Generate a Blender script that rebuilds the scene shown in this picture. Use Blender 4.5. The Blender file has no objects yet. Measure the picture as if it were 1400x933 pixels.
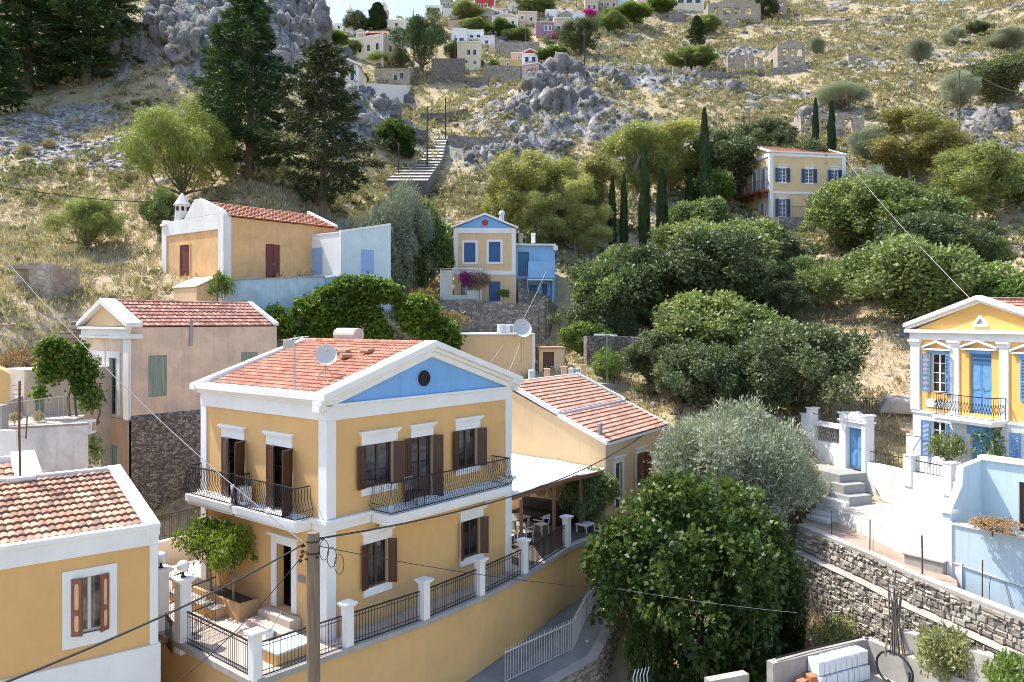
import bpy, bmesh, math, random
import numpy as np
from mathutils import Vector, Matrix
R = math.radians
PI = math.pi
random.seed(11)
rng = np.random.default_rng(11)
S = bpy.context.scene
COL = S.collection

# ---------------------------------------------------------------- camera, sky, sun, exposure
cam_d = bpy.data.cameras.new('camera')
cam_d.sensor_width = 36.0
cam_d.lens = 28.0
cam_d.shift_y = -28.5 / 1400
cam_d.clip_start = 0.2
cam_d.clip_end = 5000
cam = bpy.data.objects.new('camera', cam_d)
COL.objects.link(cam)
cam.location = (0, 0, 0)
cam.rotation_euler = (R(90), 0, 0)
S.camera = cam

SUN_H = Vector((-0.905, 0.425, 0)).normalized()      # horizontal direction towards the sun
SUN_EL = R(58)
SUN = Vector((SUN_H.x * math.cos(SUN_EL), SUN_H.y * math.cos(SUN_EL), math.sin(SUN_EL)))
world = bpy.data.worlds.new('World')
S.world = world
world.use_nodes = True
wn = world.node_tree
sky = wn.nodes.new('ShaderNodeTexSky')
sky.sky_type = 'NISHITA'
sky.sun_disc = False
sky.sun_elevation = SUN_EL
sky.sun_rotation = math.atan2(SUN_H.x, SUN_H.y)
sky.dust_density = 1.6
sky.ozone_density = 1.5
wn.links.new(sky.outputs[0], wn.nodes['Background'].inputs[0])
wn.nodes['Background'].inputs[1].default_value = 0.15
sl = bpy.data.lights.new('sun', 'SUN')
sl.energy = 3.2
sl.angle = R(0.53)
sl.color = (1.0, 0.94, 0.85)
so = bpy.data.objects.new('sun', sl)
COL.objects.link(so)
so.rotation_euler = SUN.to_track_quat('Z', 'Y').to_euler()
S.view_settings.view_transform = 'Standard'
S.view_settings.look = 'None'
S.view_settings.exposure = 1.22
S.view_settings.gamma = 1.0
S.render.engine = 'CYCLES'
S.cycles.pixel_filter_type = 'BLACKMAN_HARRIS'
S.cycles.filter_width = 0.95
S.cycles.use_denoising = True
S.cycles.max_bounces = 6
S.cycles.diffuse_bounces = 4
S.cycles.glossy_bounces = 2
S.cycles.transmission_bounces = 4
S.cycles.transparent_max_bounces = 4

# ---------------------------------------------------------------- helpers
F = 1089.0
def P(px, py, Y):
    """a point at real distance Y seen in the photograph's direction (px, py)"""
    return Vector(((px - 700) / F * Y, Y, (438 - py) / F * Y))

def tag(o, label=None, cat=None, group=None, kind=None):
    if label: o['label'] = label
    if cat: o['category'] = cat
    if group: o['group'] = group
    if kind: o['kind'] = kind
    return o

def empty(name, loc=(0, 0, 0), rz=0.0, label=None, cat=None, group=None):
    o = bpy.data.objects.new(name, None)
    COL.objects.link(o)
    o.empty_display_size = 0.3
    o.location = loc
    o.rotation_euler = (0, 0, rz)
    return tag(o, label, cat, group)

def kids(o): return [c for c in bpy.data.objects if c.parent == o]
KID = {}
def reg(o, parent):
    o.parent = parent
    KID.setdefault(parent.name, []).append(o)

def copy_tree(o, parent=None):
    c = o.copy()
    COL.objects.link(c)
    if parent is not None:
        reg(c, parent)
    for ch in KID.get(o.name, []):
        copy_tree(ch, c)
    return c

def mesh_from(name, V, Fc, mat, tint=None, smooth=False, extra=None):
    """numpy mesh: V (n,3), Fc (m,k) all faces with k corners"""
    me = bpy.data.meshes.new(name)
    V = np.ascontiguousarray(V, dtype=np.float32)
    Fc = np.ascontiguousarray(Fc, dtype=np.int32)
    m, k = Fc.shape
    me.vertices.add(len(V)); me.vertices.foreach_set('co', V.ravel())
    me.loops.add(m * k); me.loops.foreach_set('vertex_index', Fc.ravel())
    me.polygons.add(m)
    me.polygons.foreach_set('loop_start', np.arange(0, m * k, k, dtype=np.int32))
    if tint is not None:
        a = me.attributes.new('tint', 'FLOAT', 'FACE'); a.data.foreach_set('value', np.asarray(tint, np.float32))
    if extra:
        for nm, arr in extra.items():
            a = me.attributes.new(nm, 'FLOAT', 'POINT'); a.data.foreach_set('value', np.asarray(arr, np.float32))
    me.update(calc_edges=True)
    if smooth:
        me.polygons.foreach_set('use_smooth', np.ones(m, dtype=bool))
    me.validate()
    me.materials.append(mat)
    return me

def obj(name, me, parent=None, loc=(0, 0, 0), rz=0.0):
    o = bpy.data.objects.new(name, me)
    COL.objects.link(o)
    o.location = loc
    o.rotation_euler = (0, 0, rz)
    if parent is not None: reg(o, parent)
    return o

class MB:
    """collects boxes, prisms and tubes into one mesh"""
    def __init__(s): s.v = []; s.f = []; s.t = []
    def add(s, vs, fs, t=0.5):
        o = len(s.v)
        s.v += [tuple(v) for v in vs]
        s.f += [tuple(i + o for i in f) for f in fs]
        s.t += [t] * len(fs)
        return s
    def box(s, x0, x1, y0, y1, z0, z1, t=0.5):
        return s.add([(x0, y0, z0), (x1, y0, z0), (x1, y1, z0), (x0, y1, z0), (x0, y0, z1), (x1, y0, z1), (x1, y1, z1), (x0, y1, z1)],
              [(0, 3, 2, 1), (4, 5, 6, 7), (0, 1, 5, 4), (1, 2, 6, 5), (2, 3, 7, 6), (3, 0, 4, 7)], t)
    def obox(s, c, ax, ay, az, t=0.5):
        c = Vector(c); ax = Vector(ax); ay = Vector(ay); az = Vector(az)
        vs = [c + ax * i + ay * j + az * k for k in (-1, 1) for (i, j) in ((-1, -1), (1, -1), (1, 1), (-1, 1))]
        return s.add(vs, [(0, 3, 2, 1), (4, 5, 6, 7), (0, 1, 5, 4), (1, 2, 6, 5), (2, 3, 7, 6), (3, 0, 4, 7)], t)
    def beam(s, a, b, w, h, up=(0, 0, 1), t=0.5):
        a = Vector(a); b = Vector(b); d = b - a
        L = d.length
        if L < 1e-6: return s
        d /= L
        sd = d.cross(Vector(up))
        if sd.length < 1e-4: sd = d.cross(Vector((1, 0, 0)))
        sd.normalize(); u = sd.cross(d)
        return s.obox((a + b) / 2, d * (L / 2), sd * (w / 2), u * (h / 2), t)
    def prism(s, pts, vec, t=0.5):
        pts = [Vector(p) for p in pts]; vec = Vector(vec); n = len(pts)
        vs = pts + [p + vec for p in pts]
        fs = [tuple(range(n - 1, -1, -1)), tuple(range(n, 2 * n))] + [(i, (i + 1) % n, n + (i + 1) % n, n + i) for i in range(n)]
        return s.add(vs, fs, t)
    def poly(s, pts, t=0.5):
        return s.add(pts, [tuple(range(len(pts)))], t)
    def tube(s, path, r, n=6, r2=None, t=0.5, cap=True):
        path = [Vector(p) for p in path]; m = len(path)
        vs = []; prev = None
        for i, p in enumerate(path):
            d = (path[min(i + 1, m - 1)] - path[max(i - 1, 0)])
            d = d.normalized() if d.length > 1e-9 else Vector((0, 0, 1))
            if prev is None:
                a = d.cross(Vector((0, 0, 1)))
                if a.length < 1e-3: a = d.cross(Vector((1, 0, 0)))
            else:
                a = prev - d * prev.dot(d)
            a.normalize(); prev = a
            b = d.cross(a)
            rr = r if r2 is None else r + (r2 - r) * i / max(1, m - 1)
            vs += [p + (a * math.cos(2 * PI * k / n) + b * math.sin(2 * PI * k / n)) * rr for k in range(n)]
        fs = [(i * n + k, i * n + (k + 1) % n, (i + 1) * n + (k + 1) % n, (i + 1) * n + k) for i in range(m - 1) for k in range(n)]
        if cap: fs += [tuple(range(n - 1, -1, -1)), tuple(range((m - 1) * n, m * n))]
        return s.add(vs, fs, t)
    def lathe(s, c, prof, n=12, t=0.5):
        c = Vector(c); m = len(prof)
        vs = [c + Vector((r * math.cos(2 * PI * k / n), r * math.sin(2 * PI * k / n), z)) for r, z in prof for k in range(n)]
        fs = [(i * n + k, i * n + (k + 1) % n, (i + 1) * n + (k + 1) % n, (i + 1) * n + k) for i in range(m - 1) for k in range(n)]
        fs += [tuple(range(n - 1, -1, -1)), tuple(range((m - 1) * n, m * n))]
        return s.add(vs, fs, t)
    def wall(s, p0, u, L, z0, z1, ops=(), depth=0.2, nrm=None, t=0.5):
        """a wall skin from p0 along the unit direction u, with rectangular openings (t0,t1,z0,z1) and their reveals"""
        p0 = Vector(p0); u = Vector(u).normalized()
        inn = Vector(nrm) if nrm is not None else Vector((-u.y, u.x, 0))
        ops = [(max(0.01, a), min(L - .01, b), c, d) for a, b, c, d in ops]
        ts = sorted({0.0, float(L)} | {o[0] for o in ops} | {o[1] for o in ops})
        zs = sorted({float(z0), float(z1)} | {min(max(o[2], z0), z1) for o in ops} | {min(max(o[3], z0), z1) for o in ops})
        q = lambda tt, z, d=0: p0 + u * tt + Vector((0, 0, z)) + inn * d
        for i in range(len(ts) - 1):
            for j in range(len(zs) - 1):
                ct = (ts[i] + ts[i + 1]) / 2; cz = (zs[j] + zs[j + 1]) / 2
                if any(a < ct < b and c < cz < d for a, b, c, d in ops): continue
                s.poly([q(ts[i], zs[j]), q(ts[i + 1], zs[j]), q(ts[i + 1], zs[j + 1]), q(ts[i], zs[j + 1])], t)
        for a, b, c, d in ops:
            for (A, B) in (((a, c), (b, c)), ((b, c), (b, d)), ((b, d), (a, d)), ((a, d), (a, c))):
                s.poly([q(*A), q(*B), q(*B, depth), q(*A, depth)], t)
        return s
    def mesh(s, name, mat, smooth=False, fix=True):
        me = bpy.data.meshes.new(name)
        me.from_pydata(s.v, [], s.f)
        a = me.attributes.new('tint', 'FLOAT', 'FACE'); a.data.foreach_set('value', np.asarray(s.t, np.float32))
        if fix and len(s.f) < 60000:
            bm = bmesh.new(); bm.from_mesh(me); bmesh.ops.recalc_face_normals(bm, faces=bm.faces); bm.to_mesh(me); bm.free()
        if smooth: me.polygons.foreach_set('use_smooth', np.ones(len(me.polygons), dtype=bool))
        me.materials.append(mat)
        return me
    def build(s, name, mat, parent=None, loc=(0, 0, 0), rz=0.0, bev=0.0, smooth=False):
        o = obj(name, s.mesh(name, mat, smooth), parent, loc, rz)
        if bev:
            b = o.modifiers.new('bevel', 'BEVEL'); b.width = bev; b.segments = 2; b.limit_method = 'ANGLE'; b.angle_limit = R(50)
        return o

# ---------------------------------------------------------------- materials
MATS = {}
def mk(name):
    m = bpy.data.materials.new(name); m.use_nodes = True
    nt = m.node_tree
    return m, nt, nt.nodes['Principled BSDF']
def N(nt, t, **kw):
    n = nt.nodes.new(t)
    for k, v in kw.items():
        if hasattr(n, k): setattr(n, k, v)
        else: n.inputs[k.replace('_', ' ')].default_value = v
    return n
def mixc(nt, fac, a, b, mode='MIX'):
    n = nt.nodes.new('ShaderNodeMix'); n.data_type = 'RGBA'; n.blend_type = mode
    L = nt.links
    for s_, v in ((0, fac), (6, a), (7, b)):
        if hasattr(v, 'is_linked'): L.new(v, n.inputs[s_])
        elif s_ == 0: n.inputs[0].default_value = v
        else: n.inputs[s_].default_value = (*v, 1)
    return n.outputs[2]
def ramp(nt, src, stops):
    n = nt.nodes.new('ShaderNodeValToRGB'); e = n.color_ramp.elements
    while len(e) < len(stops): e.new(0.5)
    for i, (p, c) in enumerate(stops):
        e[i].position = p; e[i].color = (c, c, c, 1) if not hasattr(c, '__len__') else (*c, 1)
    nt.links.new(src, n.inputs[0]); return n.outputs[0]
def noise(nt, co, scale, detail=5, rough=.6, dist=0.0):
    n = N(nt, 'ShaderNodeTexNoise'); n.inputs['Scale'].default_value = scale; n.inputs['Detail'].default_value = detail
    n.inputs['Roughness'].default_value = rough; n.inputs['Distortion'].default_value = dist
    nt.links.new(co, n.inputs['Vector']); return n.outputs[0]
def scaled(nt, co, v):
    n = N(nt, 'ShaderNodeMapping'); n.inputs['Scale'].default_value = v; nt.links.new(co, n.inputs['Vector']); return n.outputs[0]
def bump(nt, bs, h, strength, dist=0.02):
    n = N(nt, 'ShaderNodeBump'); n.inputs['Strength'].default_value = strength; n.inputs['Distance'].default_value = dist
    nt.links.new(h, n.inputs['Height']); nt.links.new(n.outputs[0], bs.inputs['Normal'])

def plaster(name, c, var=.10, stain=0.0, stainc=(.12, .10, .09), rough=.9, bmp=.25, streak=.0, splash=None):
    """painted render: uneven paint, water streaks, patches of dirt"""
    m, nt, bs = mk(name)
    co = N(nt, 'ShaderNodeTexCoord').outputs['Object']
    n1 = noise(nt, co, .9, 6, .6, .6); n2 = noise(nt, co, 9, 4, .6)
    d = tuple(x * (1 - 2.2 * var) for x in c); l = tuple(min(.92, x * (1 + var)) for x in c)
    col = mixc(nt, ramp(nt, n1, [(.3, 0.), (.7, 1.)]), d, l)
    col = mixc(nt, ramp(nt, n2, [(.35, 0.), (.75, .35)]), col, l)
    st = noise(nt, scaled(nt, co, (5, 5, .35)), 1.0, 5, .65)
    col = mixc(nt, ramp(nt, st, [(.5, 0.), (.78, .22 + streak)]), col, stainc)
    if stain:
        sp = noise(nt, co, .55, 7, .68, .8)
        col = mixc(nt, ramp(nt, sp, [(.44, 0.), (.72, stain)]), col, stainc)
    if splash is not None:                     # rain-splashed dirt along the foot of the wall, ragged upper edge
        sx = N(nt, 'ShaderNodeSeparateXYZ'); nt.links.new(co, sx.inputs[0]); ad = N(nt, 'ShaderNodeMath', operation='MULTIPLY_ADD')
        nt.links.new(noise(nt, co, 2.2, 6, .7), ad.inputs[0]); ad.inputs[1].default_value = -1.6; nt.links.new(sx.outputs[2], ad.inputs[2])
        col = mixc(nt, ramp(nt, ad.outputs[0], [(0., .5), (.06, 0.)] if False else [(.0, .45), (.35, .0)]), col, splash)
    nt.links.new(col, bs.inputs['Base Color'])
    bs.inputs['Roughness'].default_value = rough
    bump(nt, bs, noise(nt, co, 35, 5, .6), bmp, .012)
    return m

def paint(name, c, var=.12, rough=.5, metal=0.0, bmp=.1):
    m, nt, bs = mk(name)
    co = N(nt, 'ShaderNodeTexCoord').outputs['Object']
    n = noise(nt, co, 6, 5)
    col = mixc(nt, ramp(nt, n, [(.3, 0.), (.75, 1.)]), tuple(x * (1 - var) for x in c), tuple(min(.9, x * (1 + var)) for x in c))
    nt.links.new(col, bs.inputs['Base Color'])
    bs.inputs['Roughness'].default_value = rough; bs.inputs['Metallic'].default_value = metal
    bump(nt, bs, noise(nt, co, 40, 3), bmp, .004)
    return m

def wood(name, c, rough=.65):
    m, nt, bs = mk(name)
    co = N(nt, 'ShaderNodeTexCoord').outputs['Object']
    n = noise(nt, scaled(nt, co, (14, 14, .8)), 1.6, 6, .65, .4)
    col = mixc(nt, ramp(nt, n, [(.3, 0.), (.72, 1.)]), tuple(x * .55 for x in c), tuple(x * 1.25 for x in c))
    nt.links.new(col, bs.inputs['Base Color']); bs.inputs['Roughness'].default_value = rough
    bump(nt, bs, n, .3, .008)
    return m

def tinted(name, c0, c1, c2=None, rough=.85, bmp=.3, nscale=6, grime=0.0, gcol=(.07, .06, .055)):
    """colour follows the 'tint' each face (tile, stone, brick) carries"""
    m, nt, bs = mk(name)
    co = N(nt, 'ShaderNodeTexCoord').outputs['Object']
    at = N(nt, 'ShaderNodeAttribute', attribute_name='tint').outputs['Fac']
    stops = [(0., c0), (1., c1)] if c2 is None else [(0., c0), (.5, c1), (1., c2)]
    col = ramp(nt, at, stops)
    n = noise(nt, co, nscale, 6, .65)
    col = mixc(nt, ramp(nt, n, [(.35, 0.), (.8, .45)]), col, tuple(x * .45 for x in c0))
    if grime:
        g = noise(nt, co, 1.3, 7, .7)
        col = mixc(nt, ramp(nt, g, [(.45, 0.), (.7, grime)]), col, gcol)
    nt.links.new(col, bs.inputs['Base Color']); bs.inputs['Roughness'].default_value = rough
    bump(nt, bs, noise(nt, co, nscale * 5, 5, .7), bmp, .02)
    return m

def masonry(name, stones, mortar, scale=3.2, rough=.95, depth=.5, flat=1.6):
    """rubble masonry: irregular stones with recessed joints"""
    m, nt, bs = mk(name)
    co = N(nt, 'ShaderNodeTexCoord').outputs['Object']
    w = noise(nt, co, 2.5, 3)
    off = N(nt, 'ShaderNodeVectorMath', operation='MULTIPLY_ADD')
    nt.links.new(N(nt, 'ShaderNodeTexNoise', Scale=3.0).outputs['Color'], off.inputs[0])
    off.inputs[1].default_value = (.25, .25, .25); nt.links.new(co, off.inputs[2])
    mp = scaled(nt, off.outputs[0], (1, 1, flat))
    v1 = N(nt, 'ShaderNodeTexVoronoi', feature='DISTANCE_TO_EDGE', Scale=scale); nt.links.new(mp, v1.inputs['Vector'])
    v2 = N(nt, 'ShaderNodeTexVoronoi', feature='F1', Scale=scale); nt.links.new(mp, v2.inputs['Vector'])
    sep = N(nt, 'ShaderNodeSeparateColor'); nt.links.new(v2.outputs['Color'], sep.inputs[0])
    col = ramp(nt, sep.outputs[0], [(0., stones[0]), (.5, stones[1]), (1., stones[2])])
    col = mixc(nt, ramp(nt, noise(nt, co, 9, 6, .7), [(.4, 0.), (.75, .5)]), col, tuple(x * .5 for x in stones[0]))
    j = ramp(nt, v1.outputs['Distance'], [(.0, 0.), (.09, 1.)])
    col = mixc(nt, j, mortar, col)
    nt.links.new(col, bs.inputs['Base Color']); bs.inputs['Roughness'].default_value = rough
    h = N(nt, 'ShaderNodeMath', operation='MULTIPLY_ADD'); nt.links.new(j, h.inputs[0]); h.inputs[1].default_value = 1.0
    nt.links.new(noise(nt, co, 14, 5), h.inputs[2])
    bump(nt, bs, h.outputs[0], depth, .06)
    return m

def leaf_mat(name, cd, cl, trans=.35, rough=.55, spec=.3, cdry=None):
    m, nt, bs = mk(name)
    at = N(nt, 'ShaderNodeAttribute', attribute_name='tint').outputs['Fac']
    oi = N(nt, 'ShaderNodeObjectInfo').outputs['Random']
    col = ramp(nt, at, [(0., cd), (.8, cl), (1., cdry or tuple(x * 1.25 for x in cl))])
    hv = N(nt, 'ShaderNodeHueSaturation'); nt.links.new(col, hv.inputs['Color'])
    mr = N(nt, 'ShaderNodeMapRange'); nt.links.new(oi, mr.inputs[0]); mr.inputs[3].default_value = .8; mr.inputs[4].default_value = 1.22
    nt.links.new(mr.outputs[0], hv.inputs['Value'])
    mr2 = N(nt, 'ShaderNodeMapRange'); nt.links.new(oi, mr2.inputs[0]); mr2.inputs[3].default_value = .515; mr2.inputs[4].default_value = .485
    nt.links.new(mr2.outputs[0], hv.inputs['Hue'])
    nt.links.new(hv.outputs[0], bs.inputs['Base Color'])
    bs.inputs['Roughness'].default_value = rough; bs.inputs['Specular IOR Level'].default_value = spec
    tr = N(nt, 'ShaderNodeBsdfTranslucent'); 
    tc = mixc(nt, 1.0, hv.outputs[0], (1.0, 1.05, .55), 'MULTIPLY'); nt.links.new(tc, tr.inputs[0])
    mx = N(nt, 'ShaderNodeMixShader'); mx.inputs[0].default_value = trans
    nt.links.new(bs.outputs[0], mx.inputs[1]); nt.links.new(tr.outputs[0], mx.inputs[2])
    nt.links.new(mx.outputs[0], nt.nodes['Material Output'].inputs[0])
    return m

def glassy(name, c=(.03, .035, .04), rough=.06):
    m, nt, bs = mk(name)
    co = N(nt, 'ShaderNodeTexCoord').outputs['Object']
    n = noise(nt, co, 1.4, 3)
    col = mixc(nt, ramp(nt, n, [(.4, 0.), (.65, 1.)]), tuple(x * .4 for x in c), tuple(x * 2 for x in c))
    nt.links.new(col, bs.inputs['Base Color']); bs.inputs['Roughness'].default_value = rough
    bs.inputs['Specular IOR Level'].default_value = .7
    bump(nt, bs, noise(nt, co, 3, 2), .05, .01)
    return m

M = dict(
    ochre=plaster('ochre_plaster', (.69, .42, .17), .04, .30, (.55, .32, .14), streak=-.05, splash=(.42, .30, .19)),
    ochre_light=plaster('light_ochre_plaster', (.68, .43, .18), .05, .3, (.54, .32, .13), streak=.02),
    sand=plaster('sand_plaster', (.70, .50, .29), .04, streak=-.05),
    buff=plaster('buff_plaster', (.70, .51, .29), .04, streak=-.05),
    orange=plaster('orange_plaster', (.72, .44, .21), .10, .12, (.42, .24, .12), streak=.1),
    egg=plaster('egg_yolk_plaster', (.74, .43, .125), .05, .2, (.60, .32, .09)),
    pink=plaster('pink_beige_plaster', (.71, .545, .405), .09, .55, (.33, .265, .235), streak=.28),
    rose=plaster('rose_plaster', (.64, .41, .30), .10, .3, (.30, .2, .17), streak=.2),
    white=plaster('white_paint', (.79, .79, .78), .03, .16, (.52, .50, .47), streak=-.08),
    white_wall=plaster('limewashed_stone', (.74, .73, .715), .08, .45, (.36, .335, .30), bmp=1.0),
    white_worn=plaster('flaking_limewash', (.74, .73, .71), .10, .65, (.36, .335, .31), streak=.25),
    white_old=plaster('weathered_white_paint', (.76, .75, .72), .06, .3, (.42, .40, .37)),
    white_rubble=plaster('whitewashed_rubble', (.45, .43, .40), .14, .6, (.22, .20, .18), bmp=1.0),
    blue=plaster('sky_blue_plaster', (.19, .405, .73), .04),
    pale_blue=plaster('pale_blue_plaster', (.53, .65, .72), .03),
    annex_blue=plaster('annex_blue_plaster', (.28, .49, .75), .08, .25, (.2, .36, .58)),
    washed_blue=plaster('washed_blue_plaster', (.42, .58, .66), .12, .55, (.30, .30, .30), streak=.3),
    ice=plaster('ice_blue_plaster', (.62, .72, .76), .06, .25, (.40, .46, .46)),
    mauve=plaster('mauve_plaster', (.38, .22, .30), .08),
    red=plaster('red_plaster', (.42, .06, .05), .08),
    grey_wall=plaster('grey_cement', (.36, .34, .31), .12, .4, (.2, .19, .18)),
    concrete=plaster('pale_concrete', (.38, .355, .325), .14, .5, (.28, .26, .24)),
    alley=plaster('alley_cement', (.24, .235, .23), .16, .5, (.13, .125, .12), bmp=.6),
    grey_paint=plaster('grey_painted_concrete', (.30, .31, .30), .06),
    terrace=plaster('terrace_paving', (.52, .44, .38), .10, .2, (.32, .27, .22)),
    shutter_brown=wood('dark_brown_shutter', (.085, .035, .022), .45),
    shutter_red=wood('red_brown_shutter', (.17, .03, .025), .5),
    shutter_rust=wood('rust_shutter', (.26, .09, .055), .55),
    shutter_green=wood('sage_shutter', (.25, .31, .25), .7),
    shutter_mint=wood('mint_shutter', (.26, .42, .36), .7),
    shutter_blue=paint('blue_shutter', (.13, .29, .52), .15, .5),
    shutter_navy=paint('navy_shutter', (.015, .085, .24), .15, .45),
    shutter_teal=paint('teal_shutter', (.02, .12, .24), .15, .45),
    shutter_sky=paint('sky_shutter', (.30, .45, .70), .12, .6),
    shade_deck=wood('shade_toned_deck', (.12, .095, .08), .7),  # floor under the awning, shade put into its colour
    pine=wood('pergola_wood', (.24, .11, .06), .6),
    pole_dark=wood('dark_pole', (.075, .06, .05), .9),
    pole=wood('weathered_pole', (.20, .15, .11), .85),
    cream=paint('cream_panel', (.66, .42, .25), .08, .6),
    white_gloss=paint('white_gloss', (.80, .80, .80), .03, .4),
    iron=paint('black_iron', (.022, .021, .022), .3, .5, .3),
    rust=paint('rusty_iron', (.13, .06, .04), .35, .8),
    steel=paint('grey_steel', (.36, .37, .38), .15, .4, .6),
    galv=paint('pale_fence_paint', (.55, .55, .53), .1, .5),
    dish=paint('dish_grey', (.52, .52, .50), .08, .5),
    cable=paint('black_cable', (.03, .03, .03), .2, .6),
    cable_pale=paint('pale_cable', (.36, .34, .32), .2, .7),
    glass=glassy('window_glass'),
    glass_lit=glassy('curtained_glass', (.22, .21, .19), .12),
    black=paint('dark_void', (.012, .011, .010), .3, .9),
    canvas=plaster('white_awning_cloth', (.82, .82, .80), .02, bmp=.1, streak=-.15),
    tile_red=tinted('red_roof_tile', (.34, .128, .080), (.46, .190, .120), (.54, .29, .195), grime=.28),
    tile_pink=tinted('pink_roof_tile', (.39, .205, .14), (.51, .285, .205), (.58, .38, .29), grime=.3),
    tile_old=tinted('old_roof_tile', (.22, .125, .09), (.50, .265, .17), (.60, .42, .29), grime=.55),
    tile_dark=tinted('dark_roof_tile', (.24, .10, .08), (.42, .19, .145), (.52, .30, .22), grime=.35),
    brick=tinted('orange_brick', (.42, .13, .06), (.52, .18, .09), (.6, .25, .13)),
    stone=tinted('field_stone', (.20, .17, .14), (.38, .335, .28), (.60, .54, .46), nscale=8, bmp=.6),
    stone_warm=tinted('warm_field_stone', (.24, .19, .145), (.40, .33, .26), (.52, .44, .36), nscale=8, bmp=.6),
    rubble_wall=masonry('rubble_masonry', ((.22, .19, .16), (.35, .31, .26), (.48, .43, .37)), (.16, .14, .12)),
    rubble_dark=masonry('dark_rubble_masonry', ((.10, .085, .075), (.20, .17, .145), (.46, .41, .35)), (.13, .105, .09), 8.0, flat=1.7),
    rubble_fine=masonry('grey_rubble_masonry', ((.18, .165, .15), (.28, .26, .23), (.42, .39, .35)), (.15, .13, .12), 2.2),
    ruin=masonry('ruined_masonry', ((.30, .24, .19), (.43, .36, .29), (.55, .48, .40)), (.36, .30, .24), 2.4),
    earth=plaster('bare_earth', (.34, .25, .185), .2, .4, (.5, .42, .34), bmp=.9),
    mortar=plaster('wall_mortar', (.22, .20, .18), .2),
    bark=wood('bark', (.16, .12, .09), .9),
    bark_pale=wood('pale_bark', (.36, .31, .26), .85),
    white_bag=plaster('white_block', (.74, .75, .77), .03),
)
M['conifer'] = leaf_mat('conifer_needles', (0.0342, 0.0698, 0.0302), (0.0894, 0.1479, 0.053), .12, .6)
M['conifer_brown'] = leaf_mat('browning_needles', (0.037, 0.0551, 0.0265), (0.0924, 0.1166, 0.0468), .12, .6, cdry=(.12, .075, .04))
M['cypress'] = leaf_mat('cypress_needles', (0.0202, 0.0437, 0.0187), (0.047, 0.0811, 0.0288), .1, .6)
M['oak'] = leaf_mat('oak_leaves', (0.0739, 0.1053, 0.0495), (0.168, 0.196, 0.0935), .22, .5)
M['holm'] = leaf_mat('holm_oak_leaves', (0.1194, 0.1649, 0.0667), (0.2785, 0.3357, 0.1152), .25, .5)
M['green'] = leaf_mat('bright_green_leaves', (0.0884, 0.1476, 0.0364), (0.2062, 0.2876, 0.0745), .35, .5)
M['vine'] = leaf_mat('vine_leaves', (0.075, 0.1311, 0.0162), (0.2063, 0.2832, 0.0432), .4, .5)
M['olive'] = leaf_mat('olive_leaves', (0.1624, 0.1963, 0.1348), (0.4409, 0.4689, 0.3487), .2, .45, cdry=(.32, .35, .27))
M['fig'] = leaf_mat('fig_leaves', (.026, .060, .014), (.120, .175, .048), .42, .40, .28, cdry=(.22, .26, .09))
M['euc'] = leaf_mat('eucalyptus_leaves', (0.1939, 0.2395, 0.0785), (0.4674, 0.4674, 0.1682), .3, .5, cdry=(.33, .26, .08))
M['euc_gold'] = leaf_mat('golden_eucalyptus_leaves', (0.1667, 0.1725, 0.0633), (0.3622, 0.3277, 0.1207), .3, .5, cdry=(.40, .29, .09))
M['feather'] = leaf_mat('feathery_leaves', (0.1234, 0.1746, 0.0466), (0.3122, 0.3719, 0.1164), .35, .5)
M['scrub'] = leaf_mat('scrub_leaves', (.225, .205, .115), (.43, .385, .22), .2, .7, cdry=(.42, .33, .18))
M['scrub_green'] = leaf_mat('green_scrub_leaves', (0.117, 0.156, 0.065), (0.273, 0.286, 0.117), .25, .7)
M['drygrass'] = leaf_mat('dry_grass_blades', (0.4256, 0.3472, 0.224), (0.616, 0.5152, 0.3472), .25, .8)
M['dryplant'] = leaf_mat('dried_plant', (.18, .12, .05), (.34, .235, .11), .25, .8)
M['bloom'] = leaf_mat('magenta_bracts', (.35, .02, .22), (.55, .05, .38), .3, .5)
M['deadtwig'] = leaf_mat('dead_twigs', (.10, .075, .06), (.2, .15, .12), .1, .8)
# ---------------------------------------------------------------- numpy noise
def _hash(i, j, s):
    h = (i.astype(np.int64) * 374761393 + j.astype(np.int64) * 668265263 + s * 974711) & 0x7fffffff
    h = ((h ^ (h >> 13)) * 1274126177) & 0x7fffffff
    return ((h ^ (h >> 16)) & 0xffff) / 65535.0
def vnoise(x, y, s=0):
    i = np.floor(x).astype(np.int64); j = np.floor(y).astype(np.int64); u = x - i; v = y - j
    u = u * u * (3 - 2 * u); v = v * v * (3 - 2 * v)
    a = _hash(i, j, s); b = _hash(i + 1, j, s); c = _hash(i, j + 1, s); d = _hash(i + 1, j + 1, s)
    return (a * (1 - u) + b * u) * (1 - v) + (c * (1 - u) + d * u) * v
def fbm(x, y, s=0, o=5, g=.5):
    t = np.zeros_like(x, dtype=float); a = 1.0; n = 0
    for k in range(o):
        t += a * vnoise(x * 2 ** k, y * 2 ** k, s + k * 17); n += a; a *= g
    return t / n
def ridged(x, y, s=0, o=4):
    t = np.zeros_like(x, dtype=float); a = 1.0; n = 0
    for k in range(o):
        t += a * (1 - np.abs(2 * vnoise(x * 2 ** k, y * 2 ** k, s + k * 31) - 1)); n += a; a *= .5
    return t / n

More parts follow.
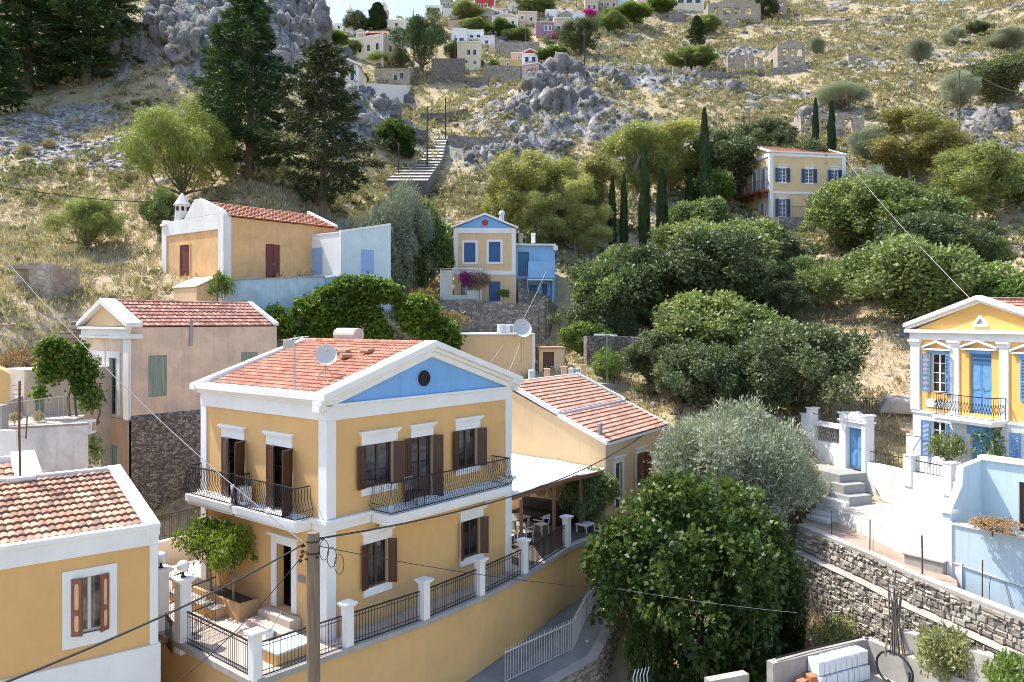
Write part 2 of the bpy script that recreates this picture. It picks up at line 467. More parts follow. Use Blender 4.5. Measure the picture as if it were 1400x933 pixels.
# ---------------------------------------------------------------- the hillside
G = []
def gp(px, py, Y): p = P(px, py, Y); G.append((p.x, p.y, p.z))
G += [(-40, 5, -14), (0, 5, -15), (40, 5, -15), (-40, 18, -13), (-20, 18, -13), (-8, 17, -13.6), (0, 20, -14.3), (0, 25, -13.9), (3.4, 24, -14.3), (10, 20, -14.3),
      (25, 17, -14), (45, 20, -13), (1.5, 29.5, -13.3), (4, 32.0, -12.3), (6, 34.5, -11.6), (6.5, 29, -13.4), (9, 32, -12.8), (12.4, 31.5, -12.3), (8.5, 36, -11.4), (9, 39, -9.9),
      (15, 26.5, -12.5), (17.5, 22.5, -12.9), (21, 20, -12.9), (14.2, 35, -9.1), (16.6, 30.5, -9.3), (19.0, 26.4, -9.6), (23, 24, -9.5), (18.9, 37.5, -7.6), (22, 33, -7.7), (16.2, 38.6, -7.5),
      (29, 38, -6.4), (-10, 32, -9.4), (-4, 34, -9.4), (0, 40, -9.3), (-8, 40, -8.3), (5, 41, -9.3), (-10, 45.5, -3), (-3, 48.5, -3.4), (2, 50, -3), (-18, 35, -9.3), (-21, 41, -4.5),
      (-19, 44.5, -1.2), (-22, 33, -8.9), (-26, 34, -6.0), (-32, 34, -4.2), (-40, 36, -3), (-23.5, 41, -.6), (-26.7, 44, 1.5), (-38, 44, 3), (-60, 40, 3), (-6, 56.6, -2.4), (-3, 57, -3), (0, 57, -3), (2.5, 57.2, -3), (-4, 54, -3.2), (1, 54, -3.2), (-3, 60.5, 1.2), (1.5, 60.5, 1.2)]
for a in ((300, 415, 46.5), (440, 420, 47.5), (560, 455, 48.5), (150, 400, 48), (150, 330, 58), (100, 300, 64), (10, 250, 72), (100, 200, 85), (10, 150, 92), (150, 112, 102), (230, 200, 79), (330, 250, 66),
          (440, 310, 62), (200, 160, 91), (270, 122, 100), (350, 180, 92), (420, 220, 84), (500, 270, 76), (200, 0, 119), (270, 20, 108), (350, 10, 116), (380, -60, 127), (250, -90, 132), (100, -60, 130), (-60, 40, 115),
          (425, 25, 126), (447, 100, 121), (465, 118, 112), (480, 150, 104), (500, 160, 108), (490, 205, 97), (545, 250, 95), (605, 192, 114), (520, 275, 86), (505, 125, 163), (455, 132, 150), (560, 165, 130),
          (640, 150, 145), (700, 128, 156), (605, 60, 200), (520, 32, 212), (478, 50, 206), (450, 50, 214), (600, 22, 238), (650, 0, 258), (900, -35, 290), (700, 86, 186), (800, 60, 205), (850, 100, 173), (900, 22, 240),
          (1000, 50, 225), (1080, 100, 167), (1000, 108, 163), (920, 108, 158), (900, 200, 115), (760, 150, 126), (720, 118, 142), (690, 205, 118), (745, 230, 108), (650, 226, 107), (650, 290, 82), (600, 305, 79),
          (560, 330, 70), (650, 412, 60.5), (750, 390, 63), (850, 340, 73), (930, 305, 82), (1050, 302, 85), (1110, 296, 88), (1000, 240, 98), (1160, 190, 113), (1280, 220, 104), (1350, 192, 115), (1250, 100, 165),
          (1350, 80, 180), (1300, 8, 250), (1400, 0, 268), (1150, 0, 260), (1400, 150, 135), (1100, 150, 136), (1180, 60, 200), (1390, 250, 95), (1390, 332, 75), (1400, 375, 64), (1330, 420, 55), (1150, 430, 60),
          (1200, 482, 49), (1230, 550, 43), (1100, 545, 45), (1000, 545, 45), (900, 545, 47), (860, 530, 49), (800, 500, 51), (950, 580, 42.5), (900, 430, 60), (1000, 400, 65)):
    gp(*a)
G += [(90, 40, 2), (110, 80, 17), (130, 130, 44), (190, 250, 108), (-70, 70, 19), (-90, 110, 45), (-105, 150, 66), (-140, 220, 80), (0, 340, 100), (150, 360, 125), (-110, 330, 84), (110, 420, 110),
      (-60, 280, 84), (-40, 330, 88), (260, 300, 125), (250, 120, 40), (-200, 100, 30), (-220, 260, 80), (300, 440, 120), (-250, 440, 80), (0, 460, 90)]
G = np.array(G)
def _tps():
    n = len(G); d = np.hypot(G[:, None, 0] - G[None, :, 0], G[:, None, 1] - G[None, :, 1])
    K = np.where(d > 0, d * d * np.log(d + 1e-9), 0) + np.eye(n) * 2.0
    A = np.zeros((n + 3, n + 3)); A[:n, :n] = K; A[:n, n] = 1; A[:n, n + 1:] = G[:, :2]; A[n, :n] = 1; A[n + 1:, :n] = G[:, :2].T
    return np.linalg.solve(A, np.concatenate([G[:, 2], [0, 0, 0]]))
_W = _tps()
def base_h(x, y):
    x = np.asarray(x, float); y = np.asarray(y, float); out = np.zeros(x.size); xf = x.ravel(); yf = y.ravel(); n = len(G)
    for k in range(0, x.size, 20000):
        xa = xf[k:k + 20000]; ya = yf[k:k + 20000]
        d2 = (xa[:, None] - G[None, :, 0]) ** 2 + (ya[:, None] - G[None, :, 1]) ** 2
        out[k:k + 20000] = (.5 * d2 * np.log(d2 + 1e-12)) @ _W[:n] + _W[n] + xa * _W[n + 1] + ya * _W[n + 2]
    return out.reshape(x.shape)

# bare rock: soft-edged patches (centre in x, y; radii; angle; how strongly it stands out)
ROCKS = []
def rk(px, py, Y, rx, ry, ang, amp): p = P(px, py, Y); ROCKS.append((p.x, p.y, rx, ry, ang, amp))
for a in ((230, 60, 106, 14, 6, .1, 2.2), (300, 70, 106, 9, 7, 0, 2.2), (380, 40, 116, 12, 8, .2, 2.2), (430, 60, 122, 6, 6, 0, 2.0), (752, 132, 132, 9, 8, .7, 2.2), (790, 105, 140, 10, 5, .5, 2.0), (730, 190, 118, 8, 6, 1., 2.2),
          (690, 225, 110, 7, 4, .8, 1.7), (830, 75, 165, 9, 6, .3, 1.8), (880, 95, 160, 12, 4, .2, 1.3), (850, 175, 120, 8, 3.5, 0, 1.7), (800, 170, 122, 6, 4, .4, 1.5), (500, 155, 108, 6, 5, .2, 2.0), (475, 190, 100, 4, 4, 0, 1.5),
          (1290, 150, 130, 7, 3, 0, 1.0), (1330, 165, 124, 7, 3, .2, 1.0), (940, 130, 146, 9, 3, 0, 1.0), (1010, 70, 195, 10, 4, 0, 1.2), (1360, 205, 110, 5, 2.5, -.4, 1.0), (1100, 180, 118, 5, 3, 0, .8)):
    rk(*a)
def rock_mask(x, y):
    m = np.zeros_like(x); am = np.zeros_like(x)
    for cx, cy, rx, ry, an, a in ROCKS:
        dx = x - cx; dy = y - cy; c, s_ = math.cos(an), math.sin(an)
        q = ((dx * c + dy * s_) / rx) ** 2 + ((-dx * s_ + dy * c) / ry) ** 2
        w = np.exp(-q * .9); m = np.maximum(m, w); am = np.maximum(am, w * a)
    return m, am
def height(x, y, detail=True):
    h = base_h(x, y)
    near = np.clip((y - 42) / 40, 0, 1)
    h = h + (fbm(x / 9., y / 9., 3, 4) - .5) * (.25 + 2.0 * near)
    rm, ra = rock_mask(x, y)
    pat = np.clip((fbm(x / 5.5, y / 5.5, 51, 5, .6) - .53) * 9, 0, 1) * np.clip((y - 75) / 30, 0, 1) * np.clip((x + 25) / 25 , 0, 1)
    rock = np.clip((rm + (fbm(x / 3., y / 3., 77, 4, .6) - .5) * 1.1 - .42) * 4, 0, 1)
    rock = np.maximum(rock, pat * .8)
    if detail:
        rr = ridged(x / 3.2, y / 2.2, 9, 4)
        h = h + rock * ((rr - .45) * 3.2 * (.35 + ra) + .25)
        h = h + (fbm(x / 1.3 + 7, y / 1.1, 23, 3) - .5) * (.05 + .45 * near)
    return h, rock
def axis(segs):
    out = []
    for a, b, s_ in segs: out += list(np.arange(a, b, s_))
    return np.array(out + [segs[-1][1]])
gx = axis([(-4000, -300, 370), (-300, -110, 8), (-110, -62, 1.6), (-62, 62, .55), (62, 120, 1.0), (120, 300, 8), (300, 4000, 370)])
gy = axis([(-4000, 0, 400), (0, 14, 3.5), (14, 60, .5), (60, 150, .55), (150, 270, 1.0), (270, 480, 8), (480, 6000, 600)])
GX, GY = np.meshgrid(gx, gy)
inside = (np.abs(GX) < 320) & (GY > 0) & (GY < 485)
H = np.full(GX.shape, -15.0); RK = np.zeros(GX.shape)
hh, rr_ = height(GX[inside], GY[inside]); H[inside] = hh; RK[inside] = rr_
far = ~inside & (GY > 200); H[far] = 80.0
# scree below the conifers on the left
def px_of(x, y, z): return 700 + F * x / y, 438 - F * z / y
SCREE = []
for a in ((30, 195, 84, 6, 5), (118, 214, 82, 6, 6), (180, 238, 76, 5, 4), (105, 168, 92, 5, 4), (65, 178, 89, 6, 4)):
    p = P(*a[:3]); SCREE.append((p.x, p.y, a[3], a[4]))
def scree_mask(x, y):
    m = np.zeros_like(x)
    for cx, cy, rx, ry in SCREE: m = np.maximum(m, np.exp(-(((x - cx) / rx) ** 2 + ((y - cy) / ry) ** 2)))
    return np.clip((m + (fbm(x / 3, y / 3, 5, 4) - .5) * .9 - .42) * 5, 0, 1)
SC = np.zeros(GX.shape); SC[inside] = scree_mask(GX[inside], GY[inside])
def bare_mask(x, y):
    """straw-coloured slopes: left hillside, the gullies round the right house, the path bank"""
    m = np.zeros_like(x)
    for px, py, Y, rx, ry in ((100, 300, 62, 22, 18), (230, 150, 92, 16, 12), (1180, 470, 50, 9, 9), (1390, 270, 90, 14, 14), (590, 270, 84, 9, 14), (620, 340, 68, 8, 8), (1150, 850, 29, 6, 5), (1200, 700, 32, 6, 4), (560, 120, 150, 12, 14), (30, 460, 42, 12, 8)):
        p = P(px, py, Y); m = np.maximum(m, np.exp(-(((x - p.x) / rx) ** 2 + ((y - p.y) / ry) ** 2)))
    return np.clip((m + (fbm(x / 6, y / 6, 15, 4) - .5) * .8 - .3) * 3, 0, 1)
BR = np.zeros(GX.shape); BR[inside] = bare_mask(GX[inside], GY[inside])
ny, nx = GX.shape
idx = np.arange(ny * nx).reshape(ny, nx)
quads = np.stack([idx[:-1, :-1].ravel(), idx[:-1, 1:].ravel(), idx[1:, 1:].ravel(), idx[1:, :-1].ravel()], 1)

def ground_mat():
    m, nt, bs = mk('hillside'); L = nt.links
    co = N(nt, 'ShaderNodeTexCoord').outputs['Object']
    at = lambda n: N(nt, 'ShaderNodeAttribute', attribute_name=n).outputs['Fac']
    n1 = noise(nt, co, .25, 7, .62, .3); n2 = noise(nt, co, 1.6, 7, .68, .3); n3 = noise(nt, co, 7, 5, .7)
    straw = mixc(nt, ramp(nt, n2, [(.3, 0.), (.7, 1.)]), (.30, .23, .145), (.50, .40, .265))
    green = mixc(nt, ramp(nt, n2, [(.3, 0.), (.7, 1.)]), (.23, .205, .105), (.42, .36, .20))
    earth = mixc(nt, ramp(nt, n3, [(.3, 0.), (.7, 1.)]), (.27, .18, .12), (.43, .315, .22))
    c = mixc(nt, ramp(nt, n1, [(.38, 0.), (.58, 1.)]), green, straw)
    c = mixc(nt, at('bare'), c, straw)
    c = mixc(nt, ramp(nt, n2, [(.56, 0.), (.68, .65)]), c, earth)
    # pale stones showing between the tufts
    vo = N(nt, 'ShaderNodeTexVoronoi', Scale=1.15); L.new(co, vo.inputs['Vector'])
    st = N(nt, 'ShaderNodeMath', operation='MULTIPLY')
    L.new(ramp(nt, vo.outputs['Distance'], [(.18, 1.), (.34, 0.)]), st.inputs[0]); L.new(ramp(nt, noise(nt, co, .5, 5, .65), [(.48, 0.), (.6, 1.)]), st.inputs[1])
    rockc = mixc(nt, ramp(nt, noise(nt, scaled(nt, co, (1, 1, .4)), 1.1, 9, .75, .8), [(.36, 0.), (.62, 1.)]), (.055, .055, .058), (.36, .35, .34))
    c = mixc(nt, st.outputs[0], c, rockc)
    # scree: small broken stones
    vs = N(nt, 'ShaderNodeTexVoronoi', Scale=2.6); L.new(co, vs.inputs['Vector'])
    sep = N(nt, 'ShaderNodeSeparateColor'); L.new(vs.outputs['Color'], sep.inputs[0])
    sc = ramp(nt, sep.outputs[0], [(0., (.15, .135, .125)), (.6, (.30, .275, .255)), (1., (.45, .42, .39))])
    c = mixc(nt, at('scree'), c, sc)
    # rock
    rk_ = N(nt, 'ShaderNodeMath', operation='ADD'); L.new(at('rock'), rk_.inputs[0]); 
    mm = N(nt, 'ShaderNodeMath', operation='MULTIPLY_ADD'); L.new(n2, mm.inputs[0]); mm.inputs[1].default_value = 1.2; mm.inputs[2].default_value = -.6; L.new(mm.outputs[0], rk_.inputs[1])
    rm = ramp(nt, rk_.outputs[0], [(.35, 0.), (.55, 1.)])
    # steep faces are always bare
    ge = N(nt, 'ShaderNodeNewGeometry'); sx = N(nt, 'ShaderNodeSeparateXYZ'); L.new(ge.outputs['True Normal'], sx.inputs[0])
    sp = ramp(nt, sx.outputs[2], [(.40, 1.), (.56, 0.)])
    mxm = N(nt, 'ShaderNodeMath', operation='MAXIMUM'); L.new(rm, mxm.inputs[0]); L.new(sp, mxm.inputs[1])
    c = mixc(nt, mxm.outputs[0], c, rockc)
    L.new(c, bs.inputs['Base Color']); bs.inputs['Roughness'].default_value = .95; bs.inputs['Specular IOR Level'].default_value = .15
    hm = N(nt, 'ShaderNodeMath', operation='ADD'); L.new(n2, hm.inputs[0]); L.new(vs.outputs['Distance'], hm.inputs[1])
    h2 = N(nt, 'ShaderNodeMath', operation='MULTIPLY_ADD'); L.new(n3, h2.inputs[0]); h2.inputs[1].default_value = .5; L.new(hm.outputs[0], h2.inputs[2])
    bump(nt, bs, h2.outputs[0], .45, .12)
    return m
M['hill'] = ground_mat()
me = mesh_from('hillside', np.stack([GX.ravel(), GY.ravel(), H.ravel()], 1), quads, M['hill'], smooth=False,
               extra=dict(rock=RK.ravel(), scree=SC.ravel(), bare=BR.ravel()))
tag(obj('hillside_terrain', me), 'dry rocky hillside of straw grass, scrub and grey limestone', kind='structure')

def zat(x, y):
    """height of the built hillside at (x, y)"""
    j = int(np.clip(np.searchsorted(gx, x) - 1, 0, nx - 2)); i = int(np.clip(np.searchsorted(gy, y) - 1, 0, ny - 2))
    u = (x - gx[j]) / (gx[j + 1] - gx[j]); v = (y - gy[i]) / (gy[i + 1] - gy[i])
    return float((H[i, j] * (1 - u) + H[i, j + 1] * u) * (1 - v) + (H[i + 1, j] * (1 - u) + H[i + 1, j + 1] * u) * v)
def hit(px, py, y0=42.0):
    """where the direction (px, py) meets the hillside, beyond the distance y0"""
    Y = y0
    while Y < 420:
        p = P(px, py, Y)
        if p.z <= zat(p.x, Y):
            a, b = Y - .5, Y
            for _ in range(8):
                m_ = (a + b) / 2; q = P(px, py, m_)
                if q.z <= zat(q.x, m_): b = m_
                else: a = m_
            q = P(px, py, b); return Vector((q.x, q.y, zat(q.x, q.y)))
        Y += .5
    p = P(px, py, 250); return Vector((p.x, p.y, zat(p.x, p.y)))

# ---------------------------------------------------------------- stones, scrub and straw nobody could count
def ico(sub=1):
    bm = bmesh.new(); bmesh.ops.create_icosphere(bm, subdivisions=sub, radius=1); bm.verts.ensure_lookup_table()
    v = np.array([x.co[:] for x in bm.verts]); f = np.array([[q.index for q in x.verts] for x in bm.faces]); bm.free(); return v, f
def scatter_xy(n, x0, x1, y0, y1, dens):
    x = rng.uniform(x0, x1, n); t = rng.uniform(0, 1, n); y = y0 * (y1 / y0) ** t
    k = rng.uniform(0, 1, n) < dens(x, y)
    u = np.abs(x / y) < .92
    return x[k & u], y[k & u]
def zarr(x, y): return np.array([zat(a, b) for a, b in zip(x, y)])
def rdir_(n):
    v = rng.normal(size=(n, 3)); return v / np.linalg.norm(v, axis=1, keepdims=True)
def stones(name, x, y, size, mat, sq=.7, label=None):
    v, f = ico(1); n = len(x); z = zarr(x, y); nv = len(v)
    sc = size[:, None, None] * rng.uniform(.6, 1.3, (n, 1, 3)) * np.array([1, 1, sq])
    jit = 1 + rng.uniform(-.28, .28, (n, nv, 1))
    an = rng.uniform(0, 2 * PI, n); c, s_ = np.cos(an), np.sin(an)
    q = np.repeat(v[None], n, 0) * jit
    for _ in range(6):
        pn = rdir_(n)[:, None, :]; dd = rng.uniform(.45, .8, (n, 1)); ov = np.maximum(0, (q * pn).sum(-1) - dd); q = q - ov[..., None] * pn
    q = q * sc
    V = np.stack([q[..., 0] * c[:, None] - q[..., 1] * s_[:, None] + x[:, None], q[..., 0] * s_[:, None] + q[..., 1] * c[:, None] + y[:, None], q[..., 2] + (z - size * .15)[:, None]], -1)
    Fc = (f[None] + (np.arange(n) * nv)[:, None, None]).reshape(-1, 3)
    me = mesh_from(name, V.reshape(-1, 3), Fc, mat, np.repeat(rng.uniform(0, 1, n), len(f)))
    return tag(obj(name, me), label, kind='stuff')
M['limestone'] = tinted('limestone', (.12, .118, .118), (.24, .235, .228), (.38, .37, .355), bmp=.9, nscale=3.5)
def d_rock(x, y):
    m, _ = rock_mask(x, y); return np.clip(.16 + m * 1.2 + np.clip(fbm(x / 7, y / 7, 51, 4) - .5, 0, 1) * 3, 0, 1) * (1 - np.clip((x + 20) / -10, 0, .85) * (1 - m)) * (y > 50)
x, y = scatter_xy(26000, -70, 150, 62, 270, d_rock)
stones('hillside_stones', x, y, rng.gamma(1.2, .18, len(x)) * (.6 + .0065 * y) + .08, M['limestone'], .75, 'loose grey limestone lying all over the dry hillside')
x, y = scatter_xy(14000, -60, -25, 68, 104, lambda x, y: scree_mask(x, y) * .9)
stones('scree_stones', x, y, rng.gamma(2.0, .07, len(x)) + .06, M['limestone'], .6, 'broken scree on the left slope below the conifers')
def d_out(x, y): m, _ = rock_mask(x, y); return np.clip(m * 1.5 - .25, 0, 1) * .5
x, y = scatter_xy(9000, -60, 100, 92, 200, d_out)
stones('outcrop_boulders', x, y, np.minimum(1.25, rng.gamma(1.5, .26, len(x)) + .15), M['limestone'], 1.15, 'upright grey limestone boulders of the outcrops and cliff')
x, y = scatter_xy(1600, 8, 40, 41, 62, lambda x, y: .3 * np.ones_like(x))
stones('bank_stones', x, y, rng.gamma(1.3, .13, len(x)) + .05, M['limestone'], .6, 'pale stones on the straw bank above the white gate')
x, y = scatter_xy(1500, 6, 20, 22, 33.5, lambda x, y: .4 * ((y < 31.5) & (x < 21 - (y - 22) * .75)))
stones('gully_stones', x, y, rng.gamma(1.3, .05, len(x)) + .03, M['limestone'], .6, 'small rubble on the floor of the gully')

def cell3(p, s=0):
    """nearest and second nearest feature distance and the id of the nearest cell"""
    b = np.floor(p).astype(np.int64); f1 = np.full(len(p), 9.); f2 = np.full(len(p), 9.); cid = np.zeros(len(p))
    for dx in (-1, 0, 1):
        for dy in (-1, 0, 1):
            for dz in (-1, 0, 1):
                c = b + np.array([dx, dy, dz]); h = [_hash(c[:, 0] + 57 * c[:, 2], c[:, 1] + 131 * c[:, 2], s + k) for k in range(4)]
                d = np.linalg.norm(c + np.stack(h[:3], 1) - p, axis=1); n1 = d < f1
                f2 = np.where(n1, f1, np.minimum(f2, d)); cid = np.where(n1, h[3], cid); f1 = np.where(n1, d, f1)
    return f1, f2, cid
def bedrock(x, y, r, zs):
    """overlapping masses of rock, split by the same system of fissures so that they read as one craggy face"""
    v, f = ico(5 if False else 4); nv = len(v); n = len(x); V = []
    for i in range(n):
        q = v * np.array([r[i] * rng.uniform(.8, 1.4), r[i] * rng.uniform(.7, 1.1), r[i] * zs[i]])
        p = q + np.array([x[i], y[i], zat(x[i], y[i]) - r[i] * .25])
        w = p + 1.2 * np.stack([vnoise(p[:, 1] * .5, p[:, 2] * .5, 3), vnoise(p[:, 0] * .5, p[:, 2] * .5, 4), vnoise(p[:, 0] * .5, p[:, 1] * .5, 5)], 1)
        f1, f2, c = cell3(w * np.array([.55, .55, .26])); g1, g2, c2 = cell3(w * np.array([1.5, 1.5, .8]), 9)
        dsp = (c - .5) * .85 - .95 * np.exp(-(f2 - f1) / .07) + (c2 - .5) * .30 - .30 * np.exp(-(g2 - g1) / .08)
        V.append(p + v * (dsp * min(1.4, .35 + r[i] * .42))[:, None])
    Fc = (f[None] + (np.arange(n) * nv)[:, None, None]).reshape(-1, 3)
    me = mesh_from('rock_outcrop', np.concatenate(V), Fc, M['bedrock'])
    return tag(obj('rock_outcrops', me), 'grey fissured limestone bedrock breaking out of the slope', kind='structure')
def rock_mat():
    m, nt, bs = mk('bedrock'); L = nt.links; co = N(nt, 'ShaderNodeTexCoord').outputs['Object']
    a = noise(nt, scaled(nt, co, (1, 1, .45)), .9, 9, .7, .6); b = noise(nt, co, 5, 7, .75)
    c = mixc(nt, ramp(nt, a, [(.34, 0.), (.66, 1.)]), (.16, .155, .155), (.40, .39, .38)); c = mixc(nt, ramp(nt, b, [(.36, .75), (.56, 0.)]), c, (.085, .085, .088))
    c = mixc(nt, ramp(nt, noise(nt, co, .35, 5, .6), [(.55, 0.), (.7, .45)]), c, (.36, .27, .19)); 
    L.new(c, bs.inputs['Base Color']); bs.inputs['Roughness'].default_value = .95; bs.inputs['Specular IOR Level'].default_value = .2
    h = N(nt, 'ShaderNodeMath', operation='ADD'); L.new(a, h.inputs[0]); L.new(b, h.inputs[1]); bump(nt, bs, h.outputs[0], .9, .25); return m
M['bedrock'] = rock_mat()
x, y = scatter_xy(5200, -58, 100, 92, 200, lambda x, y: np.clip(rock_mask(x, y)[0] * 1.6 - .55, 0, 1) * .30 * np.where(y > 150, .55, 1))
r_ = np.minimum(2.9, rng.gamma(3.2, .42, len(x)) + .5) * np.where(y > 145, .8, 1.)
bedrock(x, y, r_, np.where(x < -24, rng.uniform(1.0, 1.9, len(x)), rng.uniform(.7, 1.25, len(x))))
def quadleaf(base, d, nrm, ln, wd):
    """leaf-shaped quads: base point, direction, face normal, length, width"""
    sd = np.cross(d, nrm); sd /= np.linalg.norm(sd, axis=1, keepdims=True) + 1e-9
    b = base; t = base + d * ln[:, None]; m_ = base + d * (ln * .5)[:, None] + nrm * (ln * .06)[:, None]
    return np.stack([b, m_ + sd * (wd / 2)[:, None], t, m_ - sd * (wd / 2)[:, None]], 1)
def unit(v): return v / (np.linalg.norm(v, axis=-1, keepdims=True) + 1e-9)
def rdir(n): return unit(rng.normal(size=(n, 3)))
def cushions(name, x, y, r, mat, per, ln, label, flat=.7):
    """low scrub cushions made of many small leaf faces"""
    n = len(x); z = zarr(x, y)
    c = np.repeat(np.stack([x, y, z + r * .15], 1), per, 0); rr = np.repeat(r, per)
    d = rdir(n * per); d[:, 2] = np.abs(d[:, 2]); 
    lump = 1 + .35 * np.sin(d[:, 0] * 5 + np.repeat(rng.uniform(0, 6, n), per)) * np.cos(d[:, 1] * 5 + np.repeat(rng.uniform(0, 6, n), per))
    pos = c + d * (rr * rng.uniform(.55, 1, n * per) * lump)[:, None] * np.array([1, 1, flat])
    ld = unit(d * .7 + rdir(n * per) * .9 + np.array([0, 0, .35])); nn = unit(rdir(n * per) + d * .6)
    L_ = np.repeat(ln * (.5 + r), per) * rng.uniform(.6, 1.3, n * per)
    q = quadleaf(pos, ld, nn, L_, L_ * .55)
    t = np.clip(np.repeat(rng.uniform(0, 1, n), per) * .75 + rng.uniform(-.2, .3, n * per), 0, 1)
    me = mesh_from(name, q.reshape(-1, 3), np.arange(n * per * 4).reshape(-1, 4), mat, t)
    return tag(obj(name, me), label, kind='stuff')
def d_scrub(x, y):
    m, _ = rock_mask(x, y); return np.clip(fbm(x / 8, y / 8, 91, 4) * 2.2 - .5, 0, 1) * (1 - .55 * m) * (1 - .8 * scree_mask(x, y))
x, y = scatter_xy(56000, -95, 175, 66, 275, lambda x, y: d_scrub(x, y) * np.where(x < -22, .30, 1.0))
cushions('hillside_scrub', x, y, rng.gamma(3, .12, len(x)) * (.7 + .0035 * y) + .12, M['scrub'], 26, .42, 'low yellow-green scrub cushions over the hillside')
x, y = scatter_xy(2300, -70, -14, 38, 75, lambda x, y: d_scrub(x, y) * .6)
cushions('slope_scrub', x, y, rng.gamma(3, .10, len(x)) + .12, M['scrub'], 60, .22, 'straw-coloured scrub on the lower left slope')
x, y = scatter_xy(2300, -70, -14, 38, 75, lambda x, y: np.clip(fbm(x / 5, y / 5, 61) * 3 - 1.2, 0, 1))
stones('slope_stones', x, y, rng.gamma(1.3, .1, len(x)) + .05, M['limestone'], .6, 'grey stones strewn on the lower left slope')
x, y = scatter_xy(2600, -60, 60, 66, 190, lambda x, y: d_scrub(x, y) * .5)
cushions('green_scrub', x, y, rng.gamma(3, .15, len(x)) + .2, M['scrub_green'], 50, .28, 'greener low bushes among the hillside scrub')
x, y = scatter_xy(900, 6, 45, 41, 62, lambda x, y: .25 * np.ones_like(x))
cushions('bank_scrub', x, y, rng.gamma(2.5, .09, len(x)) + .1, M['scrub'], 60, .2, 'small scrub cushions on the straw bank')

def straw(name, x, y, hgt, mat, blades, label):
    n = len(x) * blades; z = np.repeat(zarr(x, y), blades); xx = np.repeat(x, blades) + rng.normal(0, .12, n); yy = np.repeat(y, blades) + rng.normal(0, .12, n)
    d = unit(np.stack([rng.normal(0, .45, n), rng.normal(0, .45, n), np.ones(n)], 1)); h = np.repeat(hgt, blades) * rng.uniform(.6, 1.3, n)
    q = quadleaf(np.stack([xx, yy, z - .02], 1), d, unit(rdir(n) * np.array([1, 1, .1])), h, h * .14 + .012)
    t = np.clip(np.repeat(rng.uniform(0, 1, len(x)), blades) * .7 + rng.uniform(0, .3, n), 0, 1)
    return tag(obj(name, mesh_from(name, q.reshape(-1, 3), np.arange(n * 4).reshape(-1, 4), mat, t)), label, kind='stuff')
x, y = scatter_xy(56000, -88, 20, 36, 120, lambda x, y: np.clip(bare_mask(x, y) + .35 * (y < 60), 0, 1) * .8 * (1 - scree_mask(x, y)))
straw('straw_grass', x, y, rng.uniform(.25, .6, len(x)), M['drygrass'], 7, 'dry straw grass standing on the slopes')
x, y = scatter_xy(9000, 6, 45, 39.5, 66, lambda x, y: .5 * np.ones_like(x))
straw('bank_straw', x, y, rng.uniform(.2, .5, len(x)), M['drygrass'], 6, 'dry straw grass on the bank beside the right house')
x, y = scatter_xy(5000, 7, 21, 21, 33.0, lambda x, y: np.clip(fbm(x / 2, y / 2, 8) * 2 - .6, 0, 1) * ((x < 21 - (y - 22) * .75) & (x > 9.5)))
straw('gully_straw', x, y, rng.uniform(.3, .8, len(x)), M['drygrass'], 7, 'tall dry grass in the gully below the stone wall')
# ---------------------------------------------------------------- building kit
CACHE = {}
def cached(key, fn):
    if key not in CACHE: CACHE[key] = fn()
    return CACHE[key]
def on(face, w, d, t, z):
    """place and turn of a part that sits on a house's front, left or right wall"""
    return {'front': ((t, 0, z), 0), 'left': ((0, t, z), -PI / 2), 'right': ((w, t, z), PI / 2), 'back': ((t, d, z), PI)}[face]
def leaf_mesh(lw, h, mat, style):
    def f():
        m = MB(); e = .07 if lw > .25 else .045; th = .022
        if style == 'flat':
            m.box(0, lw, -th, th, 0, h)
            for k in range(1, 4): m.box(lw * k / 4 - .006, lw * k / 4 + .006, -th - .004, th + .004, 0.02, h - .02)
            for z in (h * .15, h * .82): m.box(.02, lw - .02, -th - .014, th + .014, z, z + .07)
            return m.mesh('shutter', mat)
        m.box(0, e, -th, th, 0, h); m.box(lw - e, lw, -th, th, 0, h)
        zs = [0, h * .40, h - .0]
        for z in (0, h * .42, h - e): m.box(e, lw - e, -th, th, z, z + e)
        for (a, b) in ((e, h * .42), (h * .42 + e, h - e)):
            if style == 'panel':
                m.box(e, lw - e, -.008, .008, a, b); m.box(e + .05, lw - e - .05, -.018, .018, a + .06, b - .06)
            else:
                n = max(3, int((b - a) / .055))
                for i in range(n):
                    z = a + (i + .5) * (b - a) / n
                    m.obox((lw / 2, 0, z), ((lw - 2 * e) / 2, 0, 0), (0, .016, -.016), (0, .004, .004))
        return m.mesh('shutter', mat)
    return cached(('leaf', round(lw, 2), round(h, 2), mat.name, style), f)
def frame_mesh(name, w, h, mat, grid, kind):
    def f():
        m = MB(); e = .055; y0, y1 = .09, .14
        m.box(-w / 2, -w / 2 + e, y0, y1, 0, h); m.box(w / 2 - e, w / 2, y0, y1, 0, h)
        m.box(-w / 2 + e, w / 2 - e, y0, y1, 0, e); m.box(-w / 2 + e, w / 2 - e, y0, y1, h - e, h)
        gx_, gz_ = grid
        if gx_ > 1: m.box(-.04, .04, y0 - .006, y1, e, h - e)
        for i in range(1, gz_):
            z = h * i / gz_; m.box(-w / 2 + e, -.041, y0 + .01, y1 - .005, z - .016, z + .016); m.box(.041, w / 2 - e, y0 + .01, y1 - .005, z - .016, z + .016)
        if kind == 'door': m.box(-w / 2 + e, w / 2 - e, y0 + .008, y1 - .01, e, h * .32)
        return m.mesh(name, mat)
    return cached((name, round(w, 2), round(h, 2), mat.name, grid, kind), f)
def pane_mesh(w, h, mat):
    return cached(('pane', round(w, 2), round(h, 2), mat.name), lambda: MB().box(-w / 2, w / 2, .118, .128, 0, h).mesh('pane', mat))
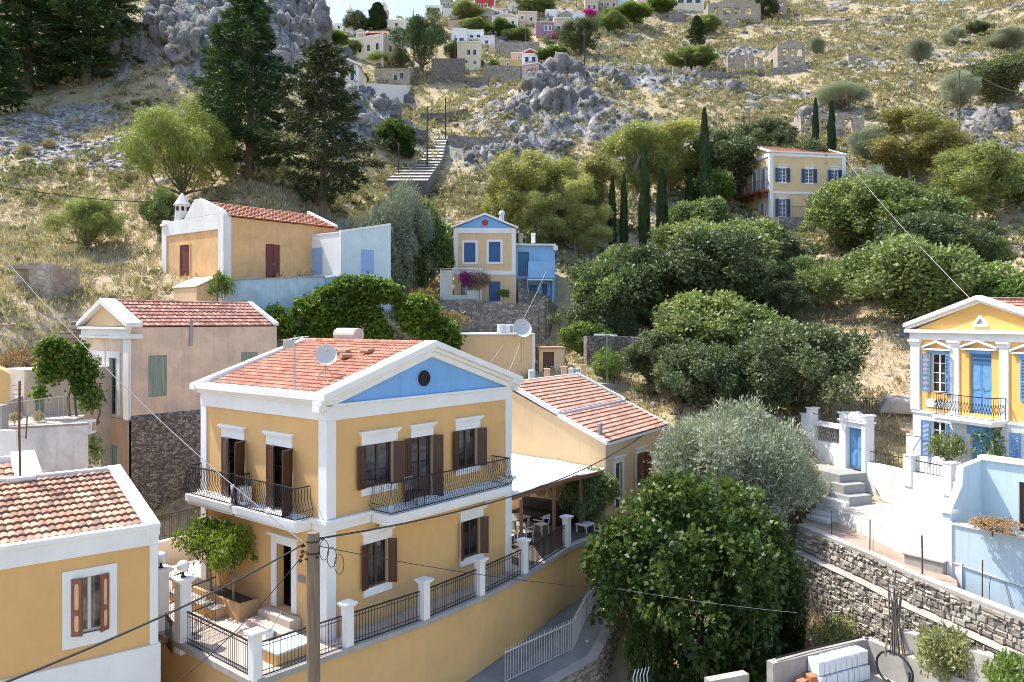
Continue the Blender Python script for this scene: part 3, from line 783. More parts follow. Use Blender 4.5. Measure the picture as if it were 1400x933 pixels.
def surround_mesh(w, h, sw, mat, hood, foot):
    def f():
        m = MB(); p = .045
        m.box(-w / 2 - sw, -w / 2, -p, .03, -foot, h); m.box(w / 2, w / 2 + sw, -p, .03, -foot, h)
        m.box(-w / 2 - sw, w / 2 + sw, -p, .03, h, h + max(sw, hood * .7))
        if foot > 0: m.box(-w / 2, w / 2, -p - .004, .03, -foot, 0)
        if hood:
            m.box(-w / 2 - sw - .05, w / 2 + sw + .05, -p - .06, .03, h + hood * .7, h + hood * .85)
            m.box(-w / 2 - sw - .09, w / 2 + sw + .09, -p - .10, .03, h + hood * .85, h + hood)
        return m.mesh('surround', mat)
    return cached(('sur', round(w, 2), round(h, 2), sw, mat.name, hood, foot), f)
def opening(root, face, wd, t, z, w, h, frame, pane=None, name='window', shut=None, style='louvre', angles=(165, 165), sur=0.0, hood=0.0, foot=0.0, smat=None, grid=(2, 2), kind='window', closed=False, lw=.5):
    """a window or door with its pane, shutters and surround, as a part of its house"""
    loc, rz = on(face, wd[0], wd[1], t, z)
    pane = pane or M['glass']
    wn_ = obj(name, frame_mesh(name, w, h, frame, grid, kind), root, loc, rz)
    obj('pane', pane_mesh(w, h, pane), wn_)
    if shut is not None:
        lm = leaf_mesh(w * lw, h, shut, style)
        if closed: angles = (0, 0)
        yy = -.0 if not closed else .04
        off = -.03 if not closed else 0
        obj('shutter', lm, wn_, (-w / 2, yy + off, 0), -R(angles[0]))
        obj('shutter', lm, wn_, (w / 2, yy + off, 0), PI + R(angles[1]))
    if sur or hood or foot:
        obj('surround', surround_mesh(w, h, sur, smat or M['white'], hood, foot), wn_)
    return wn_
def solid_door(root, face, wd, t, z, w, h, mat, sur=0.0, hood=0.0, smat=None, arched=False, depth=.12, leaves=1):
    loc, rz = on(face, wd[0], wd[1], t, z)
    m = MB(); y = depth
    lw = w / leaves
    for k in range(leaves):
        a = -w / 2 + k * lw + .008; b = a + lw - .016
        m.box(a, b, y - .02, y + .03, 0, h)
        for (c, d_) in ((.06, .40), (.46, .95)):
            m.box(a + .06, b - .06, y - .035, y - .018, h * c, h * d_)
            m.box(a + .10, b - .10, y - .048, y - .033, h * c + .06, h * d_ - .06)
    d = m.build('door', mat, root, loc, rz)
    MB().tube([(w / 2 - .1 if leaves == 1 else .05, y - .09, h * .47), (w / 2 - .1 if leaves == 1 else .05, y - .09, h * .53)], .016, 6).box(w / 2 - .115 if leaves == 1 else .035, w / 2 - .085 if leaves == 1 else .065, y - .09, y - .03, h * .49, h * .51).build('handle', M['steel'], d)
    if sur or hood: obj('surround', surround_mesh(w, h, sur, smat or M['white'], hood, 0), d)
    return d
def tile_slope(mb, O, U, Lu, D, Ld, pitch=.22, course=.34, amp=.035, seg=3, lift=.035):
    """barrel tiles laid in courses on the plane O + U*[0,Lu] + D*[0,Ld] (D runs up the slope)"""
    O = np.array(O, float); U = np.array(U, float) / np.linalg.norm(U); D = np.array(D, float) / np.linalg.norm(D)
    Nn = np.cross(U, D); 
    if Nn[2] < 0: Nn = -Nn
    nc = max(1, round(Lu / pitch)); nr = max(1, round(Ld / course)); pw = Lu / nc; cw = Ld / nr
    ph = np.linspace(0, 1, seg + 1)[:-1]
    us = np.concatenate([(k + ph) * pw for k in range(nc)] + [np.array([Lu])])
    prof = np.concatenate([np.abs(np.sin((ph) * PI)) * amp for k in range(nc)] + [np.array([0.])])
    off = len(mb.v); n = len(us); V = []; Fc = []; T = []
    for r in range(nr):
        jit = np.repeat(rng.uniform(-.006, .006, nc), seg); jit = np.append(jit, 0)
        for (s_, z_) in ((r * cw - .02, lift), (r * cw, lift * 1.0), ((r + 1) * cw + .01, .0)):
            q = O + us[:, None] * U + (s_) * D + (prof + z_ + jit)[:, None] * Nn
            if s_ < r * cw: q = O + us[:, None] * U + (r * cw) * D + (prof * .15)[:, None] * Nn
            V.append(q)
        tt = rng.uniform(0, 1, nc)
        b = off + r * 3 * n
        for i in range(n - 1):
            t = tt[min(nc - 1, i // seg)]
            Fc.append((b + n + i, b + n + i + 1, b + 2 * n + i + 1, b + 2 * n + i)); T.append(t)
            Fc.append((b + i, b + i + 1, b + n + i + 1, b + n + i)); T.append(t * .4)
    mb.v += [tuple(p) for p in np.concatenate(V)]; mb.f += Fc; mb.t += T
    # boarding under the tiles
    e = -Nn * .03
    mb.poly([O + e, O + U * Lu + e, O + U * Lu + D * Ld + e, O + D * Ld + e], .1)
def ridge_tiles(mb, a, b, r=.11, step=.36):
    a = Vector(a); b = Vector(b); n = max(1, round((b - a).length / step))
    for i in range(n):
        p = a + (b - a) * (i / n); q = a + (b - a) * ((i + 1) / n)
        mb.tube([p, q], r * .92, 8, r * 1.06, t=random.random())
def roof_gable(root, w, d, h, rise, axis, mat, over=.15, ends=.1, pitch=.22, course=.34, ridge=True, name='roof', seg=3):
    """two tiled slopes over a w x d plan; axis 'y': ridge runs away from the front, 'x': ridge runs along the front"""
    m = MB()
    if axis == 'y':
        s_ = Vector((w / 2 + over, 0, 0)); sl = rise / (w / 2); L_ = math.hypot(w / 2 + over, (w / 2 + over) * sl)
        for sg in (-1, 1):
            O = (w / 2 + sg * (w / 2 + over), ends, h - over * sl)
            tile_slope(m, O, (0, 1, 0), d - 2 * ends, (-sg, 0, sl), L_, pitch, course, seg=seg)
        if ridge: ridge_tiles(m, (w / 2, ends, h + rise + .03), (w / 2, d - ends, h + rise + .03))
    else:
        sl = rise / (d / 2); L_ = math.hypot(d / 2 + over, (d / 2 + over) * sl)
        for sg in (-1, 1):
            O = (ends, d / 2 + sg * (d / 2 + over), h - over * sl)
            tile_slope(m, O, (1, 0, 0), w - 2 * ends, (0, -sg, sl), L_, pitch, course, seg=seg)
        if ridge: ridge_tiles(m, (ends, d / 2, h + rise + .03), (w - ends, d / 2, h + rise + .03))
    return m.build(name, mat, root)
def shell(root, w, d, z0, h, mat, ops=None, gable=None, rise=0, depth=.2, back=True):
    ops = ops or {}
    m = MB()
    m.wall((0, 0, 0), (1, 0, 0), w, z0, h, ops.get('front', ()), depth, (0, 1, 0))
    m.wall((0, 0, 0), (0, 1, 0), d, z0, h, ops.get('left', ()), depth, (1, 0, 0))
    m.wall((w, 0, 0), (0, 1, 0), d, z0, h, ops.get('right', ()), depth, (-1, 0, 0))
    if back: m.wall((0, d, 0), (1, 0, 0), w, z0, h, (), depth, (0, -1, 0))
    if gable == 'y':
        for y in (0, d): m.poly([(0, y, h), (w, y, h), (w / 2, y, h + rise)])
    elif gable == 'x':
        for x in (0, w): m.poly([(x, 0, h), (x, d, h), (x, d / 2, h + rise)])
    return m.build('wall', mat, root)
def rail_path(mb, pts, hgt, step=.12, style='plain', r=.009, lift=.06, out=None):
    """a wrought iron railing along a path of points"""
    pts = [Vector(p) for p in pts]
    up = Vector((0, 0, 1))
    for a, b in zip(pts[:-1], pts[1:]):
        d = b - a; L_ = d.length; n = max(2, round(L_ / step)); dn = d / L_; sd = Vector((dn.y, -dn.x, 0)).normalized()
        if out is not None: sd = sd * out
        mb.beam(a + up * hgt, b + up * hgt, .05, .03); mb.beam(a + up * lift, b + up * lift, .025, .02)
        if style == 'belly':
            for i in range(n + 1):
                p = a + d * (i / n)
                prof = [(0, hgt), (.03, hgt * .8), (.02, hgt * .62), (.10, hgt * .38), (.15, hgt * .22), (.10, hgt * .10), (.0, lift)]
                mb.tube([p + sd * o_ + up * z_ for o_, z_ in prof], r, 4, cap=False)
            m_ = hgt * .3
            mb.beam(a + up * m_ + sd * .13, b + up * m_ + sd * .13, .012, .012)
        else:
            if style == 'plain':
                mb.beam(a + up * (hgt - .11), b + up * (hgt - .11), .02, .016); mb.beam(a + up * (lift + .12), b + up * (lift + .12), .02, .014)
            for i in range(n + 1):
                p = a + d * (i / n)
                top = hgt if style != 'spike' else hgt + .14
                mb.tube([p + up * lift, p + up * top], r, 4, r * (1 if style != 'spike' else .7), cap=False)
            if style == 'lattice':
                for i in range(n):
                    p = a + d * (i / n); q = a + d * ((i + 1) / n)
                    mb.beam(p + up * (hgt * .25), q + up * (hgt * .75), .012, .012); mb.beam(q + up * (hgt * .25), p + up * (hgt * .75), .012, .012)
    return mb
# ================================================================ the ochre house with the blue pediment
ZT = -9.19                                  # terrace level
O_ = P(447, 877, 22.8)
AX = Vector((.63, .777, 0)).normalized(); AY = Vector((-AX.y, AX.x, 0))
RZ = math.atan2(AX.y, AX.x)
def mainw(x, y, z=0): return Vector((O_.x, O_.y, ZT)) + AX * x + AY * y + Vector((0, 0, z))
HW, HD = 8.3, 6.7
main = empty('villa', (O_.x, O_.y, ZT), RZ, 'ochre two-storey villa with sky-blue pediment, white trim, iron balconies and dark brown shutters', 'house')
wd = (HW, HD)
fr_ops = [(1.42, 2.52, 4.15, 5.44), (3.27, 4.27, 3.42, 5.44), (5.50, 6.45, 4.12, 5.44), (1.5, 2.3, 1.12, 2.47), (5.76, 6.6, 1.02, 2.3)]
lf_ops = [(1.62, 2.92, 3.42, 5.36), (4.15, 5.45, 3.42, 5.36), (1.65, 2.43, .45, 2.4), (5.2, 6.0, 1.0, 2.3)]
shell(main, HW, HD, -.5, 7.0, M['ochre'], dict(front=fr_ops, left=lf_ops), depth=.25)
tm = MB(); e = .045
for (x0, x1, y0, y1) in ((-e, .30, -e, .34), (HW - .30, HW + e, -e, .3), (-e, .3, HD - .30, HD + e)):
    tm.box(x0, x1, y0, y1, -.3, 3.1); tm.box(x0, x1, y0, y1, 3.47, 6.3)
tm.box(-.06, HW + .06, -.06, .3, 3.1, 3.46); tm.box(-.06, .3, .3, HD + .06, 3.1, 3.46); tm.box(HW - .2, HW + .06, .3, HD, 3.1, 3.46)
tm.box(-.16, HW + .16, -.16, -.061, 3.34, 3.463); tm.box(-.16, -.061, -.061, HD + .1, 3.34, 3.463)
tm.box(-.05, HW + .05, -.05, .3, 6.3, 6.74); tm.box(-.05, .3, .3, HD + .05, 6.3, 6.74); tm.box(HW - .3, HW + .05, .3, HD + .05, 6.3, 6.74)
tm.box(-.12, HW + .12, -.12, -.051, 6.70, 6.78)
for k, (o1, za, zb) in enumerate(((.12, 6.74, 6.82), (.22, 6.82, 6.90), (.34, 6.90, 7.08))):
    tm.box(-o1, .2, -.10 if k < 2 else -.3, HD + .12, za, zb); tm.box(HW - .2, HW + o1, -.10 if k < 2 else -.3, HD + .12, za, zb)
tm.build('trim', M['white'], main, bev=.012)
pd = MB()
pd.prism([(0.1, -.012, 6.75), (HW - .1, -.012, 6.75), (HW / 2, -.012, 8.12)], (0, .1, 0))
ped = pd.build('pediment', M['blue'], main)
rk_ = MB()
for sg in (-1, 1):
    cx = HW / 2; ex = cx + sg * (HW / 2 + .36); sl = 1.42 / (HW / 2 + .3)
    def pp(x, z): return (x, z)
    for (y0, y1, t0, t1) in ((-.12, .2, -.50, -.30), (-.22, .2, -.30, -.17), (-.34, .22, -.17, .03)):
        za = 7.05; zb = 8.50
        rk_.prism([(ex, y0, za + t0 + .02), (cx, y0, zb + t0), (cx, y0, zb + t1), (ex, y0, za + t1 + .02)], (0, y1 - y0, 0))
    rk_.build('raking_cornice', M['white'], main, bev=.012); rk_ = MB()
    MB().prism([(ex, HD - .12, 6.86), (cx, HD - .12, 8.3), (cx, HD - .12, 8.50), (ex, HD - .12, 7.06)], (0, .32, 0)).build('rear_coping', M['white'], main, bev=.012)
bg = MB().poly([(.1, HD, 6.7), (HW - .1, HD, 6.7), (HW / 2, HD, 8.3)]).build('rear_gable', M['ochre'], main)
oc = MB()
n = 24; cx, cz, rr = 3.86, 7.31, .30
oc.add([(cx + rr * math.cos(2 * PI * k / n), -.018, cz + rr * .92 * math.sin(2 * PI * k / n)) for k in range(n)], [tuple(range(n))])
oco = oc.build('round_window', M['black'], main)
ring = MB().tube([(cx + (rr + .02) * math.cos(2 * PI * k / n), -.02, cz + (rr + .02) * .92 * math.sin(2 * PI * k / n)) for k in range(n + 1)], .035, 6, cap=False)
ring.build('rim', M['blue'], oco)
rf = MB()
sl = 1.42 / (HW / 2)
for sg in (-1, 1):
    x0 = HW / 2 + sg * (HW / 2 + .02)
    tile_slope(rf, (x0, .2, 6.98), (0, 1, 0), HD - .32, (-sg, 0, sl), math.hypot(HW / 2, 1.42), .17, .262, .024, lift=.03)
ridge_tiles(rf, (HW / 2, .2, 8.42), (HW / 2, HD - .12, 8.42), .10)
rf.build('roof', M['tile_red'], main)
br = M['shutter_brown']
def w_(face, t0, t1, z0, z1, **k):
    return opening(main, face, wd, (t0 + t1) / 2, z0, t1 - t0, z1 - z0, br, shut=br, style='panel', **k)
w_('front', *fr_ops[0], lw=.34, angles=(168, 135), sur=.17, hood=.42, foot=.22, grid=(2, 1))
w_('front', *fr_ops[1], lw=.34, angles=(165, 135), sur=.0, hood=.42, grid=(2, 4), kind='door', name='balcony_door')
w_('front', *fr_ops[2], lw=.36, angles=(165, 135), sur=.15, hood=.42, foot=.2, grid=(2, 1))
w_('front', *fr_ops[3], lw=.36, angles=(165, 130), sur=.17, hood=.40, foot=.24, grid=(2, 1))
w_('front', *fr_ops[4], lw=.36, angles=(150, 140), sur=.17, hood=.40, foot=.24, grid=(2, 1))
w_('left', *lf_ops[0], lw=.46, angles=(14, 118), hood=.42, grid=(2, 3), kind='door', name='balcony_door')
w_('left', *lf_ops[1], lw=.46, angles=(12, 120), hood=.42, grid=(2, 3), kind='door', name='balcony_door')
en = solid_door(main, 'left', wd, 2.04, .45, .78, 1.95, M['shutter_brown'], sur=.24, hood=.30, depth=.5)
opening(main, 'left', wd, 5.6, 1.0, .8, 1.3, br, hood=.34, grid=(2, 1))
def balcony(pts_slab, rail, z=3.2):
    (x0, x1, y0, y1) = pts_slab
    b = MB(); b.box(x0, x1, y0, y1, z, z + .22); b.box(x0 + .07 if x0 < -.2 else x0, x1, y0 + .07 if y0 < -.2 else y0 + .02, y1 - .02, z - .10, z - .001)
    bo = b.build('balcony', M['white'], main, bev=.01)
    r = MB(); rail_path(r, rail, .95, .095, 'belly', .0115, .05)
    r.build('railing', M['iron'], bo)
    return bo
balcony((1.6, 7.25, -.95, -.07), [(1.66, -.08, 3.42), (1.66, -.88, 3.42), (7.18, -.88, 3.42), (7.18, -.08, 3.42)])
balcony((-.66, -.07, .62, 3.82), [(-.08, 3.76, 3.42), (-.60, 3.76, 3.42), (-.60, .68, 3.42), (-.08, .68, 3.42)])
balcony((-.66, -.07, 4.0, 6.65), [(-.08, 6.6, 3.42), (-.60, 6.6, 3.42), (-.60, 4.06, 3.42), (-.08, 4.06, 3.42)])
for (x, y) in ((2.2, -.5), (4.4, -.5), (6.7, -.5)):
    pass
cb = MB()
for x in (1.9, 6.8): cb.prism([(x, -.062, 2.72), (x, -.8, 3.095), (x, -.062, 3.095)], (.18, 0, 0))
cb.build('balcony_brackets', M['white'], main)
# things on the villa
def ac_unit(loc, rz, label, w=.8, h=.56):
    t = empty('air_conditioner', loc, rz, label, 'air conditioner')
    MB().box(-w / 2, w / 2, -.15, .15, 0, h).build('casing', M['white_gloss'], t, bev=.02)
    g = MB()
    for k in range(1, 5): 
        r = h * .4 * k / 4; g.tube([(-.12 + r * math.cos(a * PI / 8), -.157, h / 2 + r * math.sin(a * PI / 8)) for a in range(17)], .006, 4, cap=False)
    for a in range(6): g.beam((-.12, -.157, h / 2), (-.12 + h * .4 * math.cos(a * PI / 3), -.157, h / 2 + h * .4 * math.sin(a * PI / 3)), .01, .006)
    g.build('grille', M['steel'], t)
    MB().box(w * .24, w * .44, -.162, -.152, h * .2, h * .8).build('vent', M['steel'], t)
    return t
p = mainw(-.32, 3.85, 3.45)
ac_unit(p, RZ - PI / 2, 'white air conditioner on the villa balcony wall between the two balcony doors', .75, .55)
def sat_dish(loc, rz, label, r=.5, pole=.5, mat='dish', tripod=True):
    t = empty('satellite_dish', loc, rz, label, 'satellite dish')
    m = MB(); n = 20; rings = 5
    ax = Vector((0, -math.cos(R(28)), math.sin(R(28)))); ux = Vector((1, 0, 0)); uz = ax.cross(ux) * -1
    c = Vector((0, -.1, pole + r * .75))
    vs = [c]
    for k in range(1, rings + 1):
        q = k / rings
        for a in range(n): vs.append(c + ux * (r * .92 * q * math.cos(2 * PI * a / n)) + uz * (r * q * math.sin(2 * PI * a / n)) + ax * (r * .28 * q * q))
    fs = [(0, 1 + a, 1 + (a + 1) % n) for a in range(n)] + [(1 + (k - 1) * n + a, 1 + (k - 1) * n + (a + 1) % n, 1 + k * n + (a + 1) % n, 1 + k * n + a) for k in range(1, rings) for a in range(n)]
    vs2 = [v - ax * .015 for v in vs]; 
    m.add(vs, fs); m.add(vs2, fs)
    m.build('reflector', M[mat], t, smooth=True)
    a_ = MB(); a_.tube([c - uz * r * .95, c + ax * (r * 1.0)], .014, 5); a_.lathe(c + ax * (r * 1.0) - Vector((0, 0, .04)), [(.03, 0), (.045, .04), (.03, .08)], 8)
    a_.build('feed_arm', M['steel'], t)
    b = MB(); b.tube([(0, 0, pole + r * .7), (0, 0, 0 if not tripod else pole * .5)], .022, 6)
    if tripod:
        for a in range(3): b.tube([(0, 0, pole * .9), (.32 * math.cos(a * 2.1 + .3), .32 * math.sin(a * 2.1 + .3), -.05)], .013, 5)
    b.build('mast', M['steel'], t)
    return t
def roof_z(x, y): return 7.0 + (HW / 2 - abs(x - HW / 2)) * sl
sat_dish(mainw(1.15, 1.55, roof_z(1.15, 1)), R(20), 'grey satellite dish on the front slope of the villa roof', .36, .42)
at_ = empty('television_antenna', mainw(.05, 1.6, 7.0), RZ, 'thin television antenna mast at the eave of the villa roof', 'antenna')
MB().tube([(0, 0, 0), (0, 0, 1.75)], .022, 6).build('mast', M['steel'], at_)
m = MB(); m.beam((-.35, 0, 1.6), (.4, 0, 1.7), .02, .02)
for k in range(8): m.tube([(-.33 + k * .1, -.2, 1.6 + k * .0133), (-.33 + k * .1, .2, 1.6 + k * .0133)], .006, 4)
m.beam((-.2, -.3, 1.48), (-.2, .3, 1.48), .01, .25)
m.build('aerial', M['steel'], at_)
tk = empty('water_tank', mainw(4.9, 4.9, 8.35), RZ, 'horizontal cream water heater tank behind the villa roof ridge', 'water tank')
MB().tube([(-.1, -.6, .30), (-.1, -.58, .30), (-.1, .58, .30), (-.1, .6, .30)], .25, 20).build('drum', plaster('tank_paint', (.58, .50, .44), .05), tk, bev=.03)
m = MB(); m.box(-.3, .1, -.55, -.5, -.25, .2); m.box(-.3, .1, .5, .55, -.25, .2); m.build('cradle', M['steel'], tk)
for k, (x, y, a, lb) in enumerate(((3.2, 1.9, .1, 'loose broken roof tile on the villa roof, the one nearest the pediment'), (3.1, 3.35, -.2, 'loose roof tile lying on the villa roof, farthest from the pediment'), (2.7, 2.5, 1.2, 'loose roof tile standing crosswise on the villa roof'), (3.05, 2.95, .3, 'loose roof tile in the middle of the row below the ridge'))):
    m = MB(); m.tube([(-.18, 0, 0), (.18, 0, 0)], .09, 8); m.tube([(-.15, .13, .0), (.2, .15, 0)], .08, 8)
    o = m.build('loose_tile', M['tile_old'], None, mainw(x, y, roof_z(x, y) + .08), RZ + PI / 2 + a)
    tag(o, lb, 'roof tile', 'loose tiles on the villa roof')
ch = empty('balcony_chair', mainw(3.0, -.5, 3.43), RZ + .2, 'small dark metal chair on the front villa balcony beside the balcony door', 'chair')
MB().box(-.22, .22, -.22, .22, .42, .45).build('seat', M['iron'], ch)
m = MB()
for k in range(5): m.beam((-.2 + k * .1, .21, .45), (-.2 + k * .1, .25, .85), .02, .015)
m.beam((-.22, .25, .86), (.22, .25, .86), .03, .03); m.build('backrest', M['steel'], ch)
for (a, b) in ((-1, -1), (1, -1), (-1, 1), (1, 1)): MB().tube([(a * .2, b * .2, .42), (a * .22, b * .22, 0)], .014, 5).build('leg', M['iron'], ch)
MB().box(-.012, 0, 1.0, 1.32, 1.45, 1.65).build('name_plate', M['steel'], main, (-.02, 0, 0))

# ---------------------------------------------------------------- villa terrace
TP = [(-6.56, 20.34), (-4.63, 22.39), (-2.69, 24.41), (-1.07, 26.55), (.42, 28.84), (2.22, 32.28), (3.56, 33.9)]
ter = empty('villa_terrace', (-6.56, 20.34, ZT), 0, 'tall ochre retaining wall and paved terrace in front of the blue-pediment villa', 'terrace wall')
def tv(p, z=0): return Vector((p[0] + 6.56, p[1] - 20.34, z))
LB = (-9.4, 22.75); BK = (-12.2, 26.9)
outer = TP + [(4.6, 35.6)]
m = MB()
bot = [-5.5, -5.2, -5.0, -4.8, -4.6, -3.9, -3.4, -3.2]
for i in range(len(outer) - 1):
    a, b = outer[i], outer[i + 1]
    m.poly([tv(a, bot[i]), tv(b, bot[i + 1]), tv(b, -.12), tv(a, -.12)])
m.poly([tv(LB, -5), tv(outer[0], -5.5), tv(outer[0], -.12), tv(LB, -.12)])
m.poly([tv((-11.4, 24.3), -5), tv(LB, -5), tv(LB, -.12), tv((-11.4, 24.3), -.12)])
m.build('retaining_wall', M['ochre_light'], ter)
m = MB()
poly = outer + [(2.0, 40.0), (-6, 37.5), (-13.0, 29.5), (-11.4, 24.3), LB]
m.poly([tv(p, 0) for p in poly])
m.build('paving', M['terrace'], ter)
m = MB()
cp = [(-11.4, 24.3), LB] + TP
for a, b in zip(cp[:-1], cp[1:]): m.beam(tv(a, -.04), tv(b, -.04), .34, .16)
m.build('coping', M['concrete'], ter)
def gate_post(p, lb, h=1.15):
    t = empty('fence_post', (p[0], p[1], ZT), RZ, lb, 'fence post', 'white posts of the terrace fence')
    m = MB(); m.box(-.13, .13, -.13, .13, 0, h)
    m.box(-.17, .17, -.17, .17, h, h + .05); m.box(-.21, .21, -.21, .21, h + .05, h + .12)
    m.build('shaft', M['white'], t, bev=.01)
    return t
plb = ['white capped fence post at the outer front corner of the villa terrace', 'white fence post just right of the wooden utility pole', 'second white fence post right of the wooden utility pole', 'white fence post below the lower right villa window',
       'white fence post at the right corner of the villa', 'white fence post beside the pergola under the white awning']
for k, p in enumerate(TP[:6]): gate_post(p, plb[k])
def fence_panel(a, b, lb, z=ZT, h=.92, mat='iron', style='plain', step=.105, cat='railing', grp='black iron railings of the villa terrace', inset=.15, name='iron_railing', r=.008):
    a = Vector((a[0], a[1], z if len(a) < 3 else a[2])); b = Vector((b[0], b[1], z if len(b) < 3 else b[2])); d = (b - a).normalized()
    m = MB(); rail_path(m, [Vector((0, 0, 0)) + d * inset, (b - a) - d * inset], h, step, style, r, .05)
    o = m.build(name, M[mat], None, a); return tag(o, lb, cat, grp)
flb = ['black iron railing panel in front of the villa steps, crossed by the wooden pole', 'black iron railing panel below the lower left villa window', 'black iron railing panel between the lower villa windows', 'black iron railing panel below the lower right villa window', 'black iron railing panel under the pergola']
for k in range(5): fence_panel(TP[k], TP[k + 1], flb[k], inset=.2)
fence_panel(LB, TP[0], 'black iron railing along the gate side of the villa terrace', inset=.25)
fence_panel((-10.1, 23.2), (-9.55, 22.4), 'short black iron railing outside the lamp post of the gate', z=ZT - .25, inset=.05)
def lamp_post(p, lb):
    t = empty('gate_post', (p[0], p[1], ZT), RZ, lb, 'gate post', 'white gate posts with globe lamps')
    m = MB(); m.box(-.17, .17, -.17, .17, -.3, 1.72); m.box(-.22, .22, -.22, .22, 1.72, 1.78); m.box(-.27, .27, -.27, .27, 1.78, 1.86); m.build('shaft', M['white'], t, bev=.01)
    lm = MB().lathe((0, 0, 1.86), [(.09, 0), (.05, .03), (.035, .12), (.07, .15)], 10).build('lamp_foot', M['iron'], t)
    g, nt, bs = MATS.get('globe') or mk('globe_glass'); MATS['globe'] = (g, nt, bs)
    bs.inputs['Base Color'].default_value = (.8, .8, .78, 1); bs.inputs['Roughness'].default_value = .12; bs.inputs['Subsurface Weight'].default_value = .0
    MB().lathe((0, 0, 2.0), [(.17 * math.sin(PI * k / 10) + .001, .17 - .17 * math.cos(PI * k / 10)) for k in range(11)], 16).build('globe', g, lm, smooth=True)
lamp_post(LB, 'white gate post with globe lamp, the one nearer the villa steps')
lamp_post((-10.4, 23.6), 'white gate post with globe lamp, the one against the bottom-left house')
def gate_leaf(a, rz, lb):
    t = empty('iron_gate', (a[0], a[1], ZT), rz, lb, 'gate', 'open leaves of the villa gate')
    m = MB()
    rail_path(m, [(0, 0, .0), (1.0, 0, .0)], 1.5, .11, 'spike', .009, .08); m.beam((0, 0, .75), (1, 0, .75), .02, .03)
    m.build('bars', M['iron'], t)
    s_ = MB()
    for k in range(4):
        c = Vector((.14 + .24 * k, 0, 1.05)); s_.tube([c + Vector((.09 * math.cos(a_ * PI / 6), 0, .13 * math.sin(a_ * PI / 6))) for a_ in range(13)], .008, 4)
        c = Vector((.14 + .24 * k, 0, .4)); s_.tube([c + Vector((.09 * math.cos(a_ * PI / 6), 0, .13 * math.sin(a_ * PI / 6))) for a_ in range(13)], .008, 4)
    s_.build('scrollwork', M['iron'], t)
gate_leaf((-10.25, 23.55), R(75), 'black scrollwork gate leaf opened beside the bottom-left house')
gate_leaf((-9.3, 22.95), R(65), 'black scrollwork gate leaf opened behind the lamp post')
# planter with seat, steps, small things on the terrace
pl = empty('planter', mainw(-.02, 3.3, 0), RZ + PI / 2, 'long ochre planter with a built-in seat along the villa entrance wall', 'planter')
m = MB(); m.box(0, 4.0, .62, .74, 0, .5); m.box(0, .12, 0, .62, 0, .5); m.box(3.9, 4.0, 0, .62, 0, .5); m.build('trough', M['ochre'], pl, bev=.01)
MB().box(.12, 3.9, .0, .62, .1, .42).build('soil', paint('soil', (.07, .05, .035), .3, .95, 0, .8), pl)
MB().box(.7, 3.4, .745, 1.15, 0, .28).build('bench', M['ochre'], pl, bev=.01)
MB().box(.65, 3.45, .745, 1.20, .28, .33).build('seat', M['concrete'], pl, bev=.01)
st = empty('door_steps', mainw(-.02, 2.04, 0), RZ + PI / 2, 'pale marble steps up to the villa entrance door', 'steps')
m = MB(); m.box(-.85, .75, 0, .40, 0, .40); m.box(-1.05, .8, .405, .8, 0, .2); m.build('treads', M['terrace'], st, bev=.01)
tb = empty('stone_seat', (-6.15, 21.75, ZT), RZ, 'low ochre block seat with pale slab top beside the wooden pole', 'seat')
MB().box(-.55, .55, -.4, .4, 0, .32).build('base', M['ochre_light'], tb, bev=.01)
MB().box(-.6, .6, -.45, .45, .32, .38).build('slab', M['ice'], tb, bev=.01)
fe = empty('fire_extinguisher', mainw(.55, -.25, 0), RZ, 'red fire extinguisher standing at the villa corner', 'extinguisher')
MB().lathe((0, 0, 0), [(.07, 0), (.08, .03), (.08, .4), (.04, .46), (.03, .5)], 12).build('bottle', paint('extinguisher_red', (.55, .02, .02), .05, .35), fe)
MB().tube([(0, 0, .5), (.05, 0, .53), (.1, 0, .45), (.1, 0, .25)], .012, 5).build('hose', M['iron'], fe)
bk = empty('mop_bucket', mainw(-.95, 1.4, 0), RZ, 'pale cloth and mop bucket left on the villa steps', 'bucket')
MB().lathe((0, 0, 0), [(.11, 0), (.15, .26), (.13, .25), (.1, .02)], 12).build('pail', M['ice'], bk)
MB().tube([(0, 0, .2), (.35, -.1, .75)], .012, 5).build('stick', M['steel'], bk)

# ---------------------------------------------------------------- pergola with awning
EXO = Vector((4.23, 36, -5.59)); EX = Vector((.536, .844, 0)).normalized(); EY = Vector((-EX.y, EX.x, 0)); ERZ = math.atan2(EX.y, EX.x)
def extw(x, y, z=0): return EXO + EX * x + EY * y + Vector((0, 0, z))
pg = empty('pergola', (1.76, 33.7, ZT), 0, 'brown timber pergola with a sloping white awning beside the villa', 'pergola')
def pv(p, z): return Vector((p[0] - 1.76, p[1] - 33.7, z - ZT))
P1 = Vector((.15, 29.4)); P3 = Vector((3.95, 35.45))
fr = [P1, Vector((1.76, 33.1)), Vector((3.42, 35.0)), P3]
zf = -6.70
for q in (Vector((1.72, 32.75)), Vector((3.0, 34.7)), Vector((.35, 30.0))):
    MB().beam(pv(q, ZT), pv(q, zf - .1), .14, .14, (1, 0, 0)).build('post', M['pine'], pg)
aw = MB()
bkl = [mainw(HW + .1, .3, 3.30), extw(-.05, 3.0, -1.05), extw(-.05, 0.0, -1.2)]
A0 = Vector((.0, 29.5, -6.48)); A1 = Vector((2.25, 33.1, -6.55)); A2 = Vector((4.1, 35.65, -6.70))
B0 = extw(-.04, 7.2, -.78); B1 = extw(-.04, 3.4, -.93); B2 = extw(-.04, .02, -1.10)
rows = []
nn = 8
fe_ = [A0, A1, A2]; be_ = [B0, B1, B2]
def lerp3(l, t):
    t *= 2; k = min(1, int(t)); f_ = t - k; return l[k] * (1 - f_) + l[k + 1] * f_
vs = []
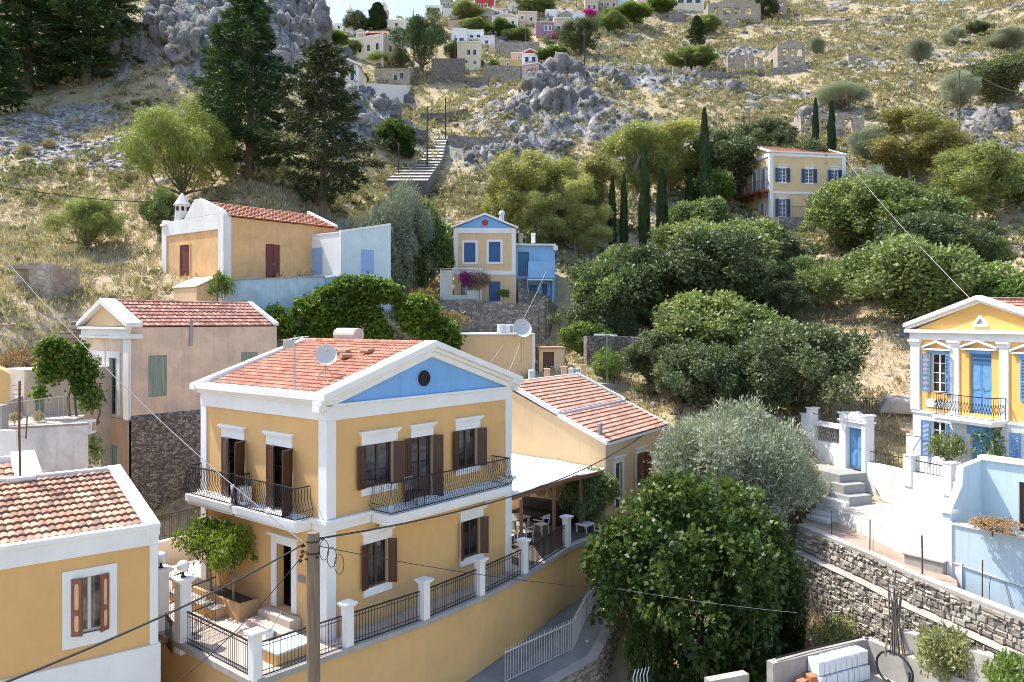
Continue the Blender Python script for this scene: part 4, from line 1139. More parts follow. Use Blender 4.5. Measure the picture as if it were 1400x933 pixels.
for i in range(nn + 1):
    for j in range(nn + 1):
        a = lerp3(fe_, i / nn); b = lerp3(be_, i / nn); q = a + (b - a) * (j / nn); q.z -= .05 * math.sin(PI * j / nn) + .03 * math.sin(i * 2.2)
        vs.append(pv((q.x, q.y), q.z))
n1 = nn + 1
aw.add(vs, [(i * n1 + j, (i + 1) * n1 + j, (i + 1) * n1 + j + 1, i * n1 + j + 1) for i in range(nn) for j in range(nn)])
ao = aw.build('awning', M['canvas'], pg, smooth=True)
so_ = ao.modifiers.new('thick', 'SOLIDIFY'); so_.thickness = .02
m = MB()
m.beam(pv(A0, A0.z - .1), pv(A1, A1.z - .1), .1, .16); m.beam(pv(A1, A1.z - .1), pv(A2, A2.z - .1), .1, .16)
for i in (.15, .45, .75): 
    a = lerp3(fe_, i); b = lerp3(be_, i); m.beam(pv(a, a.z - .2), pv(b, b.z - .2), .08, .12)
m.build('beams', M['pine'], pg)
for k, (x, y) in enumerate(((1.9, 35.4), (2.7, 36.6), (1.2, 34.6))):
    pass
tb = empty('dining_table', (-.35, 33.6, ZT), R(50), 'long grey dining table under the awning', 'table')
MB().box(-1.3, 1.3, -.45, .45, .72, .76).build('tabletop', M['steel'], tb, bev=.01)
for (a, b) in ((-1, -1), (1, -1), (-1, 1), (1, 1)): MB().box(a * 1.2 - .04, a * 1.2 + .04, b * .38 - .04, b * .38 + .04, 0, .715).build('leg', M['steel'], tb)
def terrace_chair(x, y, rz, lb):
    t = empty('garden_chair', (x, y, ZT), rz, lb, 'chair', 'white chairs under the awning')
    MB().box(-.24, .24, -.22, .24, .43, .46).build('seat', M['white_gloss'], t, bev=.01)
    m = MB(); m.beam((-.23, .24, .46), (-.22, .3, .85), .035, .03); m.beam((.23, .24, .46), (.22, .3, .85), .035, .03); m.beam((-.24, .3, .8), (.24, .3, .8), .03, .14); m.build('backrest', M['white_gloss'], t)
    for (a, b) in ((-1, -1), (1, -1), (-1, 1), (1, 1)): MB().beam((a * .21, b * .2, .43), (a * .24, b * .24, 0), .035, .035).build('leg', M['white_gloss'], t)
    for a in (-1, 1): MB().beam((a * .26, -.22, .64), (a * .26, .26, .66), .03, .03).build('armrest', M['white_gloss'], t)
terrace_chair(-.2, 32.4, R(140), 'white garden chair at the table, nearest the villa wall')
terrace_chair(.55, 33.0, R(140), 'white garden chair at the table, in front of the brown post')
terrace_chair(1.25, 34.2, R(230), 'white garden chair at the right end of the dining table')
sf = empty('sofa', extw(-1.2, 2.6, ZT + 5.59), ERZ + PI / 2, 'dark wicker sofa against the wall under the awning', 'sofa')
MB().box(-1.4, 1.4, -.45, .4, .0, .42).build('seat', M['iron'], sf, bev=.03); MB().box(-1.4, 1.4, -.8, -.46, 0, .85).build('backrest', M['iron'], sf, bev=.03)
wb = empty('wicker_chest', (-1.2, 34.9, ZT), R(50), 'woven straw chest behind the dining table', 'chest')
MB().box(-.45, .45, -.3, .3, 0, .55).build('body', M['dryplant'], wb, bev=.02); MB().box(-.48, .48, -.33, .33, .55, .63).build('lid', M['dryplant'], wb, bev=.02)
for k, (x, y, lb) in enumerate(((1.2, 33.4, 'round straw lamp under the awning, nearest the villa'), (2.0, 34.3, 'round straw lamp under the awning beside the brown post'))):
    t = empty('pendant_lamp', (x, y, -7.25), 0, lb, 'lamp', 'straw lamps under the awning')
    MB().lathe((0, 0, -.1), [(.05, .42), (.2, .34), (.26, .2), (.2, .06), (.1, 0)], 14).build('shade', M['dryplant'], t)
    MB().tube([(0, 0, .3), (0, 0, .62)], .008, 4).build('cord', M['iron'], t)
ob = empty('low_table', (3.2, 34.6, ZT), R(50), 'low white coffee table at the end of the terrace', 'table')
MB().box(-.35, .35, -.3, .3, .32, .37).build('tabletop', M['white_gloss'], ob)
for (a, b) in ((-1, -1), (1, -1), (-1, 1), (1, 1)): MB().box(a * .3 - .02, a * .3 + .02, b * .25 - .02, b * .25 + .02, 0, .32).build('leg', M['white_gloss'], ob)

tag(MB().poly([(.5, 29.3, ZT + .006), (2.1, 32.3, ZT + .006), (3.4, 33.95, ZT + .006), (4.4, 35.7, ZT + .006), (1.6, 38.6, ZT + .006), (-3.4, 35.6, ZT + .006)]).build('terrace_shade_deck', M['shade_deck']), 'dark floor sheet toned for the shade under the awning', kind='structure')  # sheet over the paving, its dark colour carries the awning's shade
# ================================================================ ochre annex behind, with two tiled roofs
ex = empty('annex_house', EXO - Vector((0, 0, 3.6)), ERZ, 'sand-coloured house with two stepped red tiled roofs behind the awning', 'house')
h0 = 3.6; W_ = 7.5; D_ = 5.3; sl2 = .45
ops = [(1.0, 1.75, .35, 2.55), (3.5, 4.3, .9, 2.65), (6.0, 6.7, .9, 2.6)]
m = MB()
m.wall((0, 0, 0), (1, 0, 0), W_, -1.6, h0, ops, .2, (0, 1, 0))
for x in (0, W_): m.poly([(x, 0, -1.6), (x, D_, -1.6), (x, D_, h0 + D_ * sl2 - .1), (x, 0, h0)])
m.poly([(0, D_, -1.6), (W_, D_, -1.6), (W_, D_, h0 + D_ * sl2 - .1), (0, D_, h0 + D_ * sl2 - .1)])
m.build('wall', M['sand'], ex)
m = MB(); L1 = math.hypot(2.5, 2.5 * sl2); L2 = math.hypot(D_ - 2.5, (D_ - 2.5) * sl2)
tile_slope(m, (.12, -.05, h0 + .06), (1, 0, 0), W_ - .24, (0, 1, sl2), L1, .22, .30, .022, lift=.045)
lower = m.build('roof', M['tile_pink'], ex)
m = MB(); tile_slope(m, (-.0 + .12, 2.45, h0 + 2.45 * sl2 + .16), (1, 0, 0), W_ - .5, (0, 1, sl2), L2, .22, .30, .022, lift=.045)
m.build('roof', M['tile_pink'], ex)
m = MB()
for x0, x1 in ((-.06, .16), (W_ - .16, W_ + .06)):
    m.prism([(x0, -.1, h0 - .06), (x0, 2.5, h0 + 2.5 * sl2 - .06), (x0, 2.5, h0 + 2.5 * sl2 + .13), (x0, -.1, h0 + .13)], (x1 - x0, 0, 0))
    m.prism([(x0, 2.4, h0 + 2.4 * sl2 + .02), (x0, D_ + .1, h0 + D_ * sl2 + .04), (x0, D_ + .1, h0 + D_ * sl2 + .26), (x0, 2.4, h0 + 2.4 * sl2 + .24)], ((x1 - x0) * (1 if x0 < 1 else .99), 0, 0))
m.box(.16, W_ - .16, 2.36, 2.50, h0 + 2.4 * sl2, h0 + 2.4 * sl2 + .20); m.box(-.05, W_ + .05, D_ - .02, D_ + .12, h0 + D_ * sl2, h0 + D_ * sl2 + .2)
m.box(.16, W_ - .16, -.1, -.02, h0 - .1, h0 + .02)
m.build('coping', M['white'], ex, bev=.01)
wd2 = (W_, D_)
opening(ex, 'front', wd2, 1.375, .35, .75, 2.2, M['white_gloss'], sur=.18, hood=.3, grid=(1, 1))
opening(ex, 'front', wd2, 3.9, .9, .8, 1.75, M['shutter_rust'], sur=.16, hood=.3, grid=(2, 1), shut=M['shutter_rust'], style='panel', angles=(110, 100))
opening(ex, 'front', wd2, 6.35, .9, .7, 1.7, M['white_gloss'], sur=.16, hood=.3, grid=(2, 1))
fl_ = empty('roof_vent', extw(.55, .55, .3), ERZ, 'grey metal flue pipe on the lower annex roof', 'flue')
MB().lathe((0, 0, -.1), [(.11, 0), (.11, .5), (.13, .5), (.13, .62), (.1, .64)], 12).build('pipe', M['steel'], fl_)
# ================================================================ bottom-left ochre house
o2 = P(213, 720, 21); a2 = Vector((.78, .62, 0)).normalized(); r2 = math.atan2(a2.y, a2.x); b2 = Vector((-a2.y, a2.x, 0))
lh = empty('cottage', (o2.x, o2.y, o2.z - 5), r2, 'ochre cottage with white trim, mottled old tile roof and one rust-shuttered window', 'house')
def cotw(x, y, z): return Vector((o2.x, o2.y, o2.z)) + a2 * x + b2 * y + Vector((0, 0, z))
T = 5.0; LW = 7.0; LD = 8.6; sl3 = .88 / 4.3
m = MB(); m.wall((-LW, 0, 0), (1, 0, 0), LW, -4, T, [(LW - 1.98, LW - 1.14, T - 2.4, T - .98)], .2, (0, 1, 0))
for x in (-LW, 0): m.poly([(x, 0, -4), (x, LD, -4), (x, LD, T), (x, LD / 2, T + .86), (x, 0, T)])
m.poly([(-LW, LD, -4), (0, LD, -4), (0, LD, T), (-LW, LD, T)]); m.build('wall', M['ochre'], lh)
m = MB()
m.box(-LW, .06, -.06, .12, T - .46, T - .02); m.box(-.16, .05, -.05, .15, T - 3.08, T - .461); m.box(-LW, .10, -.09, .12, -4, T - 3.08)
m.box(-LW - .05, .09, -.12, .16, T - .018, T + .10)
for x0 in (-.26, -LW):
    for sg in (1, -1):
        y0 = 0 if sg > 0 else LD; m.prism([(x0, y0 - sg * .10, T - .22), (x0, LD / 2, T + .66), (x0, LD / 2, T + 1.02), (x0, y0 - sg * .10, T + .12)], (.34, 0, 0))
m.build('trim', M['white'], lh, bev=.012)
m = MB(); tile_slope(m, (-LW + .3, .17, T + .03), (1, 0, 0), LW - .58, (0, 1, sl3), math.hypot(LD / 2 - .1, .88) - .05, .175, .37, .038, seg=4, lift=.06)
tile_slope(m, (-LW + .3, LD - .1, T + .03), (1, 0, 0), LW - .58, (0, -1, sl3), math.hypot(LD / 2 - .1, .88) - .05, .24, .44, .045, seg=2)
m.build('roof', M['tile_old'], lh)
m = MB(); m.box(-LW + .3, -.28, LD / 2 - .12, LD / 2 + .12, T + .86, T + .98); m.box(-2.9, -2.2, LD / 2 - .3, LD / 2 - .05, T + .87, T + .99)
m.build('ridge_cap', M['white_old'], lh, bev=.01)
# window: rust shutters with cream panels
wn_ = obj('window', frame_mesh('window', .84, 1.42, M['white_gloss'], (2, 1), 'window'), lh, (-1.56, 0, T - 2.4), 0)
obj('pane', pane_mesh(.84, 1.42, M['glass_lit']), wn_)
obj('surround', surround_mesh(.84, 1.42, .2, M['white'], 0, .3), wn_)
for sg in (-1, 1):
    m = MB(); lw = .26
    m.box(0, lw, -.02, .02, 0, 1.42)
    sh = m.build('shutter', M['shutter_rust'], wn_, (sg * .42, -.05, 0), (-R(35) if sg < 0 else PI + R(35)))
    c = MB()
    for z0, z1 in ((.12, .52), (.66, 1.30)):
        for yy in (-.026, .018): c.prism([(.08 + .05 * (1 - math.cos(k)) , yy, 0) for k in ()] or [(.08, yy, z0 + .04), (.10, yy, z0), (.16, yy, z0), (.18, yy, z0 + .04), (.18, yy, z1 - .04), (.16, yy, z1), (.10, yy, z1), (.08, yy, z1 - .04)], (0, .008, 0))
    c.build('shutter_panel', M['cream'], wn_, (sg * .42, -.05, 0), (-R(35) if sg < 0 else PI + R(35)))
# small tiled roof at the far left with a white chimney wall
p = P(28, 640, 27.5)
sr = empty('side_roof', (p.x, p.y, p.z), r2, 'small old tiled roof with a wide white parapet at the left edge', 'roof')
m = MB(); tile_slope(m, (-3.5, -.9, -.45), (1, 0, 0), 3.3, (0, 1, .3), 1.8, .24, .44, .045, seg=4, lift=.05); m.build('roof', M['tile_old'], sr)
m = MB(); m.prism([(-.2, -1.3, -3), (-.2, 1.0, -3), (-.2, 1.0, .45), (-.2, -1.3, -.25)], (.75, 0, 0)); m.box(-3.5, -.2, .9, 1.15, -3, .3); m.build('parapet', M['white'], sr, bev=.015)
p = cotw(-2.55, LD / 2, .95)
an = empty('roof_aerial', p, 0, 'rusty red antenna mast standing on the ridge of the bottom-left cottage', 'antenna')
MB().tube([(0, 0, 0), (-.03, 0, 1.2), (-.02, 0, 2.75)], .03, 6).build('mast', M['rust'], an)
m = MB(); m.tube([(.16, 0, 1.1), (.2, 0, 1.75)], .02, 5); m.tube([(0, 0, 1.15), (.18, 0, 1.15)], .01, 4); m.tube([(0, 0, 1.7), (.2, 0, 1.7)], .01, 4)
for k in range(5): m.tube([(-.22, 0, 2.1 + .13 * k), (.06, 0, 2.12 + .13 * k)], .008, 4)
m.build('aerial', M['rust'], an)
# whitewashed lane walls behind the cottage
def wall_thing(name, pts, ztops, zbot, th, mat, label, cat='wall', grp=None, coping=None):
    p0 = pts[0]; t = empty(name, (p0[0], p0[1], zbot), 0, label, cat, grp)
    m = MB()
    for i in range(len(pts) - 1):
        a = Vector((pts[i][0] - p0[0], pts[i][1] - p0[1], 0)); b = Vector((pts[i + 1][0] - p0[0], pts[i + 1][1] - p0[1], 0))
        d = (b - a).normalized(); s_ = Vector((-d.y, d.x, 0)) * th / 2
        za = ztops[i] - zbot; zb = ztops[i + 1] - zbot; q = lambda p, z, k: p + s_ * k + Vector((0, 0, z))
        m.add([q(a, 0, -1), q(b, 0, -1), q(b, 0, 1), q(a, 0, 1), q(a, za, -1), q(b, zb, -1), q(b, zb, 1), q(a, za, 1)],
              [(0, 3, 2, 1), (4, 5, 6, 7), (0, 1, 5, 4), (1, 2, 6, 5), (2, 3, 7, 6), (3, 0, 4, 7)])
    m.build('body', mat, t)
    if coping:
        m = MB()
        for i in range(len(pts) - 1):
            a = Vector((pts[i][0] - p0[0], pts[i][1] - p0[1], ztops[i] - zbot + .03)); b = Vector((pts[i + 1][0] - p0[0], pts[i + 1][1] - p0[1], ztops[i + 1] - zbot + .03)); m.beam(a, b, th + .08, .08)
        m.build('coping', coping, t, bev=.01)
    return t
def pw(px, py, Y): p = P(px, py, Y); return (p.x, p.y), p.z
A_ = [pw(10, 586, 30.5), pw(120, 580, 32.0)]
wall_thing('lane_wall', [a[0] for a in A_], [a[1] for a in A_], -9.4, .4, M['white_worn'], 'patchy whitewashed wall under the railing on the left', coping=M['concrete'])
A_ = [pw(95, 619, 32.6), pw(133, 617, 33.6)]
wall_thing('lane_wall', [a[0] for a in A_], [a[1] for a in A_], -9.4, .5, M['white'], 'low clean white wall in front of the mint shutters')
A_ = [pw(-30, 590, 28.5), pw(17, 588, 29.5)]
wall_thing('lane_wall', [a[0] for a in A_], [a[1] for a in A_], -9.4, .5, M['white'], 'white cement wall block at the left edge')
A_ = [pw(212, 742, 30.0), pw(272, 728, 31.8)]
wall_thing('lane_wall', [a[0] for a in A_], [a[1] for a in A_], -9.6, .3, M['white_old'], 'whitewashed wall below the iron railing between the cottage and the villa')
q1, q2 = P(212, 742, 30.0), P(274, 726, 31.8)
fence_panel(q1, q2, 'black iron railing at the foot of the dark stone wall', h=.95, inset=0, grp=None)
q1, q2 = P(7, 586, 30.4), P(93, 574, 31.7)
fence_panel(q1, q2, 'grey steel railing on the whitewashed wall at the left', h=.95, mat='steel', inset=0, step=.17, grp=None, style='bars')
MBp = MB().box(-.2, .2, -.2, .2, 0, 1.05).build('railing_pillar', M['grey_wall'], None, P(0, 590, 30.2) + Vector((0, 0, -.05))); tag(MBp, 'grey cement pillar at the left end of the steel railing', 'pillar')
# terrace floor and ramp of the left neighbour
A_ = [pw(-20, 580, 31), pw(100, 572, 32.5), pw(120, 566, 35.5), pw(-40, 560, 36)]
tag(MB().poly([(a[0][0], a[0][1], -4.15) for a in A_]).build('left_terrace_paving', M['terrace']), 'paved terrace behind the steel railing', kind='structure')
rp = empty('cement_ramp', P(-20, 562, 33.2), 0, 'sloping cement ramp parapet beside the vine at the left', 'ramp')
v = [P(-20, 548, 33.2), P(52, 520, 35.2)]
m = MB(); d = v[1] - v[0]; m.prism([Vector((0, 0, -1.3)), d * 1.0 + Vector((0, 0, -d.z - 1.2)), d, Vector((0, 0, 0.02))], (-.5, 1.6, 0)); m.build('body', M['grey_wall'], rp, bev=.02)
vh = empty('vine_wall', P(57, 560, 34.8), RZ, 'grey plastered outbuilding wall with a green door beneath the vine', 'outbuilding')
m = MB(); m.wall((-.6, 0, 0), (1, 0, 0), 3.6, -6.5, 1.75, [(.35, .75, -.45, 1.35)], .15, (0, 1, 0)); m.box(-.6, 3.0, .25, 2.5, -6.5, 1.74); m.build('wall', plaster('grey_pink_plaster', (.62, .53, .44), .10, .45, (.34, .29, .25)), vh)
MB().box(-.25, .15, .06, .1, -.45, 1.35).build('door', M['shutter_green'], vh)
ac_unit(P(117, 594, 33.2) + Vector((0, 0, .0)), RZ + .3, 'grey weathered air conditioner low on the wall beside the vine', .8, .6)

# ================================================================ pink-beige house with the small pediment
o3 = P(178, 448, 36)
pk = empty('townhouse', (o3.x, o3.y, -9.3), RZ, 'weathered pink-beige townhouse with a small pediment, green shutters and a dark stone lower side wall', 'house')
pw3, pd3 = 7.7, 4.75; T3 = -.33 + 9.3
def pkw(x, y, z): return Vector((o3.x, o3.y, z)) + AX * x + AY * y
lops = [(1.25, 2.0, T3 - 4.05, T3 - 1.42), (2.75, 3.5, T3 - 4.05, T3 - 1.42), (1.15, 1.85, T3 - 7.2, T3 - 5.44), (2.55, 3.25, T3 - 7.2, T3 - 5.43)]
sops = [(.83, 1.72, T3 - 3.22, T3 - 1.3), (5.6, 6.55, T3 - 3.2, T3 - 1.3)]
m = MB()
m.wall((0, 0, 0), (1, 0, 0), pw3, T3 - 4.02, T3, sops, .14, (0, 1, 0)); m.wall((0, 0, 0), (0, 1, 0), pd3, T3 - 4.2, T3, lops[:2], .2, (1, 0, 0))
m.poly([(0, pd3, -2), (pw3, pd3, -2), (pw3, pd3, T3), (0, pd3, T3)]); m.poly([(pw3, 0, T3 - 4.02), (pw3, pd3, T3 - 4), (pw3, pd3, T3), (pw3, pd3 / 2, T3 + 1.15), (pw3, 0, T3)])
m.build('wall', M['pink'], pk)
m = MB(); m.wall((-.05, 0, 0), (0, 1, 0), pd3, -2, T3 - 4.2, lops[2:], .2, (1, 0, 0)); m.build('lower_front_wall', M['rose'], pk)
m = MB(); m.wall((-.05, -.18, 0), (1, 0, 0), pw3 + .1, -2, T3 - 4.15, (), .2, (0, 1, 0)); m.poly([(-.05, -.18, T3 - 4.15), (pw3 + .05, -.18, T3 - 4.15), (pw3 + .05, 0, T3 - 4.0), (-.05, 0, T3 - 4.0)]); m.poly([(pw3 + .05, -.18, -2), (pw3 + .05, pd3, -2), (pw3 + .05, pd3, T3 - 4.0), (pw3 + .05, -.18, T3 - 4.15)]); m.build('stone_base', M['rubble_dark'], pk)
m = MB()
m.poly([(-.02, .15, T3 + .05), (-.02, pd3 - .15, T3 + .05), (-.02, pd3 / 2 + .1, T3 + 1.1)]); m.build('pediment', M['sand'], pk)
m = MB()
m.box(-.12, -.001, -.08, .45, T3 - 4.2, T3 - .52); m.box(-.12, -.001, pd3 - .4, pd3 + .05, T3 - 4.2, T3 - .52)
m.box(-.2, -.0015, -.14, pd3 + .1, T3 - .52, T3 - .40); m.box(-.14, -.0015, -.08, pd3 + .05, T3 - .40, T3 - .10); m.box(-.28, -.0015, -.2, pd3 + .15, T3 - .10, T3 + .02)
m.box(-.16, .5, -.20, -.001, T3 - .52, T3 - .3)
for y0, y1 in ((-.25, pd3 / 2 + .02), (pd3 + .2, pd3 / 2 + .02)):
    m.prism([(-.3, y0, T3 - .0), (-.3, y1, T3 + 1.10), (-.3, y1, T3 + 1.36), (-.3, y0, T3 + .22)], (.75, 0, 0))
MB().prism([(pw3 - .2, -.1, T3 + .05), (pw3 - .2, pd3 / 2, T3 + 1.2), (pw3 - .2, pd3 / 2, T3 + 1.36), (pw3 - .2, -.1, T3 + .2)], (.26, 0, 0)).build('gable_coping', M['white_old'], pk)
m.build('trim', M['white_old'], pk, bev=.015)
m = MB(); s4 = 1.15 / (pd3 / 2); LL = math.hypot(pd3 / 2 + .05, 1.15)
tile_slope(m, (.46, -.05, T3 + .04), (1, 0, 0), pw3 - .68, (0, 1, s4), LL, .25, .40, .045, lift=.05); tile_slope(m, (.46, pd3 + .05, T3 + .04), (1, 0, 0), pw3 - .68, (0, -1, s4), LL, .25, .40, .045, lift=.05)
ridge_tiles(m, (.46, pd3 / 2, T3 + 1.2), (pw3 - .2, pd3 / 2, T3 + 1.2), .11); m.build('roof', M['tile_dark'], pk)
gsh, msh = M['shutter_green'], M['shutter_mint']
d3 = (pw3, pd3)
for (a, b, c, d) in sops: opening(pk, 'front', d3, (a + b) / 2, c, b - a, d - c, gsh, shut=gsh, style='flat', closed=True)
for (a, b, c, d) in lops[:2]: opening(pk, 'left', d3, (a + b) / 2, c, b - a, d - c, msh, sur=.3, hood=.0, grid=(2, 4), smat=M['white_old'])
for (a, b, c, d) in lops[2:]: opening(pk, 'left', d3, (a + b) / 2, c, b - a, d - c, msh, shut=msh, style='panel', closed=True)
m = MB(); m.tube([(2.9, -.06, T3 + .35), (2.9, -.06, T3 - .3), (2.85, -.1, T3 - .9)], .08, 8); m.build('rain_pipe', M['grey_wall'], pk)

# ================================================================ orange house above with white annex and washed blue parapet
o4 = P(306, 408, 46)
org = empty('hill_house', (o4.x, o4.y, o4.z), RZ, 'orange house with white stepped front gable, dark red shutter and red door', 'house')
ow, od, oh = 8.1, 7.0, 4.9
m = MB(); m.wall((0, 0, 0), (1, 0, 0), ow, -2, oh - .15, [(2.77, 3.82, .9, 3.36)], .15, (0, 1, 0)); m.wall((0, 0, 0), (0, 1, 0), od, -2, oh, [(3.75, 4.9, 1.44, 3.33)], .12, (1, 0, 0))
m.poly([(ow, 0, -2), (ow, od, -2), (ow, od, oh - .5), (ow, od / 2, oh + .6), (ow, 0, oh - .15)]); m.poly([(0, od, -2), (ow, od, -2), (ow, od, oh - .3), (0, od, oh - .3)]); m.build('wall', M['orange'], org)
m = MB(); e = .07
m.box(-e, .02, -e, .5, -2, oh - .0); m.box(0.021, .45, -e, -.001, -2, oh); m.box(-e, .02, od - .5, od + e, -2, oh + .0); m.box(-e, .02, .501, od - .501, oh - .88, oh)
m.prism([(-e, .0, oh), (-e, .9, oh), (-e, 2.6, oh + .95), (-e, 3.2, oh + 1.0), (-e, 4.6, oh + .3), (-e, 6.2, oh), (-e, od, oh)][::-1] if False else [(-e, .0, oh + .001), (-e, od * .62, oh + .001), (-e, od * .55, oh + .45), (-e, 3.15, oh + 1.08), (-e, 2.5, oh + 1.1), (-e, .2, oh + .25)], (.3, 0, 0))
m.box(-.16, .05, od - .6, od + .12, oh - .25, oh - .12); m.box(-e, .25, od - .45, od + .05, oh + .001, oh + .12)
m.build('front_gable', M['white_old'], org, bev=.02)
m = MB(); tile_slope(m, (.25, -.12, oh - .12), (1, 0, 0), ow - .5, (0, 1, .38), math.hypot(2.9, 2.9 * .38), .25, .40, .04, lift=.06); tile_slope(m, (.25, 5.7, oh - .12), (1, 0, 0), ow - .5, (0, -1, .38), math.hypot(2.9, 2.9 * .38), .25, .5, .04)
m.build('roof', M['tile_red'], org)
m = MB(); m.prism([(ow - .25, -.1, oh - .1), (ow - .25, 2.8, oh + 1.02), (ow - .25, 2.8, oh + 1.2), (ow - .25, -.1, oh + .06)], (.3, 0, 0)); m.build('coping', M['white_old'], org)
solid_door(org, 'front', (ow, od), 3.3, .9, 1.05, 2.46, M['shutter_red'], leaves=2)
opening(org, 'left', (ow, od), 4.325, 1.44, 1.15, 1.89, M['shutter_red'], shut=M['shutter_red'], style='flat', closed=True, sur=.1, smat=M['orange'])
ct = empty('chimney_turret', o4 + AX * .5 + AY * 5.6 + Vector((0, 0, oh - .4)), RZ, 'white turret chimney with a pyramid cap on the orange house', 'chimney')
m = MB(); m.lathe((0, 0, 0), [(.48, 0), (.46, .4), (.43, 1.1), (.43, 1.42)], 8); m.build('shaft', M['white_old'], ct)
m = MB(); m.lathe((0, 0, 1.42), [(.52, 0), (.52, .06), (.42, .2), (.05, .78)], 8); m.build('cap', M['white_old'], ct)
m = MB()
for k in range(8): m.obox((.42 * math.cos(PI / 8 + k * PI / 4), .42 * math.sin(PI / 8 + k * PI / 4), 1.18), (.07 * math.sin(PI / 8 + k * PI / 4), -.07 * math.cos(PI / 8 + k * PI / 4), 0), (.02, 0, 0), (0, 0, .13))
m.build('smoke_holes', M['black'], ct)
sh_ = empty('oven_shed', o4 + AX * -.1 + AY * .9 + Vector((0, 0, -.7)), RZ, 'small cream lean-to with a sloping plastered roof against the orange front wall', 'lean-to')
m = MB(); m.prism([(-1.3, -.4, 0), (-.0, -.4, 0), (-.0, -.4, 1.9), (-1.3, -.4, 1.3)], (0, 2.6, 0)); m.build('body', M['sand'], sh_, bev=.05)
m = MB(); m.prism([(-1.35, -.45, 1.3), (0.0, -.45, 1.92), (0, -.45, 2.0), (-1.35, -.45, 1.38)], (0, 2.7, 0)); m.build('roof', plaster('cream_render', (.74, .64, .46), .05), sh_, bev=.02)
sh2 = empty('oven_shed', o4 + AX * -2.2 + AY * .2 + Vector((0, 0, -3.4)), RZ, 'lower cream-topped block in front of the orange house', 'lean-to')
m = MB(); m.box(0, 1.6, 0, 3.2, 0, 2.45); m.build('body', M['concrete'], sh2, bev=.05); m = MB(); m.box(-.06, 1.66, -.06, 3.26, 2.452, 2.62); m.build('top', plaster('cream_top', (.74, .64, .46), .05), sh2, bev=.04)
# white annex
o5 = P(466, 394, 49)
anx = empty('white_annex', (o5.x, o5.y, o5.z), RZ, 'white lean-to house with pale blue shutters next to the orange house', 'house')
aw_, ad_, ah = 4.1, 5.8, 3.4
m = MB(); m.wall((0, 0, 0), (0, 1, 0), ad_, -3, ah, [(1.8, 2.9, .87, 2.6)], .15, (1, 0, 0)); m.poly([(0, ad_, -3), (aw_, ad_, -3), (aw_, ad_, 4.2), (0, ad_, ah)]); m.build('wall', M['white'], anx)
m = MB(); m.wall((0, 0, 0), (1, 0, 0), aw_, -3, ah, [(1.6, 2.65, .97, 2.5)], .15, (0, 1, 0)); m.poly([(0, 0, ah), (aw_, 0, ah), (aw_, 0, 4.2)]); m.poly([(aw_, 0, -3), (aw_, ad_, -3), (aw_, ad_, 4.2), (aw_, 0, 4.2)]); m.build('side_wall', M['ice'], anx)
m = MB(); tile_slope(m, (.1, .22, ah + .02), (0, 1, 0), ad_ - .3, (1, 0, .2), 4.0, .25, .4, .04); m.build('roof', M['tile_red'], anx)
m = MB(); m.prism([(0, -.02, ah), (aw_, -.02, 4.22), (aw_, -.02, 4.36), (0, -.02, ah + .14)], (0, .22, 0)); m.box(-.04, .1, .2, ad_, ah, ah + .08); m.build('coping', M['white'], anx)
opening(anx, 'left', (aw_, ad_), 2.35, .87, 1.1, 1.73, M['shutter_sky'], shut=M['shutter_sky'], style='flat', closed=True)
opening(anx, 'front', (aw_, ad_), 2.12, .97, 1.05, 1.53, M['shutter_sky'], shut=M['shutter_sky'], style='flat', closed=True)
# washed blue parapet terrace
A_ = [pw(307, 384, 45.5), pw(444, 379, 47.2)]
t = wall_thing('parapet', [a[0] for a in A_], [a[1] for a in A_], A_[0][1] - 3.4, .3, M['washed_blue'], 'blotchy faded blue parapet wall below the red door', coping=M['grey_wall'])
A_ = [pw(444, 379, 47.2), pw(462, 376, 50.5)]
wall_thing('parapet', [a[0] for a in A_], [a[1] for a in A_], -2, .3, M['washed_blue'], 'short return of the faded blue parapet beside the vine')
tag(MB().poly([o4 + AX * .3 + AY * -.1 + Vector((0, 0, .6)), o4 + AX * 8 + AY * -.1 + Vector((0, 0, .6)), P(462, 390, 49.5), P(444, 392, 47.3), P(307, 395, 45.6)]).build('upper_terrace_paving', M['concrete']), 'cement terrace behind the faded blue parapet', kind='structure')
A_ = [pw(355, 428, 44.5), pw(415, 428, 46), pw(545, 446, 47.5), pw(632, 470, 48.0)]
wall_thing('vine_support_wall', [a[0] for a in A_], [a[1] - .6 for a in A_], -9.5, .5, M['rubble_dark'], 'dark stone retaining wall behind the villa, mostly under vines')

# ================================================================ flat ochre building behind the villa roofs
A0_, z0_ = pw(728, 458, 49); 
fb = empty('flat_roof_house', P(728, 520, 49), R(4), 'low buff flat-roofed building behind the villa pediment', 'building')
hh_ = P(728, 458, 49).z - P(728, 520, 49).z
m = MB(); m.box(-5.2, 0, 0, 4, -5.5, hh_); m.build('wall', M['buff'], fb)
m = MB(); m.box(-5.3, .14, -.12, 4.1, hh_ + .002, hh_ + .09); m.box(-.02, .16, -.06, .5, -4, hh_ - .0); m.build('coping', M['white_old'], fb, bev=.01)
m = MB(); m.tube([(-4.9, -.06, hh_ - .1), (-4.9, -.06, -2)], .03, 6); m.build('rain_pipe', M['sand'], fb)
ac_unit(P(691, 457, 49.6), R(10), 'white air conditioner on the flat buff roof', 1.0, .62)
sat_dish(P(713, 497, 48.2), R(15), 'tall pole-mounted pale satellite dish in front of the flat buff building', .62, 1.6, tripod=False)
t = empty('garden_shed', P(737, 520, 49.5), R(6), 'small orange shed with a dark brown doorway and blue window', 'shed')
m = MB(); m.wall((0, 0, 0), (1, 0, 0), 1.6, -1, 1.95, [(.25, .95, -.2, 1.75)], .2, (0, 1, 0)); m.box(0, 1.6, .21, 1.6, -1, 1.94); m.build('wall', M['sand'], t)
